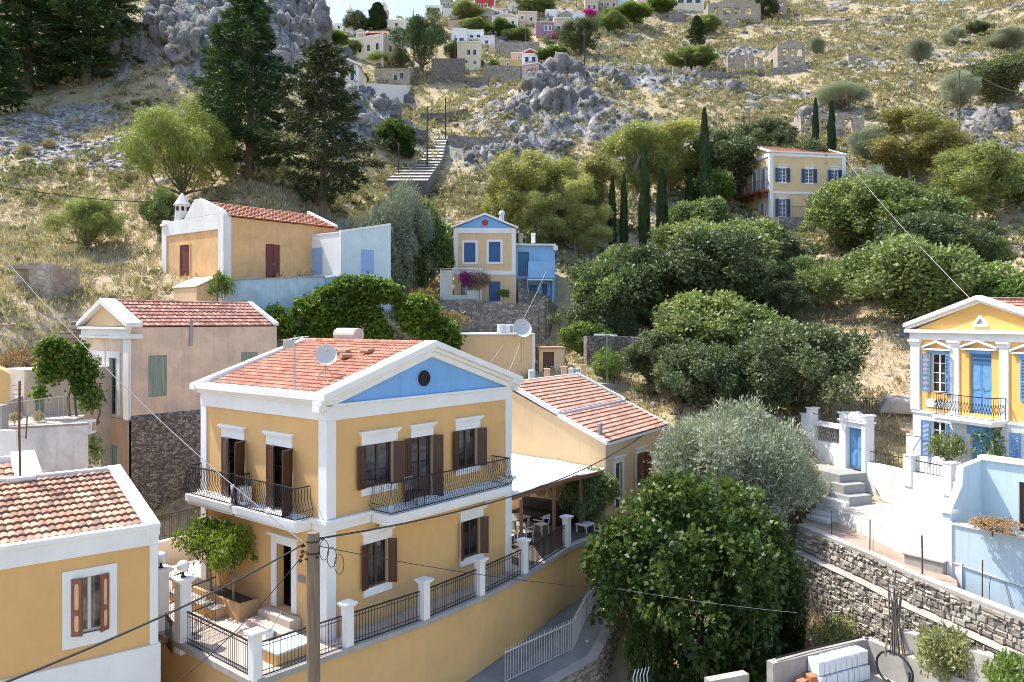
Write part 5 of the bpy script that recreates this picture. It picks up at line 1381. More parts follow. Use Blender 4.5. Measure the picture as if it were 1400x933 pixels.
MB().box(.25, .95, .15, .19, -.2, 1.75).build('door', M['shutter_brown'], t); MB().box(-.1, 1.7, -.12, 1.7, 1.955, 2.05).build('roof', M['tile_pink'], t)
m = MB(); m.box(-.75, -.02, .5, .7, -1, 1.2); m.build('side_wall', M['white'], t); MB().box(-.65, -.1, .46, .499, .35, 1.05).build('window', M['shutter_navy'], t)
for k, (px, py, lb) in enumerate(((748, 508, 'short sand pillar below the orange shed doorway'), (771, 505, 'short sand pillar right of the orange shed'), (797, 503, 'sand pillar standing above the annex ridge'))):
    tag(MB().box(-.16, .16, -.16, .16, -2.5, .0).box(-.2, .2, -.2, .2, .001, .07).build('gate_pillar', M['sand'], None, P(px, py, 47.6) + Vector((0, 0, .1))), lb, 'pillar')
for k, (px, py, r, h, lb) in enumerate(((727, 515, .22, .75, 'small pale blue drum beside the buff building'), (781, 512, .16, .7, 'white canister between the sand pillars'), (790, 510, .2, .5, 'blue plastic barrel between the sand pillars'))):
    mt = (M['pale_blue'], M['white_gloss'], M['shutter_sky'])[k]
    tag(MB().lathe((0, 0, -.6), [(r * .9, 0), (r, .05), (r, .6 + h * .5), (r * .6, .65 + h * .5)], 12).build('plastic_drum', mt, None, P(px, py, 48)), lb, 'drum')
A_ = [pw(752, 519, 47.4), pw(798, 516, 48.2)]
fence_panel(P(752, 519, 47.4), P(798, 516, 48.2), 'thin blue-grey railing above the annex ridge', h=.75, mat='steel', inset=0, grp=None, style='bars')
A_ = [pw(805, 512, 49.4), pw(843, 528, 49.4)]
wall_thing('cistern', [pw(805, 526, 48.5)[0], pw(852, 528, 49.2)[0]], [P(805, 526, 48.5).z + .1, P(852, 527, 49.2).z + .1], -7.5, 1.4, M['grey_wall'], 'grey cement cistern block at the end of the annex roof', 'cistern')
tag(MB().box(-.5, .5, -.35, .35, -1.2, .75).build('cement_box', M['grey_wall'], None, P(821, 512, 50.2), .2, .02), 'grey cement box behind the cistern block', 'box')
t = empty('street_light', P(830, 525, 48.3), 0, 'thin white lamp pole beside the small bright tree', 'lamp post')
MB().tube([(0, 0, -1), (0, 0, 3.0)], .04, 6).build('pole', M['steel'], t); m = MB(); m.beam((-.55, 0, 3.0), (.45, 0, 2.95), .06, .06); m.obox((-.45, 0, 2.98), (.32, 0, 0), (0, .1, 0), (0, 0, .05)); m.obox((.4, 0, 2.93), (.2, 0, 0), (0, .1, 0), (0, 0, .05)); m.build('lamp_head', M['white_gloss'], t)

# ================================================================ yellow house with blue pediment and the blue annex
o6 = P(621, 412, 60)
by = empty('gable_house', (o6.x, o6.y, o6.z), R(3), 'narrow yellow house with light blue pediment, red disc and closed navy shutters', 'house')
w6, d6, h6 = 4.62, 7, 5.5
o6s = [(.74, 1.6, 2.94, 4.42), (2.6, 3.48, 2.97, 4.48), (2.6, 3.48, 0, 1.49), (.5, 1.3, 0.1, 1.3)]
shell(by, w6, d6, -1.5, h6, M['sand'], dict(front=o6s), 'y', .95)
m = MB(); m.box(-.05, w6 + .05, -.05, -.001, h6 - .38, h6 + .02); m.box(-.05, .26, -.05, -.001, 2.3, h6 - .38); m.box(w6 - .3, w6 + .05, -.05, -.001, 2.3, h6 - .38); m.box(-.05, w6 + .05, -.07, -.001, 2.0, 2.3)
m.box(w6 + .001, w6 + .05, -.05, .3, -1, h6)
for sg in (-1, 1): m.prism([(w6 / 2 + sg * (w6 / 2 + .2), -.2, h6 - .02), (w6 / 2, -.2, h6 + 1.0), (w6 / 2, -.2, h6 + 1.16), (w6 / 2 + sg * (w6 / 2 + .2), -.2, h6 + .12)], (0, .3, 0))
m.build('trim', M['white'], by, bev=.012)
m = MB(); m.prism([(.1, -.03, h6 + .03), (w6 - .1, -.03, h6 + .03), (w6 / 2, -.03, h6 + .97)], (0, .02, 0)); pe = m.build('pediment', M['blue'], by)
MB().lathe((0, 0, 0), [(.24, 0), (.24, .03)], 20).build('disc', M['red'], pe, (w6 / 2, -.03, h6 + .42)).rotation_euler = (R(90), 0, 0)
roof_gable(by, w6, d6, h6 + .12, .98, 'y', M['tile_red'], .12, .1)
for q in o6s[:3]: opening(by, 'front', (w6, d6), (q[0] + q[1]) / 2, q[2], q[1] - q[0], q[3] - q[2], M['shutter_navy'], shut=M['shutter_navy'], style='flat', closed=True, sur=.17 if q[2] > 1 else .0, foot=.17 if q[2] > 1 else 0)
opening(by, 'front', (w6, d6), .9, .1, .8, 1.2, M['shutter_navy'], sur=0.0)
m = MB(); m.lathe((0, 0, 0), [(.2, -1), (.2, .35), (.26, .36), (.22, .6), (.05, .7)], 10); tag(m.build('roof_cowl', M['ice'], None, P(686, 300, 63)), 'pale round chimney cowl behind the blue pediment', 'chimney')
# bougainvillea terrace frame
t = empty('garden_canopy', P(602, 410, 59.2), R(3), 'white pipe canopy frame with low walls beside the yellow house', 'canopy')
m = MB()
for x in (0, 1.9, 3.0): m.tube([(x, 0, -.5), (x, 0, 2.3)], .04, 6)
m.tube([(-.2, 0, 2.3), (3.2, 0, 2.3)], .04, 6); m.tube([(-.2, 0, 2.3), (-.2, 1.4, 2.3)], .03, 6); m.build('frame', M['white_gloss'], t)
m = MB(); m.box(.02, .9, .1, .25, -1, 2.2); m.box(.9, 2.6, .1, .25, -1, .35); m.box(2.0, 3.1, .0, .12, -1, .7); m.build('low_wall', M['white_old'], t)
o7 = P(707, 420, 60.4)
ba = empty('blue_annex', (o7.x, o7.y, o7.z), R(3), 'bright blue two-storey annex with outside stairs and flat roof', 'annex')
m = MB(); m.wall((0, 1.2, 0), (1, 0, 0), 3.0, -1.5, 4.75, [(.15, 1.0, 2.4, 4.3), (.95, 1.65, .0, 1.75), (2.0, 2.4, .6, 1.8)], .15, (0, 1, 0)); m.poly([(3.0, 1.2, -1.5), (3.0, 5, -1.5), (3.0, 5, 4.75), (3.0, 1.2, 4.75)])
m.box(.85, 2.85, .0, .12, 2.2, 3.45); m.box(.75, 2.9, .125, 1.19, 2.05, 2.2); m.box(2.7, 2.85, .125, 1.19, -1.5, 2.04); m.build('wall', M['annex_blue'], ba)
m = MB(); m.box(-.1, 3.05, .9, 5, 4.76, 4.9); m.box(2.85, 3.2, .8, 5, 4.4, 4.755); m.build('roof', M['white_old'], ba); m = MB(); m.box(.8, 2.7, -.12, -.001, 2.02, 2.12); m.build('ledge', M['white'], ba)
MB().box(.15, 1.0, 1.3, 1.34, 2.4, 4.3).build('door', M['shutter_teal'], ba); MB().box(.95, 1.65, 1.3, 1.34, .0, 1.75).build('door', M['shutter_navy'], ba); MB().box(2.0, 2.4, 1.3, 1.34, .6, 1.8).build('window', M['shutter_navy'], ba)
m = MB()
for k in range(9): m.box(.05, .75, .9 - k * .25, 1.19 - k * .25 if k == 0 else 1.15 - k * .25, -1.5, 2.2 - (k + .0) * .245)
m.build('stairs', M['rubble_fine'], ba)
m = MB(); m.beam((.78, 1.1, 3.1), (.78, -1.1, 1.0), .04, .04)
for k in range(6): m.tube([(.78, 1.1 - k * .42, 2.2 - k * .4), (.78, 1.1 - k * .42, 3.1 - k * .4)], .015, 4)
m.build('handrail', M['steel'], ba)
for k, (px, lb) in enumerate(((712, 'grey chimney pipe on the blue annex roof, nearer the yellow house'), (729, 'white chimney block on the blue annex roof'))): tag(MB().box(-.16, .16, -.16, .16, -.2, .5).box(-.2, .2, -.2, .2, .501, .56).build('roof_chimney', M['grey_wall'] if k == 0 else M['white'], None, P(px, 329, 63)), lb, 'chimney')
A_ = [pw(575, 412, 58), pw(640, 409, 58.2), pw(735, 418, 58.5), pw(744, 405, 58.6)]
t = wall_thing('garden_wall', [a[0] for a in A_], [a[1] for a in A_], -5, .5, M['rubble_wall'], 'tall coursed stone retaining wall below the yellow and blue houses')
A_ = [pw(745, 408, 58.6), pw(764, 425, 62)]
wall_thing('garden_wall', [a[0] for a in A_], [a[1] for a in A_], -4, .5, M['rubble_wall'], 'stone wall return below the blue annex')
tag(MB().poly([P(575, 416, 58.1), P(745, 420, 58.6), P(765, 420, 62.5), P(600, 418, 62)]).build('garden_paving', M['concrete']), 'narrow paved terrace on top of the stone garden wall', kind='structure')

# ================================================================ yellow house up on the right
o8 = P(1053, 300, 85)
tr = empty('manor', (o8.x, o8.y, o8.z), math.atan2(.17, .985), 'large yellow house among the trees with blue shutters and a corner balcony', 'house')
w8, d8, h8 = 8.7, 6.3, 7.1
fo = [(1.0, 1.85, 4.0, 5.5), (4.05, 4.95, 4.0, 5.5), (7.1, 7.9, 4.0, 5.5), (1.0, 1.85, .3, 2.2)]
lo = [(1.1, 1.95, 3.3, 5.6), (3.1, 3.95, 3.3, 5.6), (1.4, 2.2, .2, 2.0)]
shell(tr, w8, d8, -2.5, h8, M['buff'], dict(front=fo, left=lo), 'x', 1.15)
m = MB(); m.box(-.08, w8 + .08, -.08, -.001, h8 - .35, h8 + .02); m.box(-.08, -.001, -.08, d8 + .08, h8 - .35, h8 + .02)
for x0, x1 in ((-.08, .32), (w8 - .35, w8 + .08)): m.box(x0, x1, -.081, -.002, -2, h8 - .35)
m.box(-.081, -.002, -.08, .35, -2, h8 - .35); m.box(-.081, -.002, d8 - .35, d8 + .08, -2, h8 - .35); m.box(.32, w8 - .35, -.06, -.001, 2.75, 3.0); m.box(-.22, w8 + .2, -.22, -.05, h8 + .02, h8 + .16)
for sg in (-1, 1): m.prism([(-.18, d8 / 2 + sg * (d8 / 2 + .2), h8 - .02), (-.18, d8 / 2, h8 + 1.15), (-.18, d8 / 2, h8 + 1.35), (-.18, d8 / 2 + sg * (d8 / 2 + .2), h8 + .16)], (.4, 0, 0)); m.prism([(w8 - .2, d8 / 2 + sg * (d8 / 2 + .2), h8 - .02), (w8 - .2, d8 / 2, h8 + 1.15), (w8 - .2, d8 / 2, h8 + 1.35), (w8 - .2, d8 / 2 + sg * (d8 / 2 + .2), h8 + .16)], (.3, 0, 0))
m.build('trim', M['white'], tr, bev=.015)
roof_gable(tr, w8, d8, h8 + .1, 1.15, 'x', M['tile_red'], .15, .22)
for q in fo: opening(tr, 'front', (w8, d8), (q[0] + q[1]) / 2, q[2], q[1] - q[0], q[3] - q[2], M['white_gloss'], shut=M['shutter_navy'], angles=(172, 172), sur=.08, hood=.35, foot=.15, grid=(2, 4))
for q in lo: opening(tr, 'left', (w8, d8), (q[0] + q[1]) / 2, q[2], q[1] - q[0], q[3] - q[2], M['shutter_blue'], shut=M['shutter_blue'], style='flat', closed=True, sur=.1, hood=.25 if q[2] > 3 else 0, name='balcony_door' if q[2] > 3 else 'door')
m = MB(); m.box(-1.15, -.082, .1, d8, 2.95, 3.15)
for y in (.5, 2.0, 3.6, 4.9): m.prism([(-.9, y, 2.949), (-.083, y, 2.949), (-.083, y, 2.4)], (0, .14, 0))
bl = m.build('balcony', M['shutter_rust'], tr); m = MB(); rail_path(m, [(-.1, .15, 3.15), (-1.1, .15, 3.15), (-1.1, d8 - .1, 3.15), (-.1, d8 - .1, 3.15)], 1.0, .16, 'bars', .012); m.build('railing', M['rust'], bl)
m = MB(); m.prism([(-1.6, d8, -2.5), (-1.6, d8, 2.8), (-1.6, d8 + 2.2, 4.6), (-1.6, d8 + 2.2, -2.5)], (1.4, 0, 0)); m.build('stair_wall', M['sand'], tr)
m = MB(); rail_path(m, [(.4, -1.6, 0), (w8 - 1, -1.6, 0)], 1.2, .18, 'bars', .012); m.build('garden_railing', M['rust'], tr)
m = MB(); m.box(.0, w8, -1.9, -1.5, -2.5, .0); m.build('garden_wall', M['rubble_fine'], tr)
# ================================================================ white and egg-yolk house on the right
o9 = P(1248, 620, 37); a9 = Vector((.35, -.937, 0)).normalized(); b9 = Vector((-a9.y, a9.x, 0)); r9 = math.atan2(a9.y, a9.x)
rh = empty('neoclassical_house', (o9.x, o9.y, o9.z), r9, 'white and egg-yolk yellow house with pilasters, pediment and light blue shutters', 'house')
w9, d9, h9 = 7.06, 9.0, 5.33
up_o = [(1.0, 1.8, 2.94, 4.69), (2.95, 4.0, 2.2, 4.77), (5.3, 6.1, 2.94, 4.69)]; lo_o = [(1.0, 1.8, .0, 1.64), (3.0, 3.95, -1.15, 1.94), (5.3, 6.1, 0, 1.64)]
m = MB(); m.wall((0, 0, 0), (1, 0, 0), w9, 2.05, h9 + .4, up_o, .22, (0, 1, 0)); m.build('upper_wall', M['egg'], rh)
m = MB(); m.wall((0, 0, 0), (1, 0, 0), w9, -3, 2.05, lo_o, .22, (0, 1, 0))
for x in (0, w9): m.poly([(x, 0, -3), (x, d9, -3), (x, d9, h9 + .4), (x, 0, h9 + .4)])
m.poly([(0, d9, -3), (w9, d9, -3), (w9, d9, h9), (w9 / 2, d9, h9 + 1.5), (0, d9, h9)]); m.build('wall', M['white'], rh)
m = MB(); m.prism([(.1, -.02, h9 + .42), (w9 - .1, -.02, h9 + .42), (w9 / 2, -.02, h9 + 1.62)], (0, .1, 0)); pe = m.build('pediment', M['egg'], rh)
m = MB(); c = w9 / 2; z = h9 + .62
for (a, b) in (((c - .32, z), (c + .32, z)), ((c + .32, z), (c, z + .42)), ((c, z + .42), (c - .32, z))): m.beam((a[0], -.05, a[1]), (b[0], -.05, b[1]), .10, .08, (0, 1, 0))
m.build('vent_frame', M['white'], pe); MB().poly([(c - .22, -.03, z + .04), (c + .22, -.03, z + .04), (c, -.03, z + .33)]).build('vent', M['grey_wall'], pe)
m = MB()
for x0, x1 in ((-.06, .45), (2.05, 2.5), (4.4, 4.82), (6.62, 7.1)):
    m.box(x0, x1, -.09, -.001, 2.06, h9 - .28); m.box(x0 - .04, x1 + .04, -.14, -.001, h9 - .28, h9 - .14); m.box(x0 - .08, x1 + .08, -.2, -.001, h9 - .14, h9 - .04)
m.box(-.1, w9 + .1, -.1, -.0015, h9 - .04, h9 + .28); m.box(-.22, w9 + .22, -.32, -.0015, h9 + .28, h9 + .42)
m.box(-.05, w9 + .05, -.06, -.002, 1.92, 2.06)
for sg in (-1, 1):
    for (y0, t0, t1) in ((-.16, -.0, .12), (-.32, .12, .30)):
        m.prism([(c + sg * (c + .28), y0, h9 + .42 + t0 - .02), (c, y0, h9 + 1.6 + t0), (c, y0, h9 + 1.6 + t1), (c + sg * (c + .28), y0, h9 + .42 + t1 - .02)], (0, .4, 0))
m.box(.55, 1.95, -.05, -.001, 2.2, 2.93) if False else m.box(.75, 2.0, -.035, -.001, 2.25, 2.62)
m.build('trim', M['white'], rh, bev=.012)
roof_gable(rh, w9, d9, h9 + .45, 1.25, 'y', M['tile_red'], .22, .12, .24, .4)
bs_, bf = M['shutter_blue'], M['shutter_blue']
def pedim(wo, w, h):
    m = MB()
    for sg in (-1, 1): m.prism([(sg * (w / 2 + .28), -.2, h + .22), (0, -.2, h + .50), (0, -.2, h + .60), (sg * (w / 2 + .28), -.2, h + .30)], (0, .2, 0))
    m.box(-w / 2 - .26, w / 2 + .26, -.16, -.002, h + .14, h + .22); m.build('window_pediment', M['white'], wo)
    MB().box(-w / 2 - .02, w / 2 + .02, -.03, .1, h - .001, h + .14).build('lintel', M['blue'], wo)
wo = opening(rh, 'front', (w9, d9), 1.4, 2.94, .8, 1.75, M['white_gloss'], shut=bs_, angles=(155, 150), grid=(2, 4)); pedim(wo, .95, 1.75)
wo = opening(rh, 'front', (w9, d9), 5.7, 2.94, .8, 1.75, M['white_gloss'], shut=bs_, angles=(10, 12), grid=(2, 4)); pedim(wo, .95, 1.75)
wo = solid_door(rh, 'front', (w9, d9), 3.475, 2.2, 1.05, 2.15, bs_, leaves=2, depth=.16); pedim(wo, 1.1, 2.57); obj('transom', leaf_mesh(1.05, .42, bs_, 'louvre'), wo, (-.525, .14, 2.15))
opening(rh, 'front', (w9, d9), 1.4, 0, .8, 1.64, M['white_gloss'], shut=bs_, angles=(150, 150), grid=(3, 4), sur=.0); opening(rh, 'front', (w9, d9), 5.7, 0, .8, 1.64, M['white_gloss'], shut=bs_, angles=(150, 150), grid=(3, 4))
solid_door(rh, 'front', (w9, d9), 3.475, -1.15, .95, 2.4, bs_, leaves=2, depth=.16)
m = MB(); m.box(2.86, 4.1, -.04, .1, 1.3, 2.0); m.build('door_lintel', M['blue'], rh)
m = MB(); m.box(1.9, 4.75, -.95, -.062, 1.93, 2.05); m.box(1.98, 4.67, -.88, -.062, 1.82, 1.929)
bl = m.build('balcony', M['white'], rh, bev=.01); m = MB(); rail_path(m, [(1.95, -.1, 2.05), (1.95, -.9, 2.05), (4.7, -.9, 2.05), (4.7, -.1, 2.05)], .95, .14, 'lattice', .01); m.build('railing', M['iron'], bl)
# white wall with the blue gate
go = Vector((16.23, 38, -7.05))
def gw(x, y, z=0): return go + a9 * x + b9 * y + Vector((0, 0, z))
gt = empty('gate_wall', go, r9, 'whitewashed garden wall with a blue double gate under a small pediment', 'wall')
m = MB()
m.box(-2.9, -.62, -.15, .25, -2.5, 1.0); m.box(-.55, .0, -.14, .26, -2.5, 2.35) if False else None
m.box(1.02, 8.6, -.15, .25, -2.6, .45); m.box(-2.9, .95, -.16, -.151, -2.6, -.02) if False else None
m.build('rubble_wall', M['white_wall'], gt, bev=.02)
m = MB()
m.box(-.62, -.22, -.2, .35, -2.5, 2.55); m.box(.78, 1.02, -.2, .35, -2.5, 2.55); m.box(-.22, .78, -.16, .3, 1.95, 2.55); m.box(-.7, 1.1, -.26, .4, 2.2, 2.3)
m.prism([(-.45, -.26, 2.32), (.95, -.26, 2.32), (.25, -.26, 2.72)], (0, .5, 0)); m.box(-.72, -.4, -.24, .4, 2.55, 2.63); m.box(.76, 1.1, -.24, .4, 2.55, 2.63)
m.box(-3.3, -2.9, -.2, .35, -2.5, 2.2); m.box(-3.35, -2.85, -.25, .4, 2.2, 2.28); m.box(-2.9, -2.6, -.2, .3, 1.0, 2.55); m.box(-2.95, -2.55, -.24, .34, 2.55, 2.62)
for x in (3.2, 5.2): m.box(x, x + .42, -.2, .3, -.2, 1.12); m.box(x - .03, x + .45, -.23, .33, 1.12, 1.18)
m.box(7.0, 8.4, -.2, .3, .3, 1.5)
m.build('gate_frame', M['white'], gt, bev=.015)
solid_d = MB()
for k in (0, 1):
    a = -.2 + k * .49; solid_d.box(a, a + .47, .06, .11, 0, 1.95)
    for z0, z1 in ((.1, .75), (.95, 1.8)): solid_d.box(a + .08, a + .39, .035, .059, z0, z1); solid_d.box(a + .13, a + .34, .02, .034, z0 + .06, z1 - .06)
solid_d.build('gate', M['shutter_blue'], gt)
m = MB()
for k in range(13): m.beam((-2.55 + k * .16, 0, 1.0), (-2.55 + k * .16 + .3, 0, 1.75), .02, .02); m.beam((-2.25 + k * .16, 0, 1.0), (-2.55 + k * .16, 0, 1.75), .02, .02)
m.build('lattice', M['steel'], gt)
m = MB(); m.box(-2.6, -.62, -.12, .2, 1.76, 1.98); m.build('lattice_beam', M['white_old'], gt)
for i, (x0, x1, lb) in enumerate(((1.1, 3.15, 'black spiked railing just right of the blue gate'), (3.65, 5.15, 'black spiked railing between the two white wall pillars'), (5.65, 6.95, 'black spiked railing behind the yellow flowering bush'))):
    fence_panel(gw(x0, .05, .45), gw(x1, .05, .45), lb, h=.5, style='spike', step=.15, inset=0, grp='black railings on the gate wall')
m = MB(); m.box(0, .5, .0, .03, 0, .75); tag(m.build('meter_box', M['steel'], None, gw(-3.2, -.23, .35), r9), 'grey meter box on the left end pillar of the gate wall', 'box')
ld = empty('gate_landing', gw(0, 0, 0), r9, 'pale landing with a yellow-painted edge and grey steps in front of the blue gate', 'landing')
m = MB(); m.box(-3.3, .95, -1.7, -.17, -.32, -.03); m.build('slab', M['concrete'], ld, bev=.015)
m = MB(); m.box(-3.3, -.35, -1.73, -1.701, -.48, -.05); m.build('edge_band', M['egg'], ld)
m = MB(); m.box(-3.2, -.2, -1.69, -.2, -2.4, -.321); m.build('base', M['white_old'], ld)
m = MB(); m.box(.0, 1.1, -2.15, -.17, -1.4, -.33) if False else m.box(-.2, 1.05, -1.72, -.18, -1.5, -.028); m.box(.75, 1.6, -2.0, -.75, -1.5, -.38); m.box(.9, 2.15, -2.2, -.9, -1.5, -.78)
m.build('grey_steps', M['grey_paint'], ld, bev=.02)
ss = empty('garden_steps', (13.75, 35.35, -8.9), R(-60), 'short whitewashed steps at the left end of the white platform', 'steps')
m = MB(); m.box(-.6, .6, -.35, 1.2, -.6, .2); m.box(-.6, .6, .0, 1.2, .2, .4); m.box(-.6, .6, .35, 1.2, .4, .6); m.box(-.6, .7, .7, 1.3, .6, .85); m.build('treads', M['white_old'], ss, bev=.03)
pf = empty('white_platform', (14.2, 35.6, -8.25), 0, 'white cement platform with a rounded front wall below the gate wall', 'platform')
pp = [(13.95, 35.6), (14.35, 33.8), (14.75, 31.3), (15.2, 28.4), (15.6, 27.6), (19.3, 29.8), (18.6, 32.0), (16.2, 37.6), (14.6, 36.8)]
q = lambda p, z: Vector((p[0] - 14.2, p[1] - 35.6, z))
m = MB(); n = len(pp); zz = [.02, 0, -.05, -.15, -.2, -.1, .0, .05, .05]
m.poly([q(p, z) for p, z in zip(pp, zz)]); m.build('top', M['white_rubble'], pf)
m = MB()
for i in range(4): m.poly([q(pp[i], -2.4), q(pp[i + 1], -2.4), q(pp[i + 1], zz[i + 1] - .002), q(pp[i], zz[i] - .002)])
m.poly([q(pp[-1], -2.4), q(pp[0], -2.4), q(pp[0], zz[0] - .002), q(pp[-1], zz[-1] - .002)])
m.build('front_wall', M['white_old'], pf)
# courtyard behind the gate wall
cy = empty('courtyard_wall', gw(.5, 2.6, 0), r9, 'plastered courtyard wall behind the gate with terracotta pots', 'wall')
m = MB(); m.box(0.2, 3.2, 0, .2, -1, 1.6); m.build('body', M['white_old'], cy, bev=.02)
tag(MB().poly([gw(-3, .3, -.2), gw(8, .3, -.6), gw(8, 3.5, -.6), gw(-3, 4.5, -.2)]).build('courtyard_paving', M['concrete']), 'courtyard paving behind the white gate wall', kind='structure')
for k, (x, y, s_, lb) in enumerate(((1.9, 2.2, .30, 'terracotta pot pile behind the gate wall, the largest jar'), (2.4, 2.1, .22, 'terracotta pot beside the large jar behind the gate wall'), (1.45, 2.1, .2, 'small terracotta pot left of the large jar behind the gate wall'))):
    tag(MB().lathe((0, 0, 0), [(s_ * .6, 0), (s_, s_ * .8), (s_ * .9, s_ * 1.5), (s_ * .55, s_ * 2), (s_ * .65, s_ * 2.1)], 14).build('terracotta_jar', M['brick'], None, gw(x, y, -.2)), lb, 'jar')
tg = MB(); rail_path(tg, [(0, 0, 0), (3.6, -1.2, 0), (5.2, -2.6, 0)], 1.1, .14, 'bars', .01)
tag(tg.build('iron_railing', M['iron'], None, P(1150, 572, 43)), 'long rusty black fence on the straw bank left of the right house', 'railing')
m = MB(); m.prism([(0, 0, 0), (2.6, -1.0, 0), (2.6, -1.0, .75), (.4, -.2, .8)], (.6, 1.6, .1)); tag(m.build('boulder', M['concrete'], None, P(1200, 566, 42), 0, .15), 'big pale slab of rock behind the black fence', 'boulder')

# ---------------------------------------------------------------- light blue courtyard building
ob_ = P(1298, 800, 28); ab = Vector((.58, -.81, 0)).normalized(); bb = Vector((-ab.y, ab.x, 0)); rb = math.atan2(ab.y, ab.x)
lb_ = empty('blue_courtyard', (ob_.x, ob_.y, ob_.z), rb, 'light blue walled courtyard with a narrow brown door at the right edge', 'building')
m = MB(); m.box(.05, 6.5, 0, .3, -1.5, 2.14); m.build('front_wall', M['pale_blue'], lb_, bev=.02)
m = MB(); m.prism([(-.25, 0, -1.5), (-.25, 0, 2.5), (-.25, .9, 3.4), (-.25, 1.0, 4.05), (-.25, 3.0, 4.2), (-.25, 3.0, -1.5)], (.28, 0, 0)); m.build('side_wall', M['pale_blue'], lb_, bev=.02)
m = MB(); m.wall((.03, 2.4, 0), (1, 0, 0), 3.4, 1.0, 4.15, [(1.22, 1.68, 1.55, 3.55)], .2, (0, 1, 0)); m.box(3.0, 3.25, .301, 2.39, 0, 4.0); m.build('back_wall', M['pale_blue'], lb_)
m = MB(); m.box(-.1, 3.5, 2.3, 2.75, 4.16, 4.32); m.box(.06, 6.5, -.05, .35, 2.142, 2.2); m.prism([(-.3, -.05, 2.5), (.1, -.05, 2.5), (.1, -.05, 2.62), (-.3, -.05, 2.62)], (0, .55, 0)); m.build('coping', M['white'], lb_, bev=.01)
m = MB(); m.box(-.32, .12, -.06, -.001, -1.5, 2.25); m.build('corner_pilaster', M['white'], lb_, bev=.02)
MB().box(.03, 3.0, .301, 2.39, 1.3, 1.5).build('courtyard_floor', M['concrete'], lb_)
dm = MB(); dm.box(1.25, 1.69, 2.5, 2.55, 1.5, 3.57)
dr = dm.build('door', M['shutter_brown'], lb_); m = MB()
for k in range(6):
    z = 2.45 + k * .15; m.tube([(1.47 + .055 * math.cos(a * PI / 4), 2.49, z + .06 * math.sin(a * PI / 4)) for a in range(9)], .014, 4); m.beam((1.40, 2.49, z + .075), (1.54, 2.49, z + .075), .02, .02)
m.build('scroll_grille', M['white_gloss'], dr)
pb = empty('carved_board', lb_.location + ab * 2.75 + bb * 1.4 + Vector((0, 0, 1.5)), rb - .5, 'dark carved wooden board leaning in the light blue courtyard', 'board')
m = MB(); m.obox((0, .1, .5), (.42, 0, 0), (0, .03, 0), (0, .1, .5)); m.build('panel', M['shutter_rust'], pb); m = MB()
for k in range(8): m.beam((0, .05, .5), (.26 * math.cos(k * PI / 4), .06 + .05 * math.sin(k * PI / 4) * .2, .5 + .26 * math.sin(k * PI / 4)), .03, .03)
m.tube([(.28 * math.cos(k * PI / 8), .05, .5 + .28 * math.sin(k * PI / 8)) for k in range(17)], .018, 4); m.build('carving', M['dryplant'], pb)
wp = MB(); wp.box(3.2, 4.6, -.2, 1.6, 1.2, 3.9); wp.box(3.15, 4.65, -.26, 1.66, 3.9, 4.0); wp.box(3.15, 4.65, -.26, 1.66, 3.1, 3.18); wp.build('white_pillar', M['white'], lb_, bev=.02)
m = MB(); m.tube([(.1, -.03, .82), (2.0, -.03, .62), (6, -.03, .3)], .018, 5); m.tube([(1.8, -.03, .6), (2.1, -.06, -.5)], .015, 5); m.build('conduit', M['steel'], lb_)
m = MB(); m.box(1.75, 2.5, -.15, .5, 2.205, 2.27); m.build('slate', M['grey_wall'], lb_)
# ---------------------------------------------------------------- dry stone wall in two tiers
def stone_face(mb, a, b, za, zb, ztop_off, out, rowh=(.08, .23), ln=(.10, .46)):
    """individually shaped stones on the plane from a to b between the lower and upper edges"""
    a = Vector(a); b = Vector(b); L_ = (b - a).length; d = (b - a) / L_; nrm = Vector((d.y, -d.x, 0)) * out
    z = 0.0
    while True:
        rh_ = random.uniform(*rowh); s_ = -random.uniform(0, .2); done = True
        while s_ < L_:
            l_ = random.uniform(*ln) * (1.0 if rh_ > .14 else .8); f = min(1, max(0, (s_ + l_ / 2) / L_)); top = ztop_off[0] * (1 - f) + ztop_off[1] * f
            if z < top - .03:
                done = False
                hh = min(rh_, top - z) ; s0 = max(0, s_); s1 = min(L_, s_ + l_)
                if s1 - s0 > .04:
                    base = za * (1 - f) + zb * f; g = .012; pr = random.uniform(.01, .10)
                    j = lambda: random.uniform(-.028, .028)
                    c0 = [(s0 + g, z + g), (s1 - g, z + g), (s1 - g, z + hh - g), (s0 + g, z + hh - g)]
                    P0 = [a + d * u_ + nrm * .0 + Vector((0, 0, base - 0 + v_)) for u_, v_ in c0]; P0 = [Vector((p.x, p.y, p.z)) for p in P0]
                    ins = .018
                    P1 = [a + d * (u_ + (ins if i in (0, 3) else -ins) + j()) + nrm * (pr + j()) + Vector((0, 0, base + v_ + (ins if i < 2 else -ins) + j())) for i, (u_, v_) in enumerate(c0)]
                    mb.add(P0 + P1, [(4, 5, 6, 7), (0, 1, 5, 4), (1, 2, 6, 5), (2, 3, 7, 6), (3, 0, 4, 7)], random.random())
            s_ += l_
        z += rh_
        if done: break
SW = [(12.25, 34.2), (12.95, 31.4), (13.45, 29.5), (13.8, 27.4), (14.25, 25.9), (15.0, 23.4), (16.4, 19.0)]
sw = empty('stone_terrace_wall', (12.25, 34.2, -11.5), 0, 'long two-tier dry stone retaining wall running diagonally below the white platform', 'wall')
o_ = Vector((12.25, 34.2, -11.5)); zt = 2.72
q = lambda p, z, k=0: Vector((p[0] - o_.x - k, p[1] - o_.y - k * .3, z))
m1 = MB(); m2 = MB(); core = MB(); cop = MB()
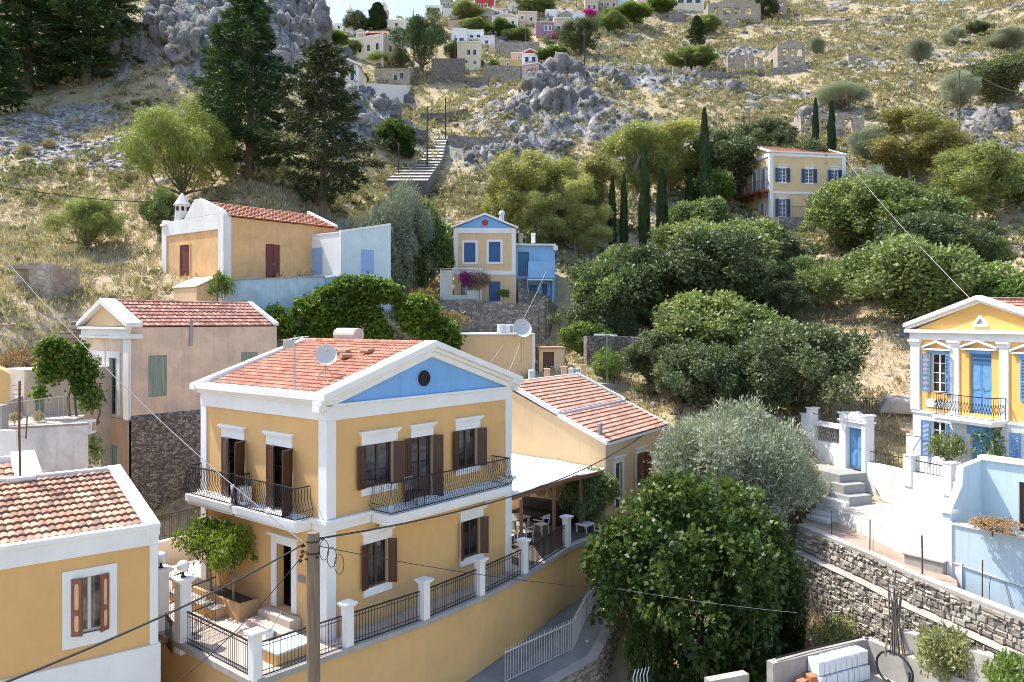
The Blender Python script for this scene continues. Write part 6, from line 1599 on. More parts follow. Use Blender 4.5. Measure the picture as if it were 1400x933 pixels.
for i in range(len(SW) - 1):
    a, b = SW[i], SW[i + 1]
    stone_face(m1, q(a, 0), q(b, 0), 1.75, 1.75, (zt - 1.8, zt - 1.8), 1)
    stone_face(m2, q(a, 0, .35), q(b, 0, .35), -.8, -.8, (2.45, 2.45), 1)
    core.poly([q(a, -1.6, -.02), q(b, -1.6, -.02), q(b, zt - .08, -.02), q(a, zt - .08, -.02)]); core.poly([q(a, -1.6, .34), q(b, -1.6, .34), q(b, 1.62, .34), q(a, 1.62, .34)])
    cop.add([q(a, 1.68, .42), q(b, 1.68, .42), q(b, 1.72, 0), q(a, 1.72, 0)], [(0, 1, 2, 3)]); cop.beam(q(a, zt - .02, -.16), q(b, zt - .02, -.16), .40, .12)
m1.build('upper_tier', M['stone'], sw); m2.build('lower_tier', M['stone'], sw); core.build('core', M['mortar'], sw); cop.build('coping', M['concrete'], sw)
A_ = [pw(1236, 862, 25.6), pw(1300, 880, 24.4), pw(1410, 912, 21.5)]
wall_thing('low_wall', [a[0] for a in A_], [a[1] for a in A_], -12.8, .35, M['concrete'], 'low rough concrete footing at the foot of the stone wall')
for k, (px, py, Y, h, t, lb) in enumerate(((1137, 742, 33.0, 1.3, .02, 'thin iron rod beside the small white steps'), (1189, 766, 30.4, 1.55, .022, 'thin iron rod on the wall before the platform'), (1194, 768, 30.6, 1.05, .012, 'short rusty rod next to a taller rod'), (1261, 790, 27.4, 1.45, .028, 'thick iron rod left of the light blue wall'),
                                         (1343, 826, 25.4, 1.4, .02, 'iron rod in front of the light blue wall'), (1353, 830, 25.2, .95, .012, 'bent short rod in front of the light blue wall'))):
    m = MB(); m.tube([(0, 0, -.1), (random.uniform(-.02, .02), 0, h * .5), (random.uniform(-.03, .03), 0, h)], t, 6); tag(m.build('iron_rod', M['rust'], None, P(px, py, Y)), lb, 'rod', 'iron rods along the stone wall')
m = MB(); m.box(-.7, .7, -.3, .3, -.4, .4); m.box(-.75, .75, -.35, .35, .4, .48); tag(m.build('cement_trough', M['concrete'], None, P(1268, 778, 28.6), rb, .03), 'broken cement trough in the earth before the platform', 'trough')
sb_ = [(12.6, 34.3), (13.3, 31.4), (13.8, 29.5), (14.15, 27.4), (14.55, 26.0), (15.2, 27.2), (15.3, 28.4), (14.9, 31.3), (14.5, 33.8), (14.1, 35.8), (13.0, 35.9)]
tag(MB().poly([(a, b, -8.87 + .05 * math.sin(a * 3 + b)) for a, b in sb_]).build('soil_strip', M['earth']), 'bare brown earth strip between the white platform and the stone wall', kind='structure')
# bundle of canes leaning on the wall
cb = empty('cane_bundle', P(1224, 892, 25.2), 0, 'bundle of dry canes leaning against the stone wall', 'canes'); m = MB()
for k in range(16):
    a = random.uniform(-.35, .35); m.tube([(a, random.uniform(-.1, .1), -.1), (a * .5 + .15, .35, .8), (a * .45 + random.uniform(.15, .5), .7, random.uniform(1.4, 1.9))], .02, 5)
m.build('canes', M['bark'], cb)
# ---------------------------------------------------------------- concrete enclosure at the bottom
EN = [(8.0, 24.7), (11.85, 26.6), (13.6, 23.2), (14.5, 21.2)]
en_ = wall_thing('concrete_enclosure', EN, [-10.6] * 4, -13.5, .28, M['concrete'], 'concrete yard wall around stacked blocks at the bottom of the gully')
tag(MB().poly([(7.8, 24.3, -11.55), (11.8, 26.4, -11.55), (14.3, 21, -11.55), (10, 18, -11.55)]).build('yard_floor', M['concrete']), 'dusty concrete yard floor', kind='structure')
A_ = [pw(967, 929, 23.4), pw(1020, 919, 23.9)]
wall_thing('wall_stub', [a[0] for a in A_], [a[1] for a in A_], -13.6, .3, M['concrete'], 'short concrete wall stub left of the yard')
bd = (Vector((11.85, 26.6, 0)) - Vector((8.0, 24.7, 0))).normalized(); bn = Vector((bd.y, -bd.x, 0)); bz = math.atan2(bd.y, bd.x)
blk = MB().box(-.115, .115, -.24, .24, 0, .46).mesh('white_block', M['white_bag'])
k = 0
for row in range(2):
    for i in range(9 - row * 0):
        p = Vector((9.35, 25.37, -11.55)) + bd * (.245 * i + .0) + bn * (.50 if row == 0 else .42 + .0) + Vector((0, 0, .47 * row))
        o = obj('foam_block', blk, None, p, bz + random.uniform(-.05, .05)); o.scale = (.95, 1, random.uniform(.94, 1.0)); b = o.modifiers.new('bevel', 'BEVEL'); b.width = .02
        tag(o, ('white block in the %s row of the stack against the yard wall' % ('lower', 'upper')[row]), 'block', ('white blocks in the %s row' % ('lower', 'upper')[row]))
for i, (dx, dy, dz, a, lb) in enumerate(((-.5, .5, 0, .1, 'flat'), (-.5, .5, .22, .2, ''), (-.25, .95, 0, .0, ''), (-.9, .7, 0, -.2, ''), (-.9, .7, .22, .3, ''), (-.15, .5, .0, 1.4, ''), (-.12, .5, .3, 1.3, ''), (-.6, 1.1, 0, .4, ''), (-1.0, 1.2, 0, .1, ''))):
    p = Vector((9.2, 25.3, -11.55)) + bd * dx + bn * dy + Vector((0, 0, dz))
    m = MB(); m.box(-.17, .17, -.12, .12, 0, .21)
    br_ = m.build('hollow_brick', M['brick'], None, p, bz + a, .01); h = MB()
    for u in (-.11, 0, .11):
        for v in (.055, .155): h.box(u - .04, u + .04, -.123, -.1205, v - .035, v + .035)
    h.build('holes', M['black'], br_); tag(br_, 'orange hollow brick heaped beside the white blocks', 'brick', 'orange bricks heaped in the yard')
m = MB(); cc = Vector((12.35, 25.2, -11.1)); dd = (Vector((13.6, 23.2, 0)) - Vector((11.85, 26.6, 0))).normalized()
m.tube([cc - Vector((.3, .15, 0)) + dd * .62 * math.cos(t * PI / 12) + Vector((0, 0, .52 * math.sin(t * PI / 12) + .12)) + Vector((-.004 * t, 0, 0)) for t in range(-8, 26)], .035, 6); tag(m.build('black_hose', M['iron']), 'loop of black hose against the yard wall', 'hose')
m = MB(); m.tube([Vector((8.2, 24.75, -10.5)), Vector((9.6, 25.5, -10.52)), Vector((11.6, 26.4, -10.5))], .03, 6); tag(m.build('black_pipe', M['iron']), 'black pipe lying along the top of the yard wall', 'pipe')
# ---------------------------------------------------------------- alley with the pale fence
AP = [(-9.5, 17.0, -12.4), (-3.2, 22.6, -11.9), (-.3, 25.9, -11.86), (.84, 26.1, -11.95), (2.7, 28.3, -11.95), (3.3, 29.9, -11.8), (3.9, 31.6, -11.6), (4.9, 33.4, -11.3), (5.3, 35.4, -10.9), (3.6, 34.6, -11.2), (2.5, 32.6, -11.6), (.6, 29.2, -11.6), (-1.0, 26.8, -11.7), (-5.5, 21.8, -12.1), (-11, 17.2, -12.4)]
tag(MB().poly(AP).build('alley_path', M['alley']), 'worn cement alley along the foot of the ochre wall', kind='structure')
FP = [Vector((-.24, 26.0, -11.85)), Vector((2.2, 28.65, -11.85)), Vector((2.85, 30.7, -11.68)), Vector((3.25, 31.5, -11.58)), Vector((4.3, 33.1, -11.3))]
for k in range(4):
    fence_panel(FP[k], FP[k + 1], ('pale grey spiked fence panel of the alley, nearest the bottom edge', 'second pale grey fence panel up the alley', 'short steep pale grey fence panel at the bend of the alley', 'topmost pale grey fence panel, beside the fig tree')[k], h=1.0, mat='galv', style='spike', step=.13, inset=.02, grp='pale spiked fence of the alley', name='alley_fence', r=.013)
aw_ = empty('alley_wall', (1.7, 26.3, -14.5), 0, 'rounded rubble retaining wall under the pale alley fence', 'wall')
m = MB(); st_ = MB(); apts = [(-3.2, 22.4, -11.95), (-.9, 24.4, -11.95), (.84, 26.1, -11.95), (2.7, 28.3, -11.95), (3.3, 29.9, -11.8), (3.9, 31.6, -11.6), (4.9, 33.4, -11.3)]
q = lambda p, z, k=0: Vector((p[0] - 1.7 + k, p[1] - 26.3 - k * .75, z + 14.5))
for a, b in zip(apts[:-1], apts[1:]):
    stone_face(st_, q(a, -14.5 - 14.5 + 14.5, .25) * 1.0, q(b, -14.5, .25), -1.3, -1.3, (a[2] + 15.8, b[2] + 15.8), 1, (.12, .24), (.16, .4))
    m.poly([q(a, -16, .24), q(b, -16, .24), q(b, b[2] - .0, .24), q(a, a[2] - .0, .24)]); m.poly([q(a, a[2], .30), q(b, b[2], .30), q(b, b[2] + .02, -.6), q(a, a[2] + .02, -.6)])
m.build('core', M['concrete'], aw_); st_.build('stones', M['stone_warm'], aw_)
# ================================================================ trees and shrubs
def crown(name, mat, pos, ld, nn, L_, wr, t):
    q = quadleaf(pos, ld, nn, L_, L_ * wr)
    return mesh_from(name, q.reshape(-1, 3), np.arange(len(pos) * 4).reshape(-1, 4), mat, np.clip(t, 0, 1))
def blob_leaves(bl, n, k, csz, out=.8, droop=0.0, up=.2, hollow=.5):
    """twigs spread through the blobs (x,y,z,rx,ry,rz), each with k leaves round it"""
    bl = np.array(bl, float); w = (bl[:, 3] * bl[:, 5]) ; w = w / w.sum()
    i = rng.choice(len(bl), n, p=w); d = rdir(n); r = hollow + (1 - hollow) * rng.uniform(0, 1, n) ** .55
    f = 1 + .22 * np.sin(d[:, 0] * 6 + i) * np.cos(d[:, 2] * 5 + i * 2.1)
    p = bl[i, :3] + d * bl[i, 3:] * (r * f)[:, None]
    tw = rng.uniform(0, 1, n)
    P_ = np.repeat(p, k, 0) + rng.normal(0, csz, (n * k, 3)); D = np.repeat(d, k, 0)
    ld = unit(D * out + rdir(n * k) + np.array([0, 0, up - droop])); nn = unit(rdir(n * k) * .9 + D * .6 + np.array([0, 0, .95]))
    t = np.clip(np.repeat(tw * .55 + .2 * np.clip(np.sin(i * 12.9), -1, 1), k) + rng.uniform(0, .35, n * k), 0, 1)
    return P_, ld, nn, t
def limbs(mat, H, fork, targets, r0, bend=.15, name='trunk', n=7):
    m = MB(); top = Vector((random.uniform(-.1, .1) * H * .3, random.uniform(-.1, .1) * H * .3, fork))
    m.tube([(0, 0, -.6), (top.x * .3, top.y * .3, fork * .5), top], r0, 8, r0 * .75)
    for t in targets:
        t = Vector(t); mid = (top * .5 + t * .5) + Vector((random.uniform(-bend, bend), random.uniform(-bend, bend), -abs(random.gauss(0, bend)))) * (t - top).length
        m.tube([top - Vector((0, 0, fork * .1)), top * .7 + mid * .3, mid, t], r0 * .5, 5, r0 * .1)
    return m.mesh(name, mat)
LOB = [0, 0, 0]
def dome(nb, H, Rw, z0=.3, rb=(.26, .4), flat=.8, irr=.15):
    bl = []; LOB[:] = [random.uniform(0, 6) for _ in range(3)]
    for k in range(nb):
        a = 2.4 * k + random.uniform(-.4, .4); f = (k + .5) / nb; ph = math.acos(1 - 1.15 * f) if f < .86 else PI / 2 * 1.1
        lob = 1 + irr * 1.1 * math.sin(a * 2 + LOB[0]) * math.sin(ph * 2.5 + LOB[1]) + irr * .6 * math.sin(a * 5 + LOB[2])
        rr = Rw * (1 - rb[0] * .8) * lob * (1 + random.uniform(-irr, irr)); zc = H * (z0 + (1 - z0) * .5); zr = H * (1 - z0) * .5 * (1 - rb[0] * .6)
        sk_ = random.random(); big = 1.0
        if sk_ < .11 and nb > 15: continue
        if sk_ > .80 and nb > 15: rr *= 1.17; big = .62
        x = rr * math.sin(ph) * math.cos(a); y = rr * math.sin(ph) * math.sin(a); z = zc + zr * math.cos(ph) * (1 + random.uniform(-irr, irr)) * (.75 + .25 * lob)
        s_ = random.uniform(*rb) * Rw * big; bl.append((x, y, z, s_, s_, s_ * flat))
    bl.append((0, 0, H * (z0 + (1 - z0) * .45), Rw * .5, Rw * .5, H * (1 - z0) * .33)); return bl
KINDS = {}
def kind(name, n=2):
    def deco(fn):
        KINDS[name] = []
        for v in range(n):
            H, W, c, t = fn(v); co = np.zeros(len(c.vertices) * 3, np.float32); c.vertices.foreach_get('co', co); co = co.reshape(-1, 3)
            KINDS[name].append((float(np.percentile(co[:, 2], 99.6)), 2 * float(np.percentile(np.hypot(co[:, 0], co[:, 1]), 95)), c, t))
        return fn
    return deco
def mk_dome(mat, bark, H, Rw, nb, tw, k, csz, ll, wr, z0=.22, out=.8, droop=0., up=.2, rb=(.26, .4), hollow=.55, irr=.15, r0=.16):
    bl = dome(nb, H, Rw, z0, rb, .8, irr); a = blob_leaves(bl, tw, k, csz, out, droop, up, hollow)
    c = crown('crown', M[mat], a[0], a[1], a[2], ll * rng.uniform(.6, 1.25, len(a[0])), wr, a[3])
    return H, 2 * Rw, c, limbs(M[bark], H, H * max(.15, z0 * .8), [b[:3] for b in bl[::2]], r0)
kind('oak', 3)(lambda v: mk_dome('oak', 'bark', 6, 3.3, 46, 4600, 6, .13, .25, .55, .0, rb=(.18, .34), irr=.26))
kind('holm', 3)(lambda v: mk_dome('holm', 'bark', 6, 3.2, 40, 4200, 6, .14, .27, .6, .02, rb=(.2, .36), irr=.26))
kind('green', 2)(lambda v: mk_dome('green', 'bark', 4, 2.1, 20, 2200, 6, .13, .24, .6, .15, irr=.25))
kind('pine', 1)(lambda v: mk_dome('conifer', 'bark', 8, 3.4, 30, 4200, 6, .13, .26, .35, .16, up=.6, rb=(.22, .38), irr=.3, r0=.25))
kind('planter', 2)(lambda v: mk_dome('vine', 'bark_pale', 2.6, 1.2, 14, 620, 6, .09, .15, .6, .42, irr=.35, rb=(.26, .4), hollow=.3, r0=.06))
kind('smalltree', 2)(lambda v: mk_dome('holm', 'bark', 3.6, 2.0, 16, 1700, 6, .11, .2, .5, .36, irr=.25, rb=(.25, .38)))
kind('olive', 2)(lambda v: mk_dome('olive', 'bark', 4.5, 2.4, 34, 7000, 8, .12, .14, .30, .05, up=.5, rb=(.24, .36), irr=.22))
def mk_euc(mat, v):
    H, Rw = 10.0, 2.6; bl = []
    for k in range(28):
        z = H * random.uniform(.24, .97); w = Rw * (1 - ((z / H - .62) / .5) ** 2) * .85; a = random.uniform(0, 2 * PI); q = w * math.sqrt(random.random()); s_ = random.uniform(.55, 1.0); bl.append((q * math.cos(a), q * math.sin(a), z, s_, s_, s_ * 1.1))
    a = blob_leaves(bl, 3800, 6, .17, .3, .9, 0, .35)
    c = crown('crown', M[mat], a[0], a[1], a[2], .3 * rng.uniform(.6, 1.3, len(a[0])), .26, a[3])
    return H, 2 * Rw, c, limbs(M['bark_pale'], H, H * .35, [b[:3] for b in bl[::2]], .17, .1)
kind('euc', 3)(lambda v: mk_euc('euc', v)); kind('euc_gold', 2)(lambda v: mk_euc('euc_gold', v))
def mk_feather(v):
    H, Rw = 8.0, 3.6; bl = dome(34, H, Rw, .10, (.2, .34), 1.15, .2); a = blob_leaves(bl, 4200, 7, .16, .35, .75, .1, .35)
    c = crown('crown', M['feather'], a[0], a[1], a[2], .34 * rng.uniform(.6, 1.4, len(a[0])), .16, a[3])
    return H, 2 * Rw, c, limbs(M['bark'], H, H * .15, [b[:3] for b in bl[::2]], .22)
kind('feather', 2)(mk_feather)
def mk_conifer(mat, v, H=15.0, Rw=3.2, nbr=120, base=.06, per=210):
    Pp, D, Nn, T = [], [], [], []; m = MB(); m.tube([(0, 0, -1), (.1, .05, H * .4), (0, .1, H * .95)], .32, 8, .04)
    for k in range(nbr):
        f = (k + .5) / nbr; z = H * (base + (1 - base) * f ** .85); a = k * 2.39996 + random.uniform(-.3, .3)
        prof = min(1, .55 + f * 2.2) * (1 - f) ** .62 if f > .12 else .75 * (.6 + f * 3); ln = Rw * prof * random.uniform(.55, 1.25) + .25
        tip = np.array([math.cos(a) * ln, math.sin(a) * ln, ln * random.uniform(.05, .45)]); o = np.array([0, 0, z])
        if k % 2 == 0: m.tube([(0, 0, z), tuple(o + tip * .5 + np.array([0, 0, -.1])), tuple(o + tip * .95)], .05, 4, .015, cap=False)
        n = int(per * (.35 + ln / Rw)); s_ = rng.uniform(.2, 1.06, n) ** .8; dv = tip / np.linalg.norm(tip)
        p = o + s_[:, None] * tip + np.array([0, 0, 1])[None] * (-.5 * (s_ - .4) ** 2 * ln * .5)[:, None]
        spread = (.08 + .17 * np.sin(np.clip(s_, 0, 1) * PI)) * (.5 + ln * .26)
        p = p + rng.normal(0, 1, (n, 3)) * spread[:, None] * np.array([1, 1, .55]) + np.array([0, 0, -1]) * np.abs(rng.normal(0, .18, n))[:, None]
        Pp.append(p); D.append(unit(dv * .9 + rdir(n) * .8 + np.array([0, 0, -.35]))); Nn.append(unit(rdir(n) + np.array([0, 0, .8]))); T.append(np.clip(random.uniform(0, .55) + rng.uniform(0, .4, n), 0, 1))
    Pp = np.concatenate(Pp); c = crown('crown', M[mat], Pp, np.concatenate(D), np.concatenate(Nn), .40 * rng.uniform(.5, 1.3, len(Pp)), .26, np.concatenate(T))
    return H, 2 * Rw, c, m.mesh('trunk', M['bark'])
kind('conifer', 2)(lambda v: mk_conifer('conifer', v)); kind('conifer_brown', 1)(lambda v: mk_conifer('conifer_brown', v, 14.0, 3.8, 100, .12, 200))
def mk_cypress(v):
    H, Rw = 8.0, .55; n = 9000; z = rng.uniform(.02, 1, n); a = rng.uniform(0, 2 * PI, n); w = Rw * np.minimum(1, z * 7) * (1 - z ** 3.2) ** .8 * (1 + .18 * np.sin(a * 3 + z * 16)) * rng.uniform(.5, 1.08, n)
    p = np.stack([w * np.cos(a), w * np.sin(a), z * H], 1); d = np.stack([np.cos(a), np.sin(a), np.zeros(n)], 1)
    c = crown('crown', M['cypress'], p, unit(d * .35 + np.array([0, 0, 1.1]) + rdir(n) * .4), unit(d + rdir(n) * .5), .3 * rng.uniform(.6, 1.3, n), .3, rng.uniform(0, 1, n))
    return H, 2 * Rw, c, MB().tube([(0, 0, -.5), (0, 0, H * .9)], .1, 6, .02).mesh('trunk', M['bark'])
kind('cypress', 2)(mk_cypress)
def mk_shrub(mat, v, H=1.3, Rw=.95, tw=520, ll=.13, wr=.5, bark='bark', nb=9):
    bl = dome(nb, H, Rw, .02, (.34, .5), .85, .25); a = blob_leaves(bl, tw, 6, .07, .8, 0, .4, .4); c = crown('crown', M[mat], a[0], a[1], a[2], ll * rng.uniform(.6, 1.3, len(a[0])), wr, a[3])
    return H, 2 * Rw, c, limbs(M[bark], H, .12, [b[:3] for b in bl[::2]], .03)
kind('shrub', 2)(lambda v: mk_shrub('scrub', v)); kind('shrub_green', 2)(lambda v: mk_shrub('scrub_green', v)); kind('bush', 2)(lambda v: mk_shrub('green', v, ll=.16)); kind('dryshrub', 1)(lambda v: mk_shrub('dryplant', v)); kind('deadshrub', 1)(lambda v: mk_shrub('deadtwig', v, ll=.2, wr=.12)); kind('bougain', 1)(lambda v: mk_shrub('bloom', v, ll=.14))
# fig: lobed leaves big enough to read one by one
def mk_fig(v):
    H, Rw = 5.6, 3.7; bl = dome(34, H, Rw, .0, (.22, .34), .9, .2); bl += [(Rw * .72 * math.cos(k * .45), Rw * .72 * math.sin(k * .45), random.uniform(.3, 1.3), .95, .95, .8) for k in range(7)]; a = blob_leaves(bl, 3900, 9, .10, .8, .0, .25, .70); a[3][:] = np.clip(a[3] * 1.1 - .05, 0, 1); n = len(a[0])
    a = list(a); a[1] = unit(a[1] * .7 + rdir(n) * .3 + np.array([0, 0, -.1])); a[2] = unit(rdir(n) * .55 + np.array([0, 0, 1.]))
    L_ = .235 * rng.uniform(.55, 1.25, n); ld, nn = a[1], a[2]; sd = np.cross(ld, nn); sd /= np.linalg.norm(sd, axis=1, keepdims=True) + 1e-9; nn = np.cross(sd, ld)
    out = [(0, 0, 0), (.30, .30, .05), (.42, .62, .02), (.18, .62, .05), (0, 1, -.08), (-.18, .62, .05), (-.42, .62, .02), (-.30, .30, .05)]
    V = np.stack([a[0] + sd * (x * L_)[:, None] + ld * (y * L_)[:, None] + nn * (z * L_)[:, None] for x, y, z in out], 1)
    me = mesh_from('crown', V.reshape(-1, 3), np.arange(n * 8).reshape(-1, 8), M['fig'], a[3])
    return H, 2 * Rw, me, limbs(M['bark_pale'], H, .5, [b[:3] for b in bl[::2]], .17)
kind('fig', 1)(mk_fig)
NAMES = dict(oak='oak_tree', holm='leafy_tree', green='leafy_tree', smalltree='small_tree', planter='planter_tree', pine='pine_tree', olive='olive_tree', euc='eucalyptus_tree', euc_gold='eucalyptus_tree', feather='tamarisk_tree', conifer='conifer_tree', conifer_brown='conifer_tree', cypress='cypress_tree',
             shrub='shrub', shrub_green='shrub', bush='bush', dryshrub='dry_shrub', deadshrub='dry_shrub', bougain='bougainvillea', fig='fig_tree')
_cnt = {}
def plant(k, loc, H, W, label, grp=None, z=None, cat=None):
    v = _cnt.get(k, 0); _cnt[k] = v + 1
    h0, w0, c, t = KINDS[k][v % len(KINDS[k])]
    o = empty(NAMES[k], (loc[0], loc[1], loc[2] - .08), random.uniform(0, 6.28), label, cat or ('tree' if 'tree' in NAMES[k] else 'bush'), grp)
    o.scale = (W / w0, W / w0, H / h0)
    obj('trunk', t, o); obj('crown', c, o)
    return o
def tree(k, px, Y, top, wpx, label, grp=None):
    p = P(px, 0, Y); zb = zat(p.x, Y); H_ = P(px, top, Y).z - zb
    if k in ('oak', 'holm', 'green') and Y > 43:
        wpx *= 1.18
        while H_ < .72 * wpx / F * Y and Y > 43.3: Y -= .4; p = P(px, 0, Y); zb = zat(p.x, Y); H_ = P(px, top, Y).z - zb
        wpx = min(wpx, H_ / .62 / Y * F)
    return plant(k, (p.x, Y, zb), max(.6, H_), wpx / F * Y, label, grp)
def treeh(k, px, base, top, wpx, label, grp=None, y0=50):
    p = hit(px, base, y0); return plant(k, p, (base - top) / F * p.y, wpx / F * p.y, label, grp)
# left slope
treeh('conifer', 118, 116, -75, 150, 'huge dark conifer at the top of the left slope, right one of the dark trio')
treeh('conifer', 38, 128, -60, 140, 'huge dark conifer at the top of the left slope, middle one of the dark trio')
treeh('conifer', -6, 158, 50, 75, 'dark conifer cut by the left edge above the scree')
treeh('conifer', 340, 246, -12, 128, 'tallest dark conifer standing before the grey cliff')
treeh('conifer', 300, 215, 60, 60, 'narrow dark conifer just left of the tallest conifer')
treeh('conifer_brown', 441, 306, 60, 138, 'ragged dark conifer with browning sprays behind the white annex')
tree('feather', 250, 62, 138, 140, 'large feathery yellow-green tamarisk behind the orange house')
treeh('feather', 122, 346, 268, 92, 'small feathery tamarisk on the straw slope at the left')
tree('holm', 222, 56, 255, 40, 'dark bush squeezed left of the turret chimney')
tree('olive', 545, 58, 252, 110, 'grey olive tree right of the white annex')
tree('green', 578, 60, 280, 74, 'bright green leafy tree left of the yellow and blue house')
treeh('fig', 540, 212, 164, 58, 'round dark fig bush beside the stepped path on the slope')
for k, (px, b, t, w, lb) in enumerate(((35, 212, 194, 22, 'round yellow-green shrub at the left edge of the scree'), (66, 204, 188, 20, 'yellowish shrub at the top of the scree patch'), (80, 231, 214, 22, 'yellow-green shrub in the middle of the scree'), (110, 238, 224, 18, 'upper shrub of the pair at the scree foot'), (101, 246, 233, 16, 'lower shrub of the pair at the scree foot'), (178, 252, 232, 24, 'shrub between scree and the large tamarisk'),
                                       (202, 150, 134, 12, 'dark upright shrub on the straw slope below the cliff'), (25, 238, 226, 18, 'pale shrub left of the scree foot'), (186, 145, 136, 16, 'low dark shrub left of the upright shrub'))): treeh('shrub' if k < 6 or k == 7 else 'shrub_green', px, b, t, w, lb)
# eucalyptus stand right of the yellow and blue house
for px, Y, t, w, k, lb in ((712, 72, 208, 90, 'euc', 'first eucalyptus of the stand, directly right above the blue pediment house'), (764, 75, 222, 92, 'euc', 'second eucalyptus of the stand behind the blue annex'), (806, 77, 215, 92, 'euc_gold', 'golden-topped eucalyptus left of the first thin cypress'), (742, 69, 262, 58, 'euc', 'lower airy eucalyptus right behind the blue annex roof'), (868, 86, 172, 90, 'euc', 'tall eucalyptus behind the two thin cypresses'),
                           (912, 90, 164, 100, 'euc', 'tallest eucalyptus, behind the thick pair of cypresses'), (812, 70, 280, 52, 'euc', 'short airy eucalyptus in front of the thin cypresses'), (690, 74, 240, 60, 'euc', 'slim eucalyptus at the left end of the stand')): tree(k, px, Y, t, w, lb)
for px, Y, t, w, lb in ((837, 72, 240, 11, 'thin dark cypress, leftmost of the cypress row'), (853, 73, 238, 11, 'thin dark cypress second in the cypress row'), (881, 72, 198, 16, 'tall thick cypress left of the thick pair'), (905, 70, 230, 17, 'thick cypress right of the thick pair'), (963, 84, 148, 15, 'slender cypress rising above the oak grove left of the manor'), (943, 84, 238, 14, 'short dark cypress between the eucalyptus and the manor trees'),
                        (1137, 104, 138, 11, 'thin cypress in front of the arched ruin'), (1115, 108, 134, 9, 'tiny cypress at the left part of the arched ruin'), (1204, 100, 212, 12, 'small cypress right behind the manor')): tree('cypress', px, Y, t, w, lb, 'slim dark cypresses')
# the grove in the middle
G_ = 'dark rounded trees of the middle grove'
for k, px, Y, t, w, lb in (('holm', 838, 57, 344, 104, 'fresh green tree at the left end of the middle grove'), ('oak', 892, 60, 338, 128, 'olive-brown oak at the left of the big grove'), ('oak', 962, 62, 316, 160, 'biggest oak in the centre of the grove'), ('oak', 1028, 60, 352, 90, 'oak at the right shoulder of the big grove'),
                           ('holm', 960, 56, 400, 130, 'dark low tree in the hollow of the big grove'), ('holm', 1000, 73, 302, 120, 'blue-green tree behind the biggest oak'), ('holm', 940, 74, 300, 90, 'green tree behind the left of the biggest oak'), ('green', 875, 66, 355, 70, 'brighter tree behind the fresh green tree'), ('holm', 1158, 75, 246, 104, 'bushy green tree covering the right of the manor'),
                           ('holm', 1222, 77, 250, 130, 'dark bushy tree right of the manor'), ('oak', 1275, 70, 292, 130, 'oak below the pale-trunked eucalyptus'), ('holm', 1250, 59, 322, 150, 'rounded green tree above the straw bank'), ('green', 1300, 57, 352, 80, 'brighter tree at the right of the straw bank'), ('smalltree', 1131, 57.5, 356, 84, 'small lone tree with visible trunk on the straw bank'),
                           ('oak', 1075, 57, 384, 56, 'small oak between the grove and the lone tree'), ('holm', 1042, 52, 428, 104, 'grey-green bushy tree above the front oak'), ('oak', 962, 49, 468, 110, 'front oak behind the street lamp pole'), ('oak', 905, 51, 452, 96, 'front oak left of the street lamp pole'), ('oak', 1092, 47, 442, 152, 'large front oak beside the straw bank'), ('oak', 1040, 44.5, 512, 80, 'low round oak before the large front oak'),
                           ('holm', 1090, 66, 352, 80, 'leafy tree between the biggest oak and the lone tree, farther back'), ('oak', 1185, 67, 342, 80, 'olive-brown tree above the lone tree'), ('holm', 862, 67, 338, 80, 'tree behind the left shoulder of the grove'), ('oak', 1060, 70, 322, 80, 'olive-brown tree just below the manor corner'), ('holm', 1325, 64, 318, 80, 'leafy tree under the pale eucalyptus near the right edge'), ('euc', 786, 71, 240, 56, 'slim upright eucalyptus in the middle of the stand'), ('euc', 730, 76, 214, 54, 'slim upright eucalyptus near the left of the stand'),
                           ('green', 800, 54, 440, 62, 'light green tree right of the stone garden wall'), ('oak', 820, 56, 400, 80, 'dark shrubby tree behind the light green tree'), ('bush', 830, 49.2, 474, 48, 'small bright tree beside the white lamp pole'), ('shrub', 905, 47.5, 520, 60, 'yellowish dry bush at the foot of the front oaks'), ('shrub_green', 880, 48, 535, 40, 'small greenish bush right of the cistern'), ('deadshrub', 930, 45.5, 540, 60, 'bare dry bush under the street lamp pole')):
    tree(k, px, Y, t, w, lb, None)
for k, px, Y, t, w, lb in (('oak', 1000, 94, 182, 110, 'grey-green oak up behind the manor on the left'), ('oak', 1050, 100, 164, 70, 'oak above the manor ridge'), ('green', 972, 86, 230, 54, 'bright bush tree left of the manor balcony'), ('holm', 955, 80, 272, 80, 'green tree below the bright bush tree'), ('oak', 1030, 80, 302, 100, 'oak below the manor balcony'), ('oak', 1100, 97, 196, 90, 'low oak hiding behind the manor roof'),
                           ('olive', 1192, 100, 172, 66, 'silver olive right of the arched ruin'), ('olive', 1180, 84, 228, 80, 'silvery tree touching the right corner of the manor'), ('euc_gold', 1246, 96, 148, 100, 'golden eucalyptus right of the manor, the taller one'), ('euc_gold', 1288, 92, 172, 84, 'golden eucalyptus right of the manor, the shorter one'), ('euc', 1332, 82, 196, 96, 'pale-trunked green eucalyptus above the straw bank'),
                           ('holm', 1392, 84, 214, 80, 'green tree cut by the right edge of the picture'), ('oak', 1165, 88, 240, 70, 'dark tree between manor and golden eucalyptus'), ('green', 1388, 56, 372, 100, 'bright green bush behind the right house roof'), ('oak', 1345, 74, 300, 50, 'narrow dark oak under the pale eucalyptus')): tree(k, px, Y, t, w, lb, None)
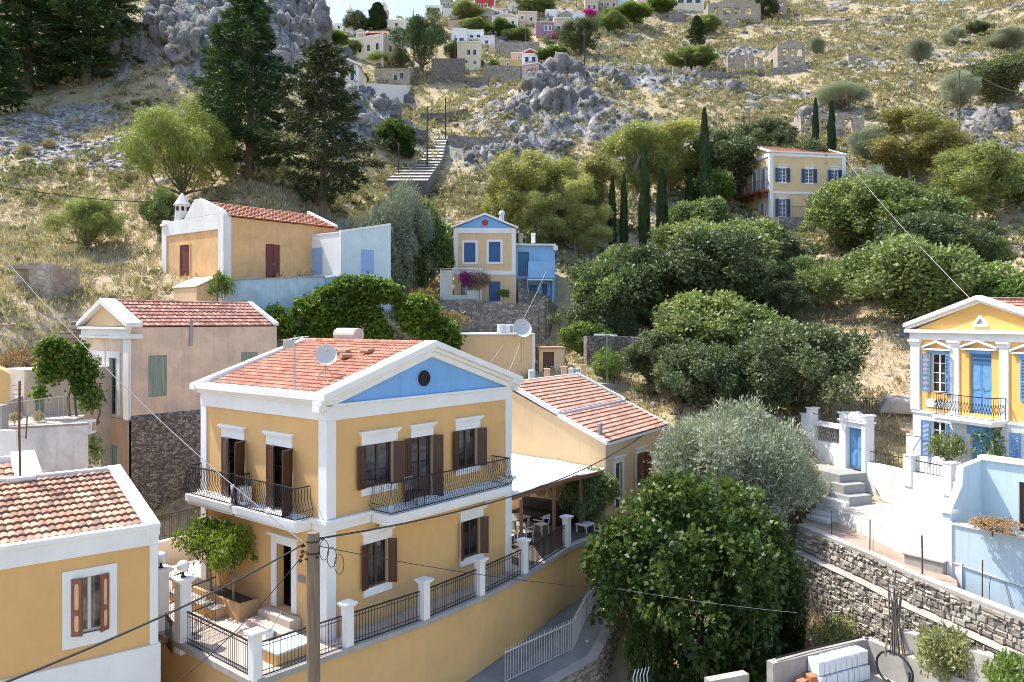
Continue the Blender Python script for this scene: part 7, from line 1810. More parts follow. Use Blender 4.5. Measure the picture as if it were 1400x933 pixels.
for k, px, b, t, w, lb in (('olive', 1152, 152, 112, 66, 'olive tree above the arched ruin'), ('olive', 1256, 90, 52, 38, 'lone round olive high on the right hillside'), ('olive', 1312, 152, 98, 52, 'olive tree beside the utility pole on the right hillside'), ('oak', 1368, 142, 78, 92, 'broad dark tree at the right edge of the hillside'), ('olive', 1304, 64, 36, 32, 'left olive of the three near the top right'), ('oak', 1336, 50, 30, 34, 'middle tree of the three near the top right'),
                           ('olive', 1376, 70, 40, 52, 'right olive of the three near the top right'), ('olive', 1116, 78, 50, 26, 'small sparse olive right of the tall ruin'), ('holm', 950, 98, 66, 70, 'green thicket behind the row of broken pillars'), ('conifer', 953, 66, 22, 26, 'small dark conifer below the blue-shuttered house'), ('holm', 966, 48, 22, 40, 'green tree behind the small dark conifer'), ('oak', 1048, 26, -6, 36, 'dark tree right of the big stone ruin'),
                           ('pine', 578, 102, 20, 74, 'big dark pine in front of the village'), ('oak', 620, 82, 58, 30, 'low dark tree at the right of the big pine'), ('oak', 545, 100, 66, 30, 'low dark tree at the left of the big pine'), ('oak', 790, 76, 28, 62, 'broad dark tree below the mauve house'), ('green', 757, 86, 64, 44, 'green bush right of the red-gabled house'), ('holm', 640, 30, 4, 44, 'tree left of the red house'), ('holm', 735, 20, -8, 56, 'trees above the cream pediment house'),
                           ('holm', 648, 46, 28, 44, 'green garden tree left of the cream pediment house'), ('green', 685, 50, 28, 36, 'green garden tree before the cream pediment house'), ('holm', 708, 58, 40, 40, 'dark shrubbery at the pale blue shed'), ('green', 860, 34, 8, 60, 'green hedge tree near the blue-shuttered house'), ('holm', 835, 46, 18, 40, 'green hedge tree right of the magenta bougainvillea'), ('green', 905, 20, -4, 40, 'green tree left of the blue-shuttered house'), ('green', 458, 64, 42, 40, 'green trees below the orange-domed house'), ('holm', 482, 78, 54, 26, 'dark tree left of the cream mansion'), ('green', 497, 116, 100, 16, 'round green bush right of the maroon-gabled house'), ('bush', 520, 88, 74, 36, 'green hedge below the cream mansion'),
                           ('bush', 676, 96, 80, 18, 'light green bush by the orange house'), ('bush', 653, 92, 82, 18, 'yellowish bush below the tall beige house'), ('shrub', 705, 104, 92, 34, 'yellow shrub beside the pink ruin'), ('bougain', 806, 24, 12, 20, 'magenta bougainvillea at the village top'), ('bougain', 762, 54, 44, 20, 'pink bougainvillea under the mauve house')):
    treeh(k, px, b, t, w, lb, None, 95)
tree('cypress', 516, 207, 4, 25, 'dark village cypress between the bell towers'); tree('oak', 490, 207, 18, 32, 'dark round pine beside the left bell tower')
# close by
tree('fig', 944, 29.5, 650, 262, 'large glossy fig tree in the gully in front of the olive')
tree('fig', 884, 28.4, 815, 62, 'low fig shoots at the foot of the alley wall')
tree('fig', 1052, 30.8, 742, 96, 'lower fig tree thicket on the gully floor right of the large fig')
tree('olive', 1003, 36, 551, 192, 'large silver-grey olive tree above the fig')
tree('olive', 1070, 37, 610, 110, 'smaller olive crown at the right of the large olive')
p = P(800, 700, 36.8); plant('holm', (p.x, 35.9, ZT), 2.6, 2.6, 'dark leafy lemon tree in the shade at the end of the pergola')
for k, (y, lb) in enumerate(((5.4, 'leafy bougainvillea trunk in the planter, farther from the door'), (4.1, 'leafy bougainvillea trunk in the planter, nearer the door'))):
    p = mainw(-.45, y, 0); o = plant('planter', (p.x, p.y, ZT + .40), 2.5, 2.0, lb)
# creepers over the retaining wall
def creeper(name, pts, n, depth, hang, label, mat='vine', ll=.24, ztrunk=None, bs=1.0):
    p0 = Vector(pts[0]); t = empty(name, p0, 0, label, 'vine'); pts_ = [np.array(Vector(p) - p0) for p in pts]; bl = []
    for a, b in zip(pts_[:-1], pts_[1:]):
        m_ = max(2, int(np.linalg.norm(b - a) / .55))
        for i in range(m_):
            c = a + (b - a) * (i / m_); s_ = random.uniform(.45, .8) * bs; bl.append((*(c + rng.normal(0, .25, 3)), s_ * 1.1, s_ * depth, s_ * .8))
            for h in range(random.randint(1, 3)): bl.append((*(c + np.array([random.uniform(-.3, .3), -.3 * depth, -random.uniform(.4, hang)])), s_ * .7, s_ * .5, s_ * .9))
    a = blob_leaves(bl, n, 6, .12, .6, .5, 0, .45); obj('foliage', crown('foliage', M[mat], a[0], a[1], a[2], ll * rng.uniform(.6, 1.2, len(a[0])), .8, a[3]), t)
    for k in range(2): q = Vector(bl[random.randrange(len(bl))][:3]); MB().tube([q, q + Vector((.12, .1, -.6)), q + Vector((-.1, .15, -1.2)), q + Vector((.05, .2, -(ztrunk or 2.5)))], .035, 5, .06).build('stem', M['bark'], t)
    return t
creeper('grape_vine', [P(420, 428, 45.5), P(445, 405, 46), P(500, 398, 46.5), P(540, 420, 46.8)], 4200, 1.0, 2.4, 'bright green vine spilling over the wall under the white annex')
creeper('grape_vine', [P(552, 415, 47), P(575, 418, 47), P(605, 440, 47), P(622, 470, 47)], 3000, 1.0, 2.0, 'bright green vine right of the white annex, behind the blue pediment')
creeper('grape_vine', [P(368, 432, 45), P(405, 432, 45.5)], 420, .5, .8, 'thin trailing vine under the faded blue parapet')
creeper('grape_vine', [P(60, 492, 33.6), P(78, 474, 33.9), P(104, 474, 34.4), P(124, 492, 34.6)], 950, .6, 1.5, 'yellow-green vine on the outbuilding left of the small pediment', ll=.18, ztrunk=3, bs=.42)
creeper('grape_vine', [P(128, 515, 34.6), P(132, 548, 34.4)], 240, .5, .6, 'small vine tuft beside the mint windows', 'green', .15, 1, .5)
creeper('ivy', [P(112, 612, 33.3), P(132, 610, 33.8)], 260, .5, .5, 'dark ivy on the low white wall under the air conditioner', 'holm', .16, .6)
creeper('rose_creeper', [P(1363, 585, 33.0), P(1352, 600, 33.0), P(1360, 622, 33)], 130, .4, .5, 'thin green creeper by the blue lower door of the right house', 'green', .12, 1)
plant('bush', P(304, 408, 44.6), 1.6, 1.5, 'small green bush at the corner of the orange house')
o = plant('bougain', P(636, 384, 58.9) + Vector((0, 0, -.4)), 1.2, .95, 'magenta bougainvillea in front of the yellow and blue house'); plant('deadshrub', P(655, 388, 58.9) + Vector((0, 0, -.5)), 1.5, 2.0, 'purplish dry part of the bougainvillea at the lower door')
plant('bush', P(688, 407, 59), .7, .9, 'small flowering bush before the navy lower door')
for px, py, Y, h, w, k, lb in ((560, 455, 51, 1.8, 3.0, 'deadshrub', 'brown dead brush left of the stone garden wall'), (605, 455, 52, 1.5, 3.2, 'dryshrub', 'reddish dry brush at the foot of the stone garden wall'), (575, 425, 54, 1.6, 2.6, 'dryshrub', 'dry pale bush above the brown brush'), (1295, 633, 34.2, 1.35, 1.5, 'shrub_green', 'yellow-flowering bush hanging over the gate wall'), (1357, 723, 26.8, .42, 1.7, 'dryshrub', 'orange-brown dried plant on the light blue wall'),
                              (40, 520, 39, 1.6, 2.6, 'dryshrub', 'dry grassy bush on the stones at the left edge'), (20, 500, 41, 1.8, 2.2, 'shrub', 'pale dry shrub below the roofless ruin')): plant(k, P(px, py, Y), h, w, lb)
def gplant(k, px, Y, H, W, lb, dz=0): p = P(px, 0, Y); plant(k, (p.x, Y, zat(p.x, Y) + dz), H, W, lb)
gplant('shrub_green', 1152, 29.8, 1.7, 2.2, 'weedy bush between the fig and the stone wall'); gplant('bush', 1122, 28.0, 1.9, 1.9, 'young fig shoots beside the yard wall')
plant('shrub_green', P(1292, 0, 24.0) + Vector((0, 0, P(0, 912, 24).z - P(1292, 0, 24).z - .6)), 1.9, 1.7, 'bright green weed bush below the concrete footing'); plant('bush', P(1388, 940, 21.8) + Vector((0, 0, -.5)), 1.5, 1.6, 'bright green weed bush at the bottom right corner')
plant('bush', (-3.9, 17.6, -10.9), 1.6, 1.4, 'thin weed tree top beside the wooden pole at the bottom edge')
for px, py, Y, lb in ((52, 576, 32.3, 'pale flowering pot plant behind the steel railing'), (20, 578, 31.5, 'yellowish pot plant at the left end of the steel railing')): plant('shrub', P(px, py, Y), .5, .6, lb)
# ================================================================ the village on the ridge and the ruins
WALLS = dict(cream=plaster('cream_render', (.76, .64, .46), .05), tan=plaster('tan_render', (.60, .49, .38), .10, .25), beige=plaster('beige_render', (.76, .66, .48), .06), brown=plaster('brown_stone_render', (.50, .40, .31), .14, .35), mauve=M['mauve'], red=M['red'], white=M['white'], white_old=M['white_old'], grey=M['grey_wall'],
             peach=plaster('peach_render', (.76, .48, .32), .06), yellow=plaster('yellow_render', (.66, .48, .20), .06), pinkw=plaster('pink_render', (.68, .42, .37), .10), bluew=M['ice'], stone=M['rubble_fine'], ruin=M['ruin'], pale=M['pale_blue'])
FRAMES = dict(d=M['shutter_brown'], b=M['shutter_blue'], t=M['shutter_teal'], w=M['white_gloss'], g=M['steel'])
def vhouse(px0, px1, pt, pb, label, wall='cream', roof='flat', wins=(), fr='d', sur=.14, trim=True, yaw=0.0, dep=7.0, rise=.25, rm='tile_pink', y0=100, ped=None, Y=None, cat='house', name='village_house', side=()):
    pm = (px0 + px1) / 2
    Yh = hit(pm, pb, y0 if Y is None else 140).y
    if Y is None or (Yh < 300 and abs(Yh - Y) < 75): Y = Yh
    o = P(px0, pb, Y); w = (px1 - px0) / F * Y / max(.5, math.cos(yaw)); h = (pb - pt) / F * Y
    t = empty(name, o, yaw, label, cat); d = dep
    ops = [(w * (fx - fw / 2), w * (fx + fw / 2), h * fz, h * (fz + fh)) for fx, fz, fw, fh in wins]
    ops_s = [(d * (fx - fw / 2), d * (fx + fw / 2), h * fz, h * (fz + fh)) for fx, fz, fw, fh in side]
    sd = 'right' if yaw < 0 or (yaw == 0 and pm < 700) else 'left'
    rs = rise * (w if roof == 'y' else d) if roof in 'xy' else 0
    shell(t, w, d, -5, h, WALLS[wall], {'front': ops, sd: ops_s}, roof if roof in 'xy' else None, rs, .18)
    m = MB()
    if trim:
        m.box(-.06, w + .06, -.06, -.001, h - .3, h + .02)
        for x0, x1 in ((-.06, .3), (w - .3, w + .06)): m.box(x0, x1, -.061, -.002, -4, h - .3)
        for x0, x1 in ((-.06, -.001), (w + .001, w + .06)): m.box(x0, x1, -.06, .3, -4, h + .02); m.box(x0, x1, .3, d, h - .3, h + .02)
    if roof == 'flat':
        m.box(-.12, w + .12, -.12, d + .12, h + .021, h + .22)
    if roof == 'y':
        for sg in (-1, 1): m.prism([(w / 2 + sg * (w / 2 + .25), -.2, h - .05), (w / 2, -.2, h + rs), (w / 2, -.2, h + rs + .28), (w / 2 + sg * (w / 2 + .25), -.2, h + .2)], (0, .35, 0))
    if roof == 'x':
        for x0 in (-.12, w - .2):
            for sg in (-1, 1): m.prism([(x0, d / 2 + sg * (d / 2 + .2), h - .05), (x0, d / 2, h + rs), (x0, d / 2, h + rs + .25), (x0, d / 2 + sg * (d / 2 + .2), h + .18)], (.32, 0, 0))
    if m.v: m.build('trim', M['white'] if wall != 'stone' else WALLS['grey'], t)
    if ped: m = MB(); m.prism([(.25, -.04, h + .04), (w - .25, -.04, h + .04), (w / 2, -.04, h + rs - .05)], (0, .03, 0)); m.build('pediment', WALLS.get(ped) or M[ped], t)
    if roof in 'xy' and roof != 'flat': roof_gable(t, w, d, h + .08, rs, roof, M[rm], .15, .15, .5, .8, False, seg=2)
    for q in ops: opening(t, 'front', (w, d), (q[0] + q[1]) / 2, q[2], q[1] - q[0], q[3] - q[2], FRAMES[fr], sur=sur, foot=sur, grid=(2, 2))
    for q in ops_s: opening(t, sd, (w, d), (q[0] + q[1]) / 2, q[2], q[1] - q[0], q[3] - q[2], FRAMES[fr], sur=sur, foot=sur, grid=(2, 2))
    return t
W2 = lambda z=.45, a=.3, b=.7, w=.13, h=.32: ((a, z, w, h), (b, z, w, h))
W3 = lambda z=.45, w=.1, h=.3: ((.2, z, w, h), (.5, z, w, h), (.8, z, w, h))
vhouse(484, 527, 54, 82, 'large cream mansion with white corner strips below the bell towers', 'cream', 'flat', W3(.3, .10, .32), yaw=-.42, dep=10, side=W2(.35, .3, .62, .1, .3))
vhouse(500, 548, 46, 58, 'low red-roofed wing behind the cream mansion', 'red', 'x', (), trim=False, rm='tile_red', Y=196, dep=6)
vhouse(460, 490, 90, 116, 'tiny yellow house with a maroon pediment beside the cliff', 'cream', 'y', ((.33, .25, .17, .34), (.72, .22, .17, .4)), yaw=.0, dep=6, ped='mauve')
vhouse(512, 560, 93, 118, 'roofless brown stone house below the cream mansion', 'ruin', 'x', ((.6, .3, .1, .3), (.78, .4, .1, .32)), trim=False, rise=.14, rm='tile_dark', dep=6, sur=.05)
vhouse(433, 453, 33, 46, 'orange-domed house just right of the cliff top', 'yellow', 'flat', ((.5, .3, .2, .4),), dep=7)
vhouse(457, 477, 33, 46, 'small white house left of the left bell tower', 'white', 'flat', ((.3, .5, .16, .3), (.72, .15, .2, .35)), dep=7)
vhouse(487, 498, 44, 52, 'yellow chapel gable beside the left bell tower', 'yellow', 'y', (), dep=8, Y=206)
vhouse(530, 554, 28, 40, 'pinkish house right of the cypress and the right bell tower', 'cream', 'flat', ((.5, .3, .15, .4),), dep=6, Y=214)
vhouse(530, 549, 47, 62, 'red-walled house with a pale front behind the mansion corner', 'pinkw', 'y', (), dep=6, Y=190, ped='red')
vhouse(582, 604, 8, 24, 'ochre house on the skyline with three dark windows', 'cream', 'flat', W3(.5, .13, .3), Y=236)
vhouse(602, 618, 0, 14, 'grey house block rising above the skyline', 'grey', 'y', ((.35, .4, .16, .3), (.65, .4, .16, .3)), Y=240, trim=False)
vhouse(606, 626, 13, 24, 'white low wall house under the grey skyline house', 'white_old', 'flat', (), Y=228, fr='b')
vhouse(648, 677, -6, 13, 'bright red house at the top of the village', 'red', 'flat', ((.24, .1, .16, .28), (.55, .1, .16, .28)), Y=232, fr='w')
vhouse(656, 677, 16, 28, 'grey-blue gabled house below the red house', 'grey', 'y', ((.5, .2, .15, .35), (.75, .2, .12, .35)), Y=215, trim=False)
vhouse(674, 694, 13, 20, 'long white roof wall right of the red house', 'white', 'x', (), Y=225, rm='tile_pink')
vhouse(695, 714, 8, 16, 'small white gabled house at the village top', 'white', 'y', (), Y=228)
vhouse(673, 708, 24, 36, 'cream house with a wide low pediment in mid village', 'cream', 'y', ((.2, .1, .1, .5), (.8, .1, .1, .5)), dep=9, rise=.14, ped='tan', Y=197)
vhouse(709, 734, 17, 36, 'tan block with dark openings beside the wide pediment house', 'tan', 'flat', ((.2, .5, .1, .25), (.7, .35, .12, .3)), Y=200, trim=False)
vhouse(613, 637, 27, 42, 'brown flat house behind the white and blue house', 'brown', 'x', (), Y=188, trim=False, rise=.2)
vhouse(618, 638, 40, 62, 'white house with blue windows beside the big pine', 'white', 'flat', ((.25, .15, .2, .3), (.65, .15, .3, .3)), Y=178, fr='b')
vhouse(638, 661, 42, 58, 'white terrace house in the middle of the village', 'white', 'flat', ((.3, .4, .2, .2), (.7, .4, .2, .25)), Y=184)
vhouse(658, 676, 50, 64, 'lower white house step right of the white terrace house', 'white', 'flat', ((.4, .3, .2, .3),), Y=180)
vhouse(625, 657, 58, 96, 'tall beige house with a sloping parapet under the white houses', 'beige', 'flat', ((.5, .55, .13, .18), (.75, .55, .13, .18), (.4, .25, .09, .1), (.75, .22, .09, .12)), yaw=-.0, trim=False, y0=100, sur=.1)
vhouse(692, 706, 40, 47, 'little pale blue shed under the cream pediment house', 'pale', 'y', (), dep=4, Y=188)
vhouse(733, 757, 31, 52, 'mauve house with white-framed windows', 'mauve', 'flat', ((.55, .5, .16, .3), (.78, .5, .16, .3), (.6, .0, .16, .22)), Y=186, fr='w', trim=False)
vhouse(757, 780, 25, 48, 'tan house with teal doors beside the mauve house', 'tan', 'flat', ((.3, .15, .16, .38), (.75, .2, .18, .38)), Y=186, fr='t', trim=False)
vhouse(714, 735, 73, 90, 'white-framed house with a red gable above the pink ruin', 'white', 'y', ((.3, .3, .22, .4), (.75, .3, .22, .4)), ped='red', dep=6, Y=152)
vhouse(699, 714, 73, 84, 'peach house left of the red-gabled house', 'peach', 'flat', ((.7, .3, .12, .3),), trim=False, Y=158)
vhouse(684, 713, 82, 97, 'low yellow house under the peach house', 'yellow', 'flat', ((.35, .5, .08, .2),), trim=False, Y=156)
vhouse(714, 736, 90, 112, 'pinkish half-ruined house with tall empty windows', 'pinkw', 'flat', ((.3, .15, .14, .45), (.62, .15, .14, .5)), trim=False, yaw=-.4, dep=11, side=((.3, .3, .1, .3),))
vhouse(783, 799, 20, 32, 'small white gabled house with pink shading near the mauve house', 'white', 'y', ((.5, .2, .2, .4),), Y=190, fr='t')
vhouse(764, 784, 20, 30, 'grey-white gabled house above the tan house', 'grey', 'y', (), Y=204, trim=False)
vhouse(746, 762, 14, 25, 'white walled house above the mauve house', 'white', 'flat', ((.2, .2, .1, .5),), Y=212)
vhouse(800, 818, -4, 16, 'brown house at the top edge with two dark windows', 'tan', 'flat', W2(.15, .3, .7, .16, .3), Y=232, trim=False)
vhouse(818, 845, -6, 14, 'brown stone house at the top edge with three dark windows', 'brown', 'flat', W3(.25, .1, .26), Y=236, trim=False)
vhouse(845, 856, -4, 14, 'narrow pale blue-white house at the top edge', 'bluew', 'flat', (), Y=238, trim=False)
vhouse(870, 895, 2, 10, 'white low house with pink roof at the top edge', 'white', 'x', (), Y=240)
vhouse(923, 962, -12, 15, 'white house with big blue shutters at the top edge', 'cream', 'flat', ((.2, .4, .2, .38), (.5, .4, .2, .38), (.8, .4, .18, .38)), fr='b', Y=226, sur=.2)
vhouse(915, 936, 17, 30, 'grey stone shed with a red roof edge below the blue-shuttered house', 'stone', 'flat', (), Y=212, trim=False, dep=5)
def ruin(px0, px1, pt, pb, label, ops=(), dep=5.0, yaw=0.0, mat='ruin', y0=90, jag=.25, gable=0.0, Y=None, sides=True, name='ruined_house', low=None):
    """roofless walls with ragged tops; openings are real holes"""
    if Y is None: Y = hit((px0 + px1) / 2, pb, y0).y
    o = P(px0, pb, Y); w = (px1 - px0) / F * Y; h = (pb - pt) / F * Y; t = empty(name, o, yaw, label, 'ruin')
    def ragged(mb, L_, put, hh, ops_, gb):
        n = max(4, int(L_ / .55)); x = 0; seed = random.uniform(0, 9)
        for i in range(n):
            a = L_ * i / n; b = L_ * (i + 1) / n; c = (a + b) / 2 / L_
            top = hh * (1 + gb * (1 - abs(2 * c - 1)) - jag * abs(math.sin(seed + c * 7)) * random.uniform(.3, 1.2))
            cuts = [(z0 * hh, z1 * hh) for (f0, f1, z0, z1) in ops_ if f0 < c < f1]
            z = -3.0
            for z0, z1 in sorted(cuts):
                if z0 > z: put(mb, a, b, z, min(z0, top))
                z = z1
            if top > z: put(mb, a, b, z, top)
    m = MB(); ragged(m, w, lambda mb, a, b, z0, z1: mb.box(a, b, 0, .5, z0, z1) if z1 > z0 else None, h, ops, gable); m.build('front_wall', M[mat], t)
    if sides:
        for xx in (0, w - .5):
            m = MB(); ragged(m, dep - .5, lambda mb, a, b, z0, z1: mb.box(xx, xx + .5, .5 + a, .5 + b, z0, z1) if z1 > z0 else None, h * .95, ((.4, .6, .3, .65),), 0); m.build('side_wall', M[mat], t)
        m = MB(); ragged(m, w, lambda mb, a, b, z0, z1: mb.box(a, b, dep, dep + .5, z0, z1) if z1 > z0 else None, h * (low or .8), (), gable); m.build('rear_wall', M[mat], t)
    return t
ruin(968, 1040, 4, 36, 'big stone ruin on the hill with a row of blue-grey windows', ((.10, .2, .5, .8), (.3, .42, .5, .8), (.5, .62, .5, .8), (.7, .82, .5, .8), (.12, .2, .0, .3), (.32, .4, .0, .3), (.52, .6, .0, .3), (.72, .8, .0, .3)), 8, jag=.08, gable=.2, mat='ruin', y0=150)
ruin(1060, 1076, -4, 24, 'narrow ruined tower house right of the big stone ruin', ((.3, .6, .55, .75), (.3, .6, .1, .3)), 6, y0=150, jag=.15)
ruin(1063, 1101, 60, 96, 'tall two-storey ruin with empty windows on the bare hillside', ((.2, .38, .52, .82), (.46, .62, .52, .82), (.7, .88, .52, .82), (.2, .36, .08, .3), (.55, .72, .0, .34)), 7, jag=.06, gable=.22)
ruin(995, 1031, 74, 97, 'low brown ruin left of the tall two-storey ruin', ((.6, .8, .3, .5),), 5, jag=.3, gable=.2)
ruin(1160, 1185, 73, 88, 'small square roofless hut alone on the right hillside', ((.5, .65, .1, .7),), 4, jag=.15)
ruin(1095, 1182, 153, 188, 'long pinkish ruin with arched doorways above the manor', ((.08, .26, .0, .75), (.33, .5, .0, .7), (.66, .84, .0, .72)), 6, jag=.22, mat='ruin')
for k, (a, b, pt, lb) in enumerate(((920, 928, 90, 'first broken stone pillar left of the low brown ruin'), (934, 943, 90, 'second broken stone pillar, before the green thicket'), (948, 958, 89, 'third and widest broken stone pillar'))): ruin(a, b, pt, 104, lb, (), 1.2, jag=.3, sides=False, name='broken_pillar')
ruin(1020, 1043, 78, 100, 'white broken wall piers between the low ruin and the tall ruin', ((.35, .75, .35, 1.2),), 3, jag=.2, sides=False)
ruin(12, 68, 358, 424, 'roofless plastered ruin wall at the left edge above the vine', ((.1, .38, .25, .85), (.45, .55, .3, .9)), 3, jag=.08, Y=43.5, mat='ruin', low=.6)
tag(MB().box(-.7, .7, -.3, .3, -1, 1.6).build('ruin_pier', M['rose'], None, P(5, 485, 40.5), 0, .08), 'short pinkish wall stump below the roofless ruin', 'ruin')
tag(MB().prism([(-.6, 0, -1.2), (.55, 0, -1.2), (.7, 0, .2), (.2, 0, .55), (-.6, 0, .9)], (0, .5, 0)).build('broken_wall', M['ochre_light'], None, P(2, 525, 35.5), 0, .05), 'orange broken wall corner at the left edge', 'ruin')
def tower(px, pt, pb, Y, label):
    t = empty('bell_tower', P(px, pb, Y), .1, label, 'bell tower', 'bell towers on the ridge'); h = (pb - pt) / F * Y; r = h * .10
    m = MB(); m.box(-r * 1.5, r * 1.5, -r * 1.5, r * 1.5, -3, h * .36)
    m.box(-r * 1.7, r * 1.7, -r * 1.7, r * 1.7, h * .36, h * .39); m.build('base', M['white_old'], t)
    for z0, z1, q in ((.39, .62, 1.15), (.65, .80, .85)):
        m = MB()
        for a in (-1, 1):
            for b in (-1, 1): m.box(a * r * q - r * .3, a * r * q + r * .3, b * r * q - r * .3, b * r * q + r * .3, h * z0, h * z1)
        m.box(-r * q * 1.4, r * q * 1.4, -r * q * 1.4, r * q * 1.4, h * z1, h * (z1 + .03)); m.build('belfry', WALLS['pinkw'] if q > 1 else M['white_old'], t)
    m = MB(); m.lathe((0, 0, h * .83), [(r * .8, 0), (r * .75, h * .05), (r * .4, h * .1), (.05, h * .13)], 10); m.beam((0, 0, h * .95), (0, 0, h * 1.02), .12, .12); m.beam((-.4, 0, h * .99), (.4, 0, h * .99), .12, .1); m.build('cap', WALLS['pinkw'], t)
tower(479, 8, 52, 208, 'pinkish white bell tower left of the cypress'); tower(524, 0, 48, 222, 'pale bell tower half hidden behind the cypress')
# stone walls, terraces and the stepped path on the hill
def hillwall(pts, h, label, mat='rubble_fine', th=.6, y0=85, name='field_wall', Y=None):
    q = [hit(px, py, y0) if Y is None else P(px, py, Y) for px, py in pts]; wall_thing(name, [(p.x, p.y) for p in q], [p.z + h for p in q], min(p.z for p in q) - 2.5, th, M[mat], label)
hillwall([(920, 108), (985, 108), (1040, 104), (1103, 97)], 1.3, 'long dry stone wall running below the ruins')
hillwall([(1090, 35), (1130, 32), (1180, 36)], 1.0, 'low stone wall high on the bare hill', y0=140)
hillwall([(1200, 26), (1258, 28)], .8, 'short low stone wall near the top right', y0=140)
hillwall([(677, 76), (737, 76)], 3.2, 'broad grey stone retaining wall inside the village', y0=100, mat='rubble_wall')
hillwall([(590, 112), (636, 112)], 5.0, 'dark stone retaining wall right of the big pine', y0=100, mat='rubble_dark')
hillwall([(663, 112), (712, 114)], 3.6, 'grey stone retaining wall left of the pink ruin', y0=100)
hillwall([(495, 122), (560, 124)], 1.0, 'white-topped terrace wall below the brown stone house', y0=100, mat='white_old')
hillwall([(575, 168), (612, 168), (640, 162)], 1.6, 'broken stone terrace wall above the stepped path', mat='rubble_dark')
hillwall([(613, 218), (655, 222), (694, 220)], 3.4, 'tall grey stone retaining wall right of the stepped path', mat='rubble_fine', Y=112)
hillwall([(640, 118), (668, 118)], 1.8, 'low dark stone wall in the field under the village', y0=100, mat='rubble_dark')
hillwall([(1340, 345), (1400, 352)], 1.0, 'dark stone wall at the right edge above the bright bush', y0=55, mat='rubble_dark')
hillwall([(1275, 262), (1300, 285)], 3.0, 'pinkish stone ruin wall behind the pale eucalyptus', y0=60, mat='ruin')
hillwall([(800, 500), (860, 500), (890, 505)], 1.9, 'dark stone wall under the trees right of the white lamp pole', y0=46, mat='rubble_dark')
A_ = [pw(-20, 468, 39.5), pw(30, 500, 38.5), pw(60, 462, 39), pw(110, 428, 41.5), pw(150, 402, 44)]
sk = [P(14, 505, 37.6), P(60, 470, 39.2), P(105, 440, 41.2), P(150, 404, 44)]
t = empty('dry_stone_wall', sk[0] + Vector((0, 0, -4)), 0, 'stepped dry stone wall climbing behind the small pediment house', 'wall'); m = MB(); c = MB()
for a, b in zip(sk[:-1], sk[1:]):
    a2_ = a - sk[0]; b2_ = b - sk[0]; stone_face(m, (a2_.x, a2_.y, 0), (b2_.x, b2_.y, 0), 0, 0, (a2_.z + 4, b2_.z + 4), 1, (.2, .4), (.3, .7)); q = lambda p, z: Vector((p.x, p.y, z))
    c.add([q(a2_, -2), q(b2_, -2), q(b2_, b2_.z + 3.95), q(a2_, a2_.z + 3.95), q(a2_, a2_.z + 3.95) + Vector((0, 1, 0)), q(b2_, b2_.z + 3.95) + Vector((0, 1, 0))], [(0, 1, 2, 3), (3, 2, 5, 4)])
m.build('stones', M['stone_warm'], t); c.build('core', M['mortar'], t)
sk = [P(185, 418, 47), P(215, 400, 48), P(232, 404, 48)]
t = empty('dry_stone_wall', sk[0] + Vector((0, 0, -3)), 0, 'heap-like dry stone wall left of the orange house', 'wall'); m = MB()
for a, b in zip(sk[:-1], sk[1:]): a2_ = a - sk[0]; b2_ = b - sk[0]; stone_face(m, (a2_.x, a2_.y, 0), (b2_.x, b2_.y, 0), 0, 0, (a2_.z + 3, b2_.z + 3), 1, (.16, .3), (.2, .5))
m.box(-.2, sk[2].x - sk[0].x, .05, .6, -1, 2.8); m.build('stones', M['stone'], t)
# stepped path
n = 15; m = MB()
L0 = [P(527, 252, 91), P(560, 222, 102), P(588, 190, 114)]; R0 = [P(584, 252, 91), P(604, 222, 102), P(612, 190, 114)]
def l3(l, f): f *= 2; k = min(1, int(f)); return l[k] * (1 - (f - k)) + l[k + 1] * (f - k)
for i in range(n):
    a, b = l3(L0, i / n), l3(R0, i / n); c, d = l3(L0, (i + 1) / n), l3(R0, (i + 1) / n); up_ = Vector((0, 0, .42)); lo_ = Vector((0, 0, .13))
    m.poly([a + up_, b + up_, d + lo_ * 2.2, c + lo_ * 2.2], .8 + .2 * random.random()); m.poly([a + up_ - Vector((0, 0, .3 if i else 3)), b + up_ - Vector((0, 0, .3 if i else 3)), b + up_ - Vector((0, .12, 0)), a + up_ - Vector((0, .12, 0))], .0)  # riser stones tinted dark, their shadow lines put into the colour
    for p, q in ((a, c), (b, d)): m.poly([p + up_, q + lo_ * 2.2, q - Vector((0, 0, 3)), p - Vector((0, 0, 3))], .2)
tag(m.build('stepped_path', tinted('path_stone', (.13, .115, .10), (.34, .31, .27), (.47, .43, .38))), 'pale stepped path climbing the hill', kind='structure')
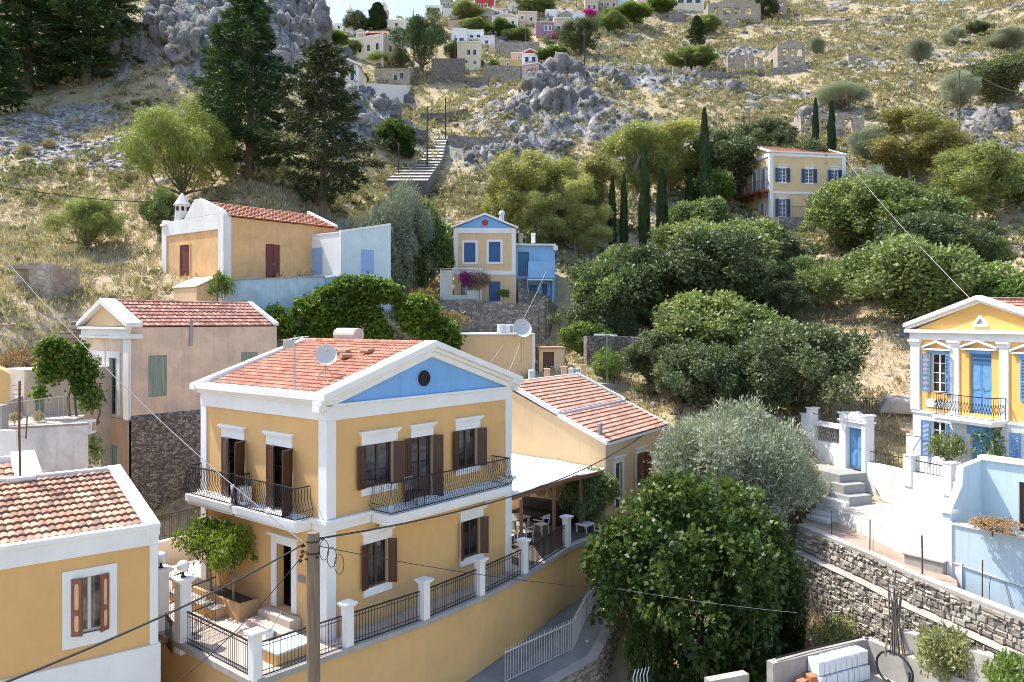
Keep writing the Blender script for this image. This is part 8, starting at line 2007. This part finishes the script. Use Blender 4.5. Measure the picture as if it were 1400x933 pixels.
# poles on the hill and in front
def upole(loc, h, r, label, mat='pole_dark', arm=False, name='utility_pole', grp=None):
    t = empty(name, loc, 0, label, 'utility pole', grp); MB().tube([(0, 0, -.6), (0, 0, h * .5), (0, 0, h)], r, 10, r * .72).build('shaft', M[mat], t)
    if arm: m = MB(); m.beam((-.5, 0, h - .3), (.5, 0, h - .3), .08, .1); m.build('crossarm', M['steel'], t)
    return t
for px, pt, pb, lb in ((545, 196, 250, 'short dark pole at the foot of the stepped path'), (584, 146, 240, 'tall dark pole standing on the stepped path'), (609, 134, 196, 'dark pole at the top of the stepped path'), (799, 40, 94, 'thin pole beside the mauve house tree'), (719, 30, 68, 'pole among the village houses above the red-gabled house'), (1312, 96, 182, 'tall dark pole alone on the right hillside'),
                       (622, 48, 88, 'thin pole in front of the tall beige house'), (565, 6, 24, 'lamp pole on the skyline right of the cypress'), (447, 8, 34, 'thin mast on the skyline beside the orange-domed house'), (827, 8, 36, 'thin pole by the green hedge near the top'), (444, 278, 306, 'thin pale pole behind the orange house roof end'), (788, 0, 10, 'stub of a pole at the village top')):
    p = hit(px, pb, 58); upole(p, (pb - pt) / F * p.y, .11 if p.y < 150 else .16, lb)
p = P(969, 548, 44.5); t = upole(p, (548 - 502) / F * 44.5, .14, 'wooden pole with a street lamp before the front oaks', 'pole')
m = MB(); m.tube([(.1, 0, .6), (.45, -.1, .75), (.8, -.15, .72)], .03, 5); m.obox((.95, -.17, .72), (.28, 0, .03), (0, .1, 0), (0, 0, .05)); m.build('lamp_arm', M['steel'], t); m = MB(); m.obox((-.1, 0, 1.5), (.2, 0, 0), (0, .12, 0), (0, 0, .22)); m.tube([(-.4, 0, 1.3), (.3, 0, 1.7)], .02, 4); m.build('junction_box', M['iron'], t)
pole_top = P(428, 728, 17)
t = empty('wooden_pole', (pole_top.x, 17, -14.3), 0, 'thick weathered wooden utility pole standing in front of the villa terrace', 'utility pole')
hp = pole_top.z + 14.3; MB().tube([(.03, 0, -.3), (.015, 0, hp * .5), (0, 0, hp)], .165, 16, .135).build('shaft', M['pole'], t)
m = MB(); m.tube([(-.16, -.02, hp - .28), (-.24, -.04, hp - .3)], .025, 6); m.tube([(.15, -.02, hp - .12), (.24, -.03, hp - .14)], .025, 6); m.tube([(-.15, -.1, hp - .55), (.15, -.1, hp - .5)], .02, 5)
for z in (.2, .45): m.lathe((0, 0, hp - z), [(.145, 0), (.145, .035)], 14)
for k in range(3): m.tube([(-.19 - k * .02, -.05, hp - .38 - k * .1), (-.24 - k * .02, -.05, hp - .42 - k * .1)], .035, 6)
m.build('fittings', M['iron'], t)
m = MB()
for k in range(3): m.tube([(.26 + .16 * k + .1 * math.sin(a / 12 * 2 * PI), -.1, hp - .35 - .15 * k + .22 * math.cos(a / 12 * 2 * PI)) for a in range(13)], .008, 4)
m.build('cable_loops', M['cable'], t)
def wire(a, b, sag, r, label, mat='cable', n=18):
    a = Vector(a); b = Vector(b); m = MB(); m.tube([a + (b - a) * (i / n) - Vector((0, 0, sag * 4 * (i / n) * (1 - i / n))) for i in range(n + 1)], r, 5); tag(m.build('power_cable', M[mat]), label, 'cable'); return a, b
wire(pole_top + Vector((.2, 0, -.12)), P(910, 572, 43.5), .9, .022, 'black bundled cable from the wooden pole past the lower villa windows to the right')
wire(pole_top + Vector((-.2, 0, -.25)), P(-30, 948, 9.0), .12, .018, 'thick black cable from the wooden pole down to the bottom-left corner')
wire(pole_top + Vector((-.2, -.05, -.2)), P(-6, 340, 20), .35, .012, 'pale cable from the wooden pole up to the left edge', 'cable_pale')
wire(pole_top + Vector((.15, 0, -.3)), P(845, 805, 26), .15, .009, 'thin wire from the wooden pole to the alley fence')
wire(P(845, 805, 26), P(1090, 838, 25), .06, .006, 'thin wire crossing in front of the fig tree', 'steel')
wire(pole_top + Vector((-.15, 0, -.4)), P(200, 960, 18), .3, .01, 'thin wire from the wooden pole over the terrace')
wire(P(1153, 214, 82), P(1330, 412, 38), .35, .016, 'pale wire from the manor corner down to the right house', 'cable_pale'); wire(P(-10, 252, 48), P(320, 272, 60), .6, .03, 'black cable across the straw slope at the left')
wire(P(690, 468, 49.5), P(628, 540, 30), .2, .015, 'pale loose cable hanging from the buff building to the villa roof', 'cable_pale'); wire(P(711, 468, 49), P(676, 532, 30), .4, .015, 'second pale cable curving down to the villa roof', 'cable_pale'); wire(P(746, 372, 59), P(700, 460, 49.5), .3, .02, 'pale cable from the yellow house down to the flat buff roof', 'cable_pale')
wire(P(990, 545, 44), P(1110, 566, 41), .5, .018, 'thin cable from the street lamp pole to the gate wall', 'cable_pale'); wire(P(1092, 558, 41), P(1262, 598, 36.5), .2, .018, 'thin cable along the top of the gate wall')
wire(P(1340, 105, 120), P(1420, 130, 110), .6, .025, 'dark wire at the right edge of the hillside'); wire(P(452, 118, 70), P(300, 262, 62), .3, .02, 'faint wire near the tallest conifer')
# a rusty frame and chairs' debris under the fig
t = empty('metal_frame', P(1045, 885, 27.3), .3, 'bent grey metal frame standing among the fig branches', 'frame')
m = MB(); 
for (a, b) in (((-.45, 0, 0), (-.3, .1, 1.25)), ((-.3, .1, 1.25), (.35, .1, 1.15)), ((.35, .1, 1.15), (.3, 0, 0)), ((-.45, 0, 0), (.3, 0, 0))): m.beam(a, b, .04, .04)
m.build('bars', M['steel'], t)
t = empty('steel_chair', P(878, 945, 25.5), .4, 'pale tubular chair frame lying at the bottom edge under the fig', 'chair')
m = MB()
for k in range(5): m.tube([(-.3 + k * .13, 0, .1), (-.28 + k * .13, .1, .42), (-.1 + k * .13, .25, .6)], .018, 5)
m.tube([(-.32, 0, .1), (.3, 0, .12)], .02, 5); m.build('tubes', M['galv'], t)
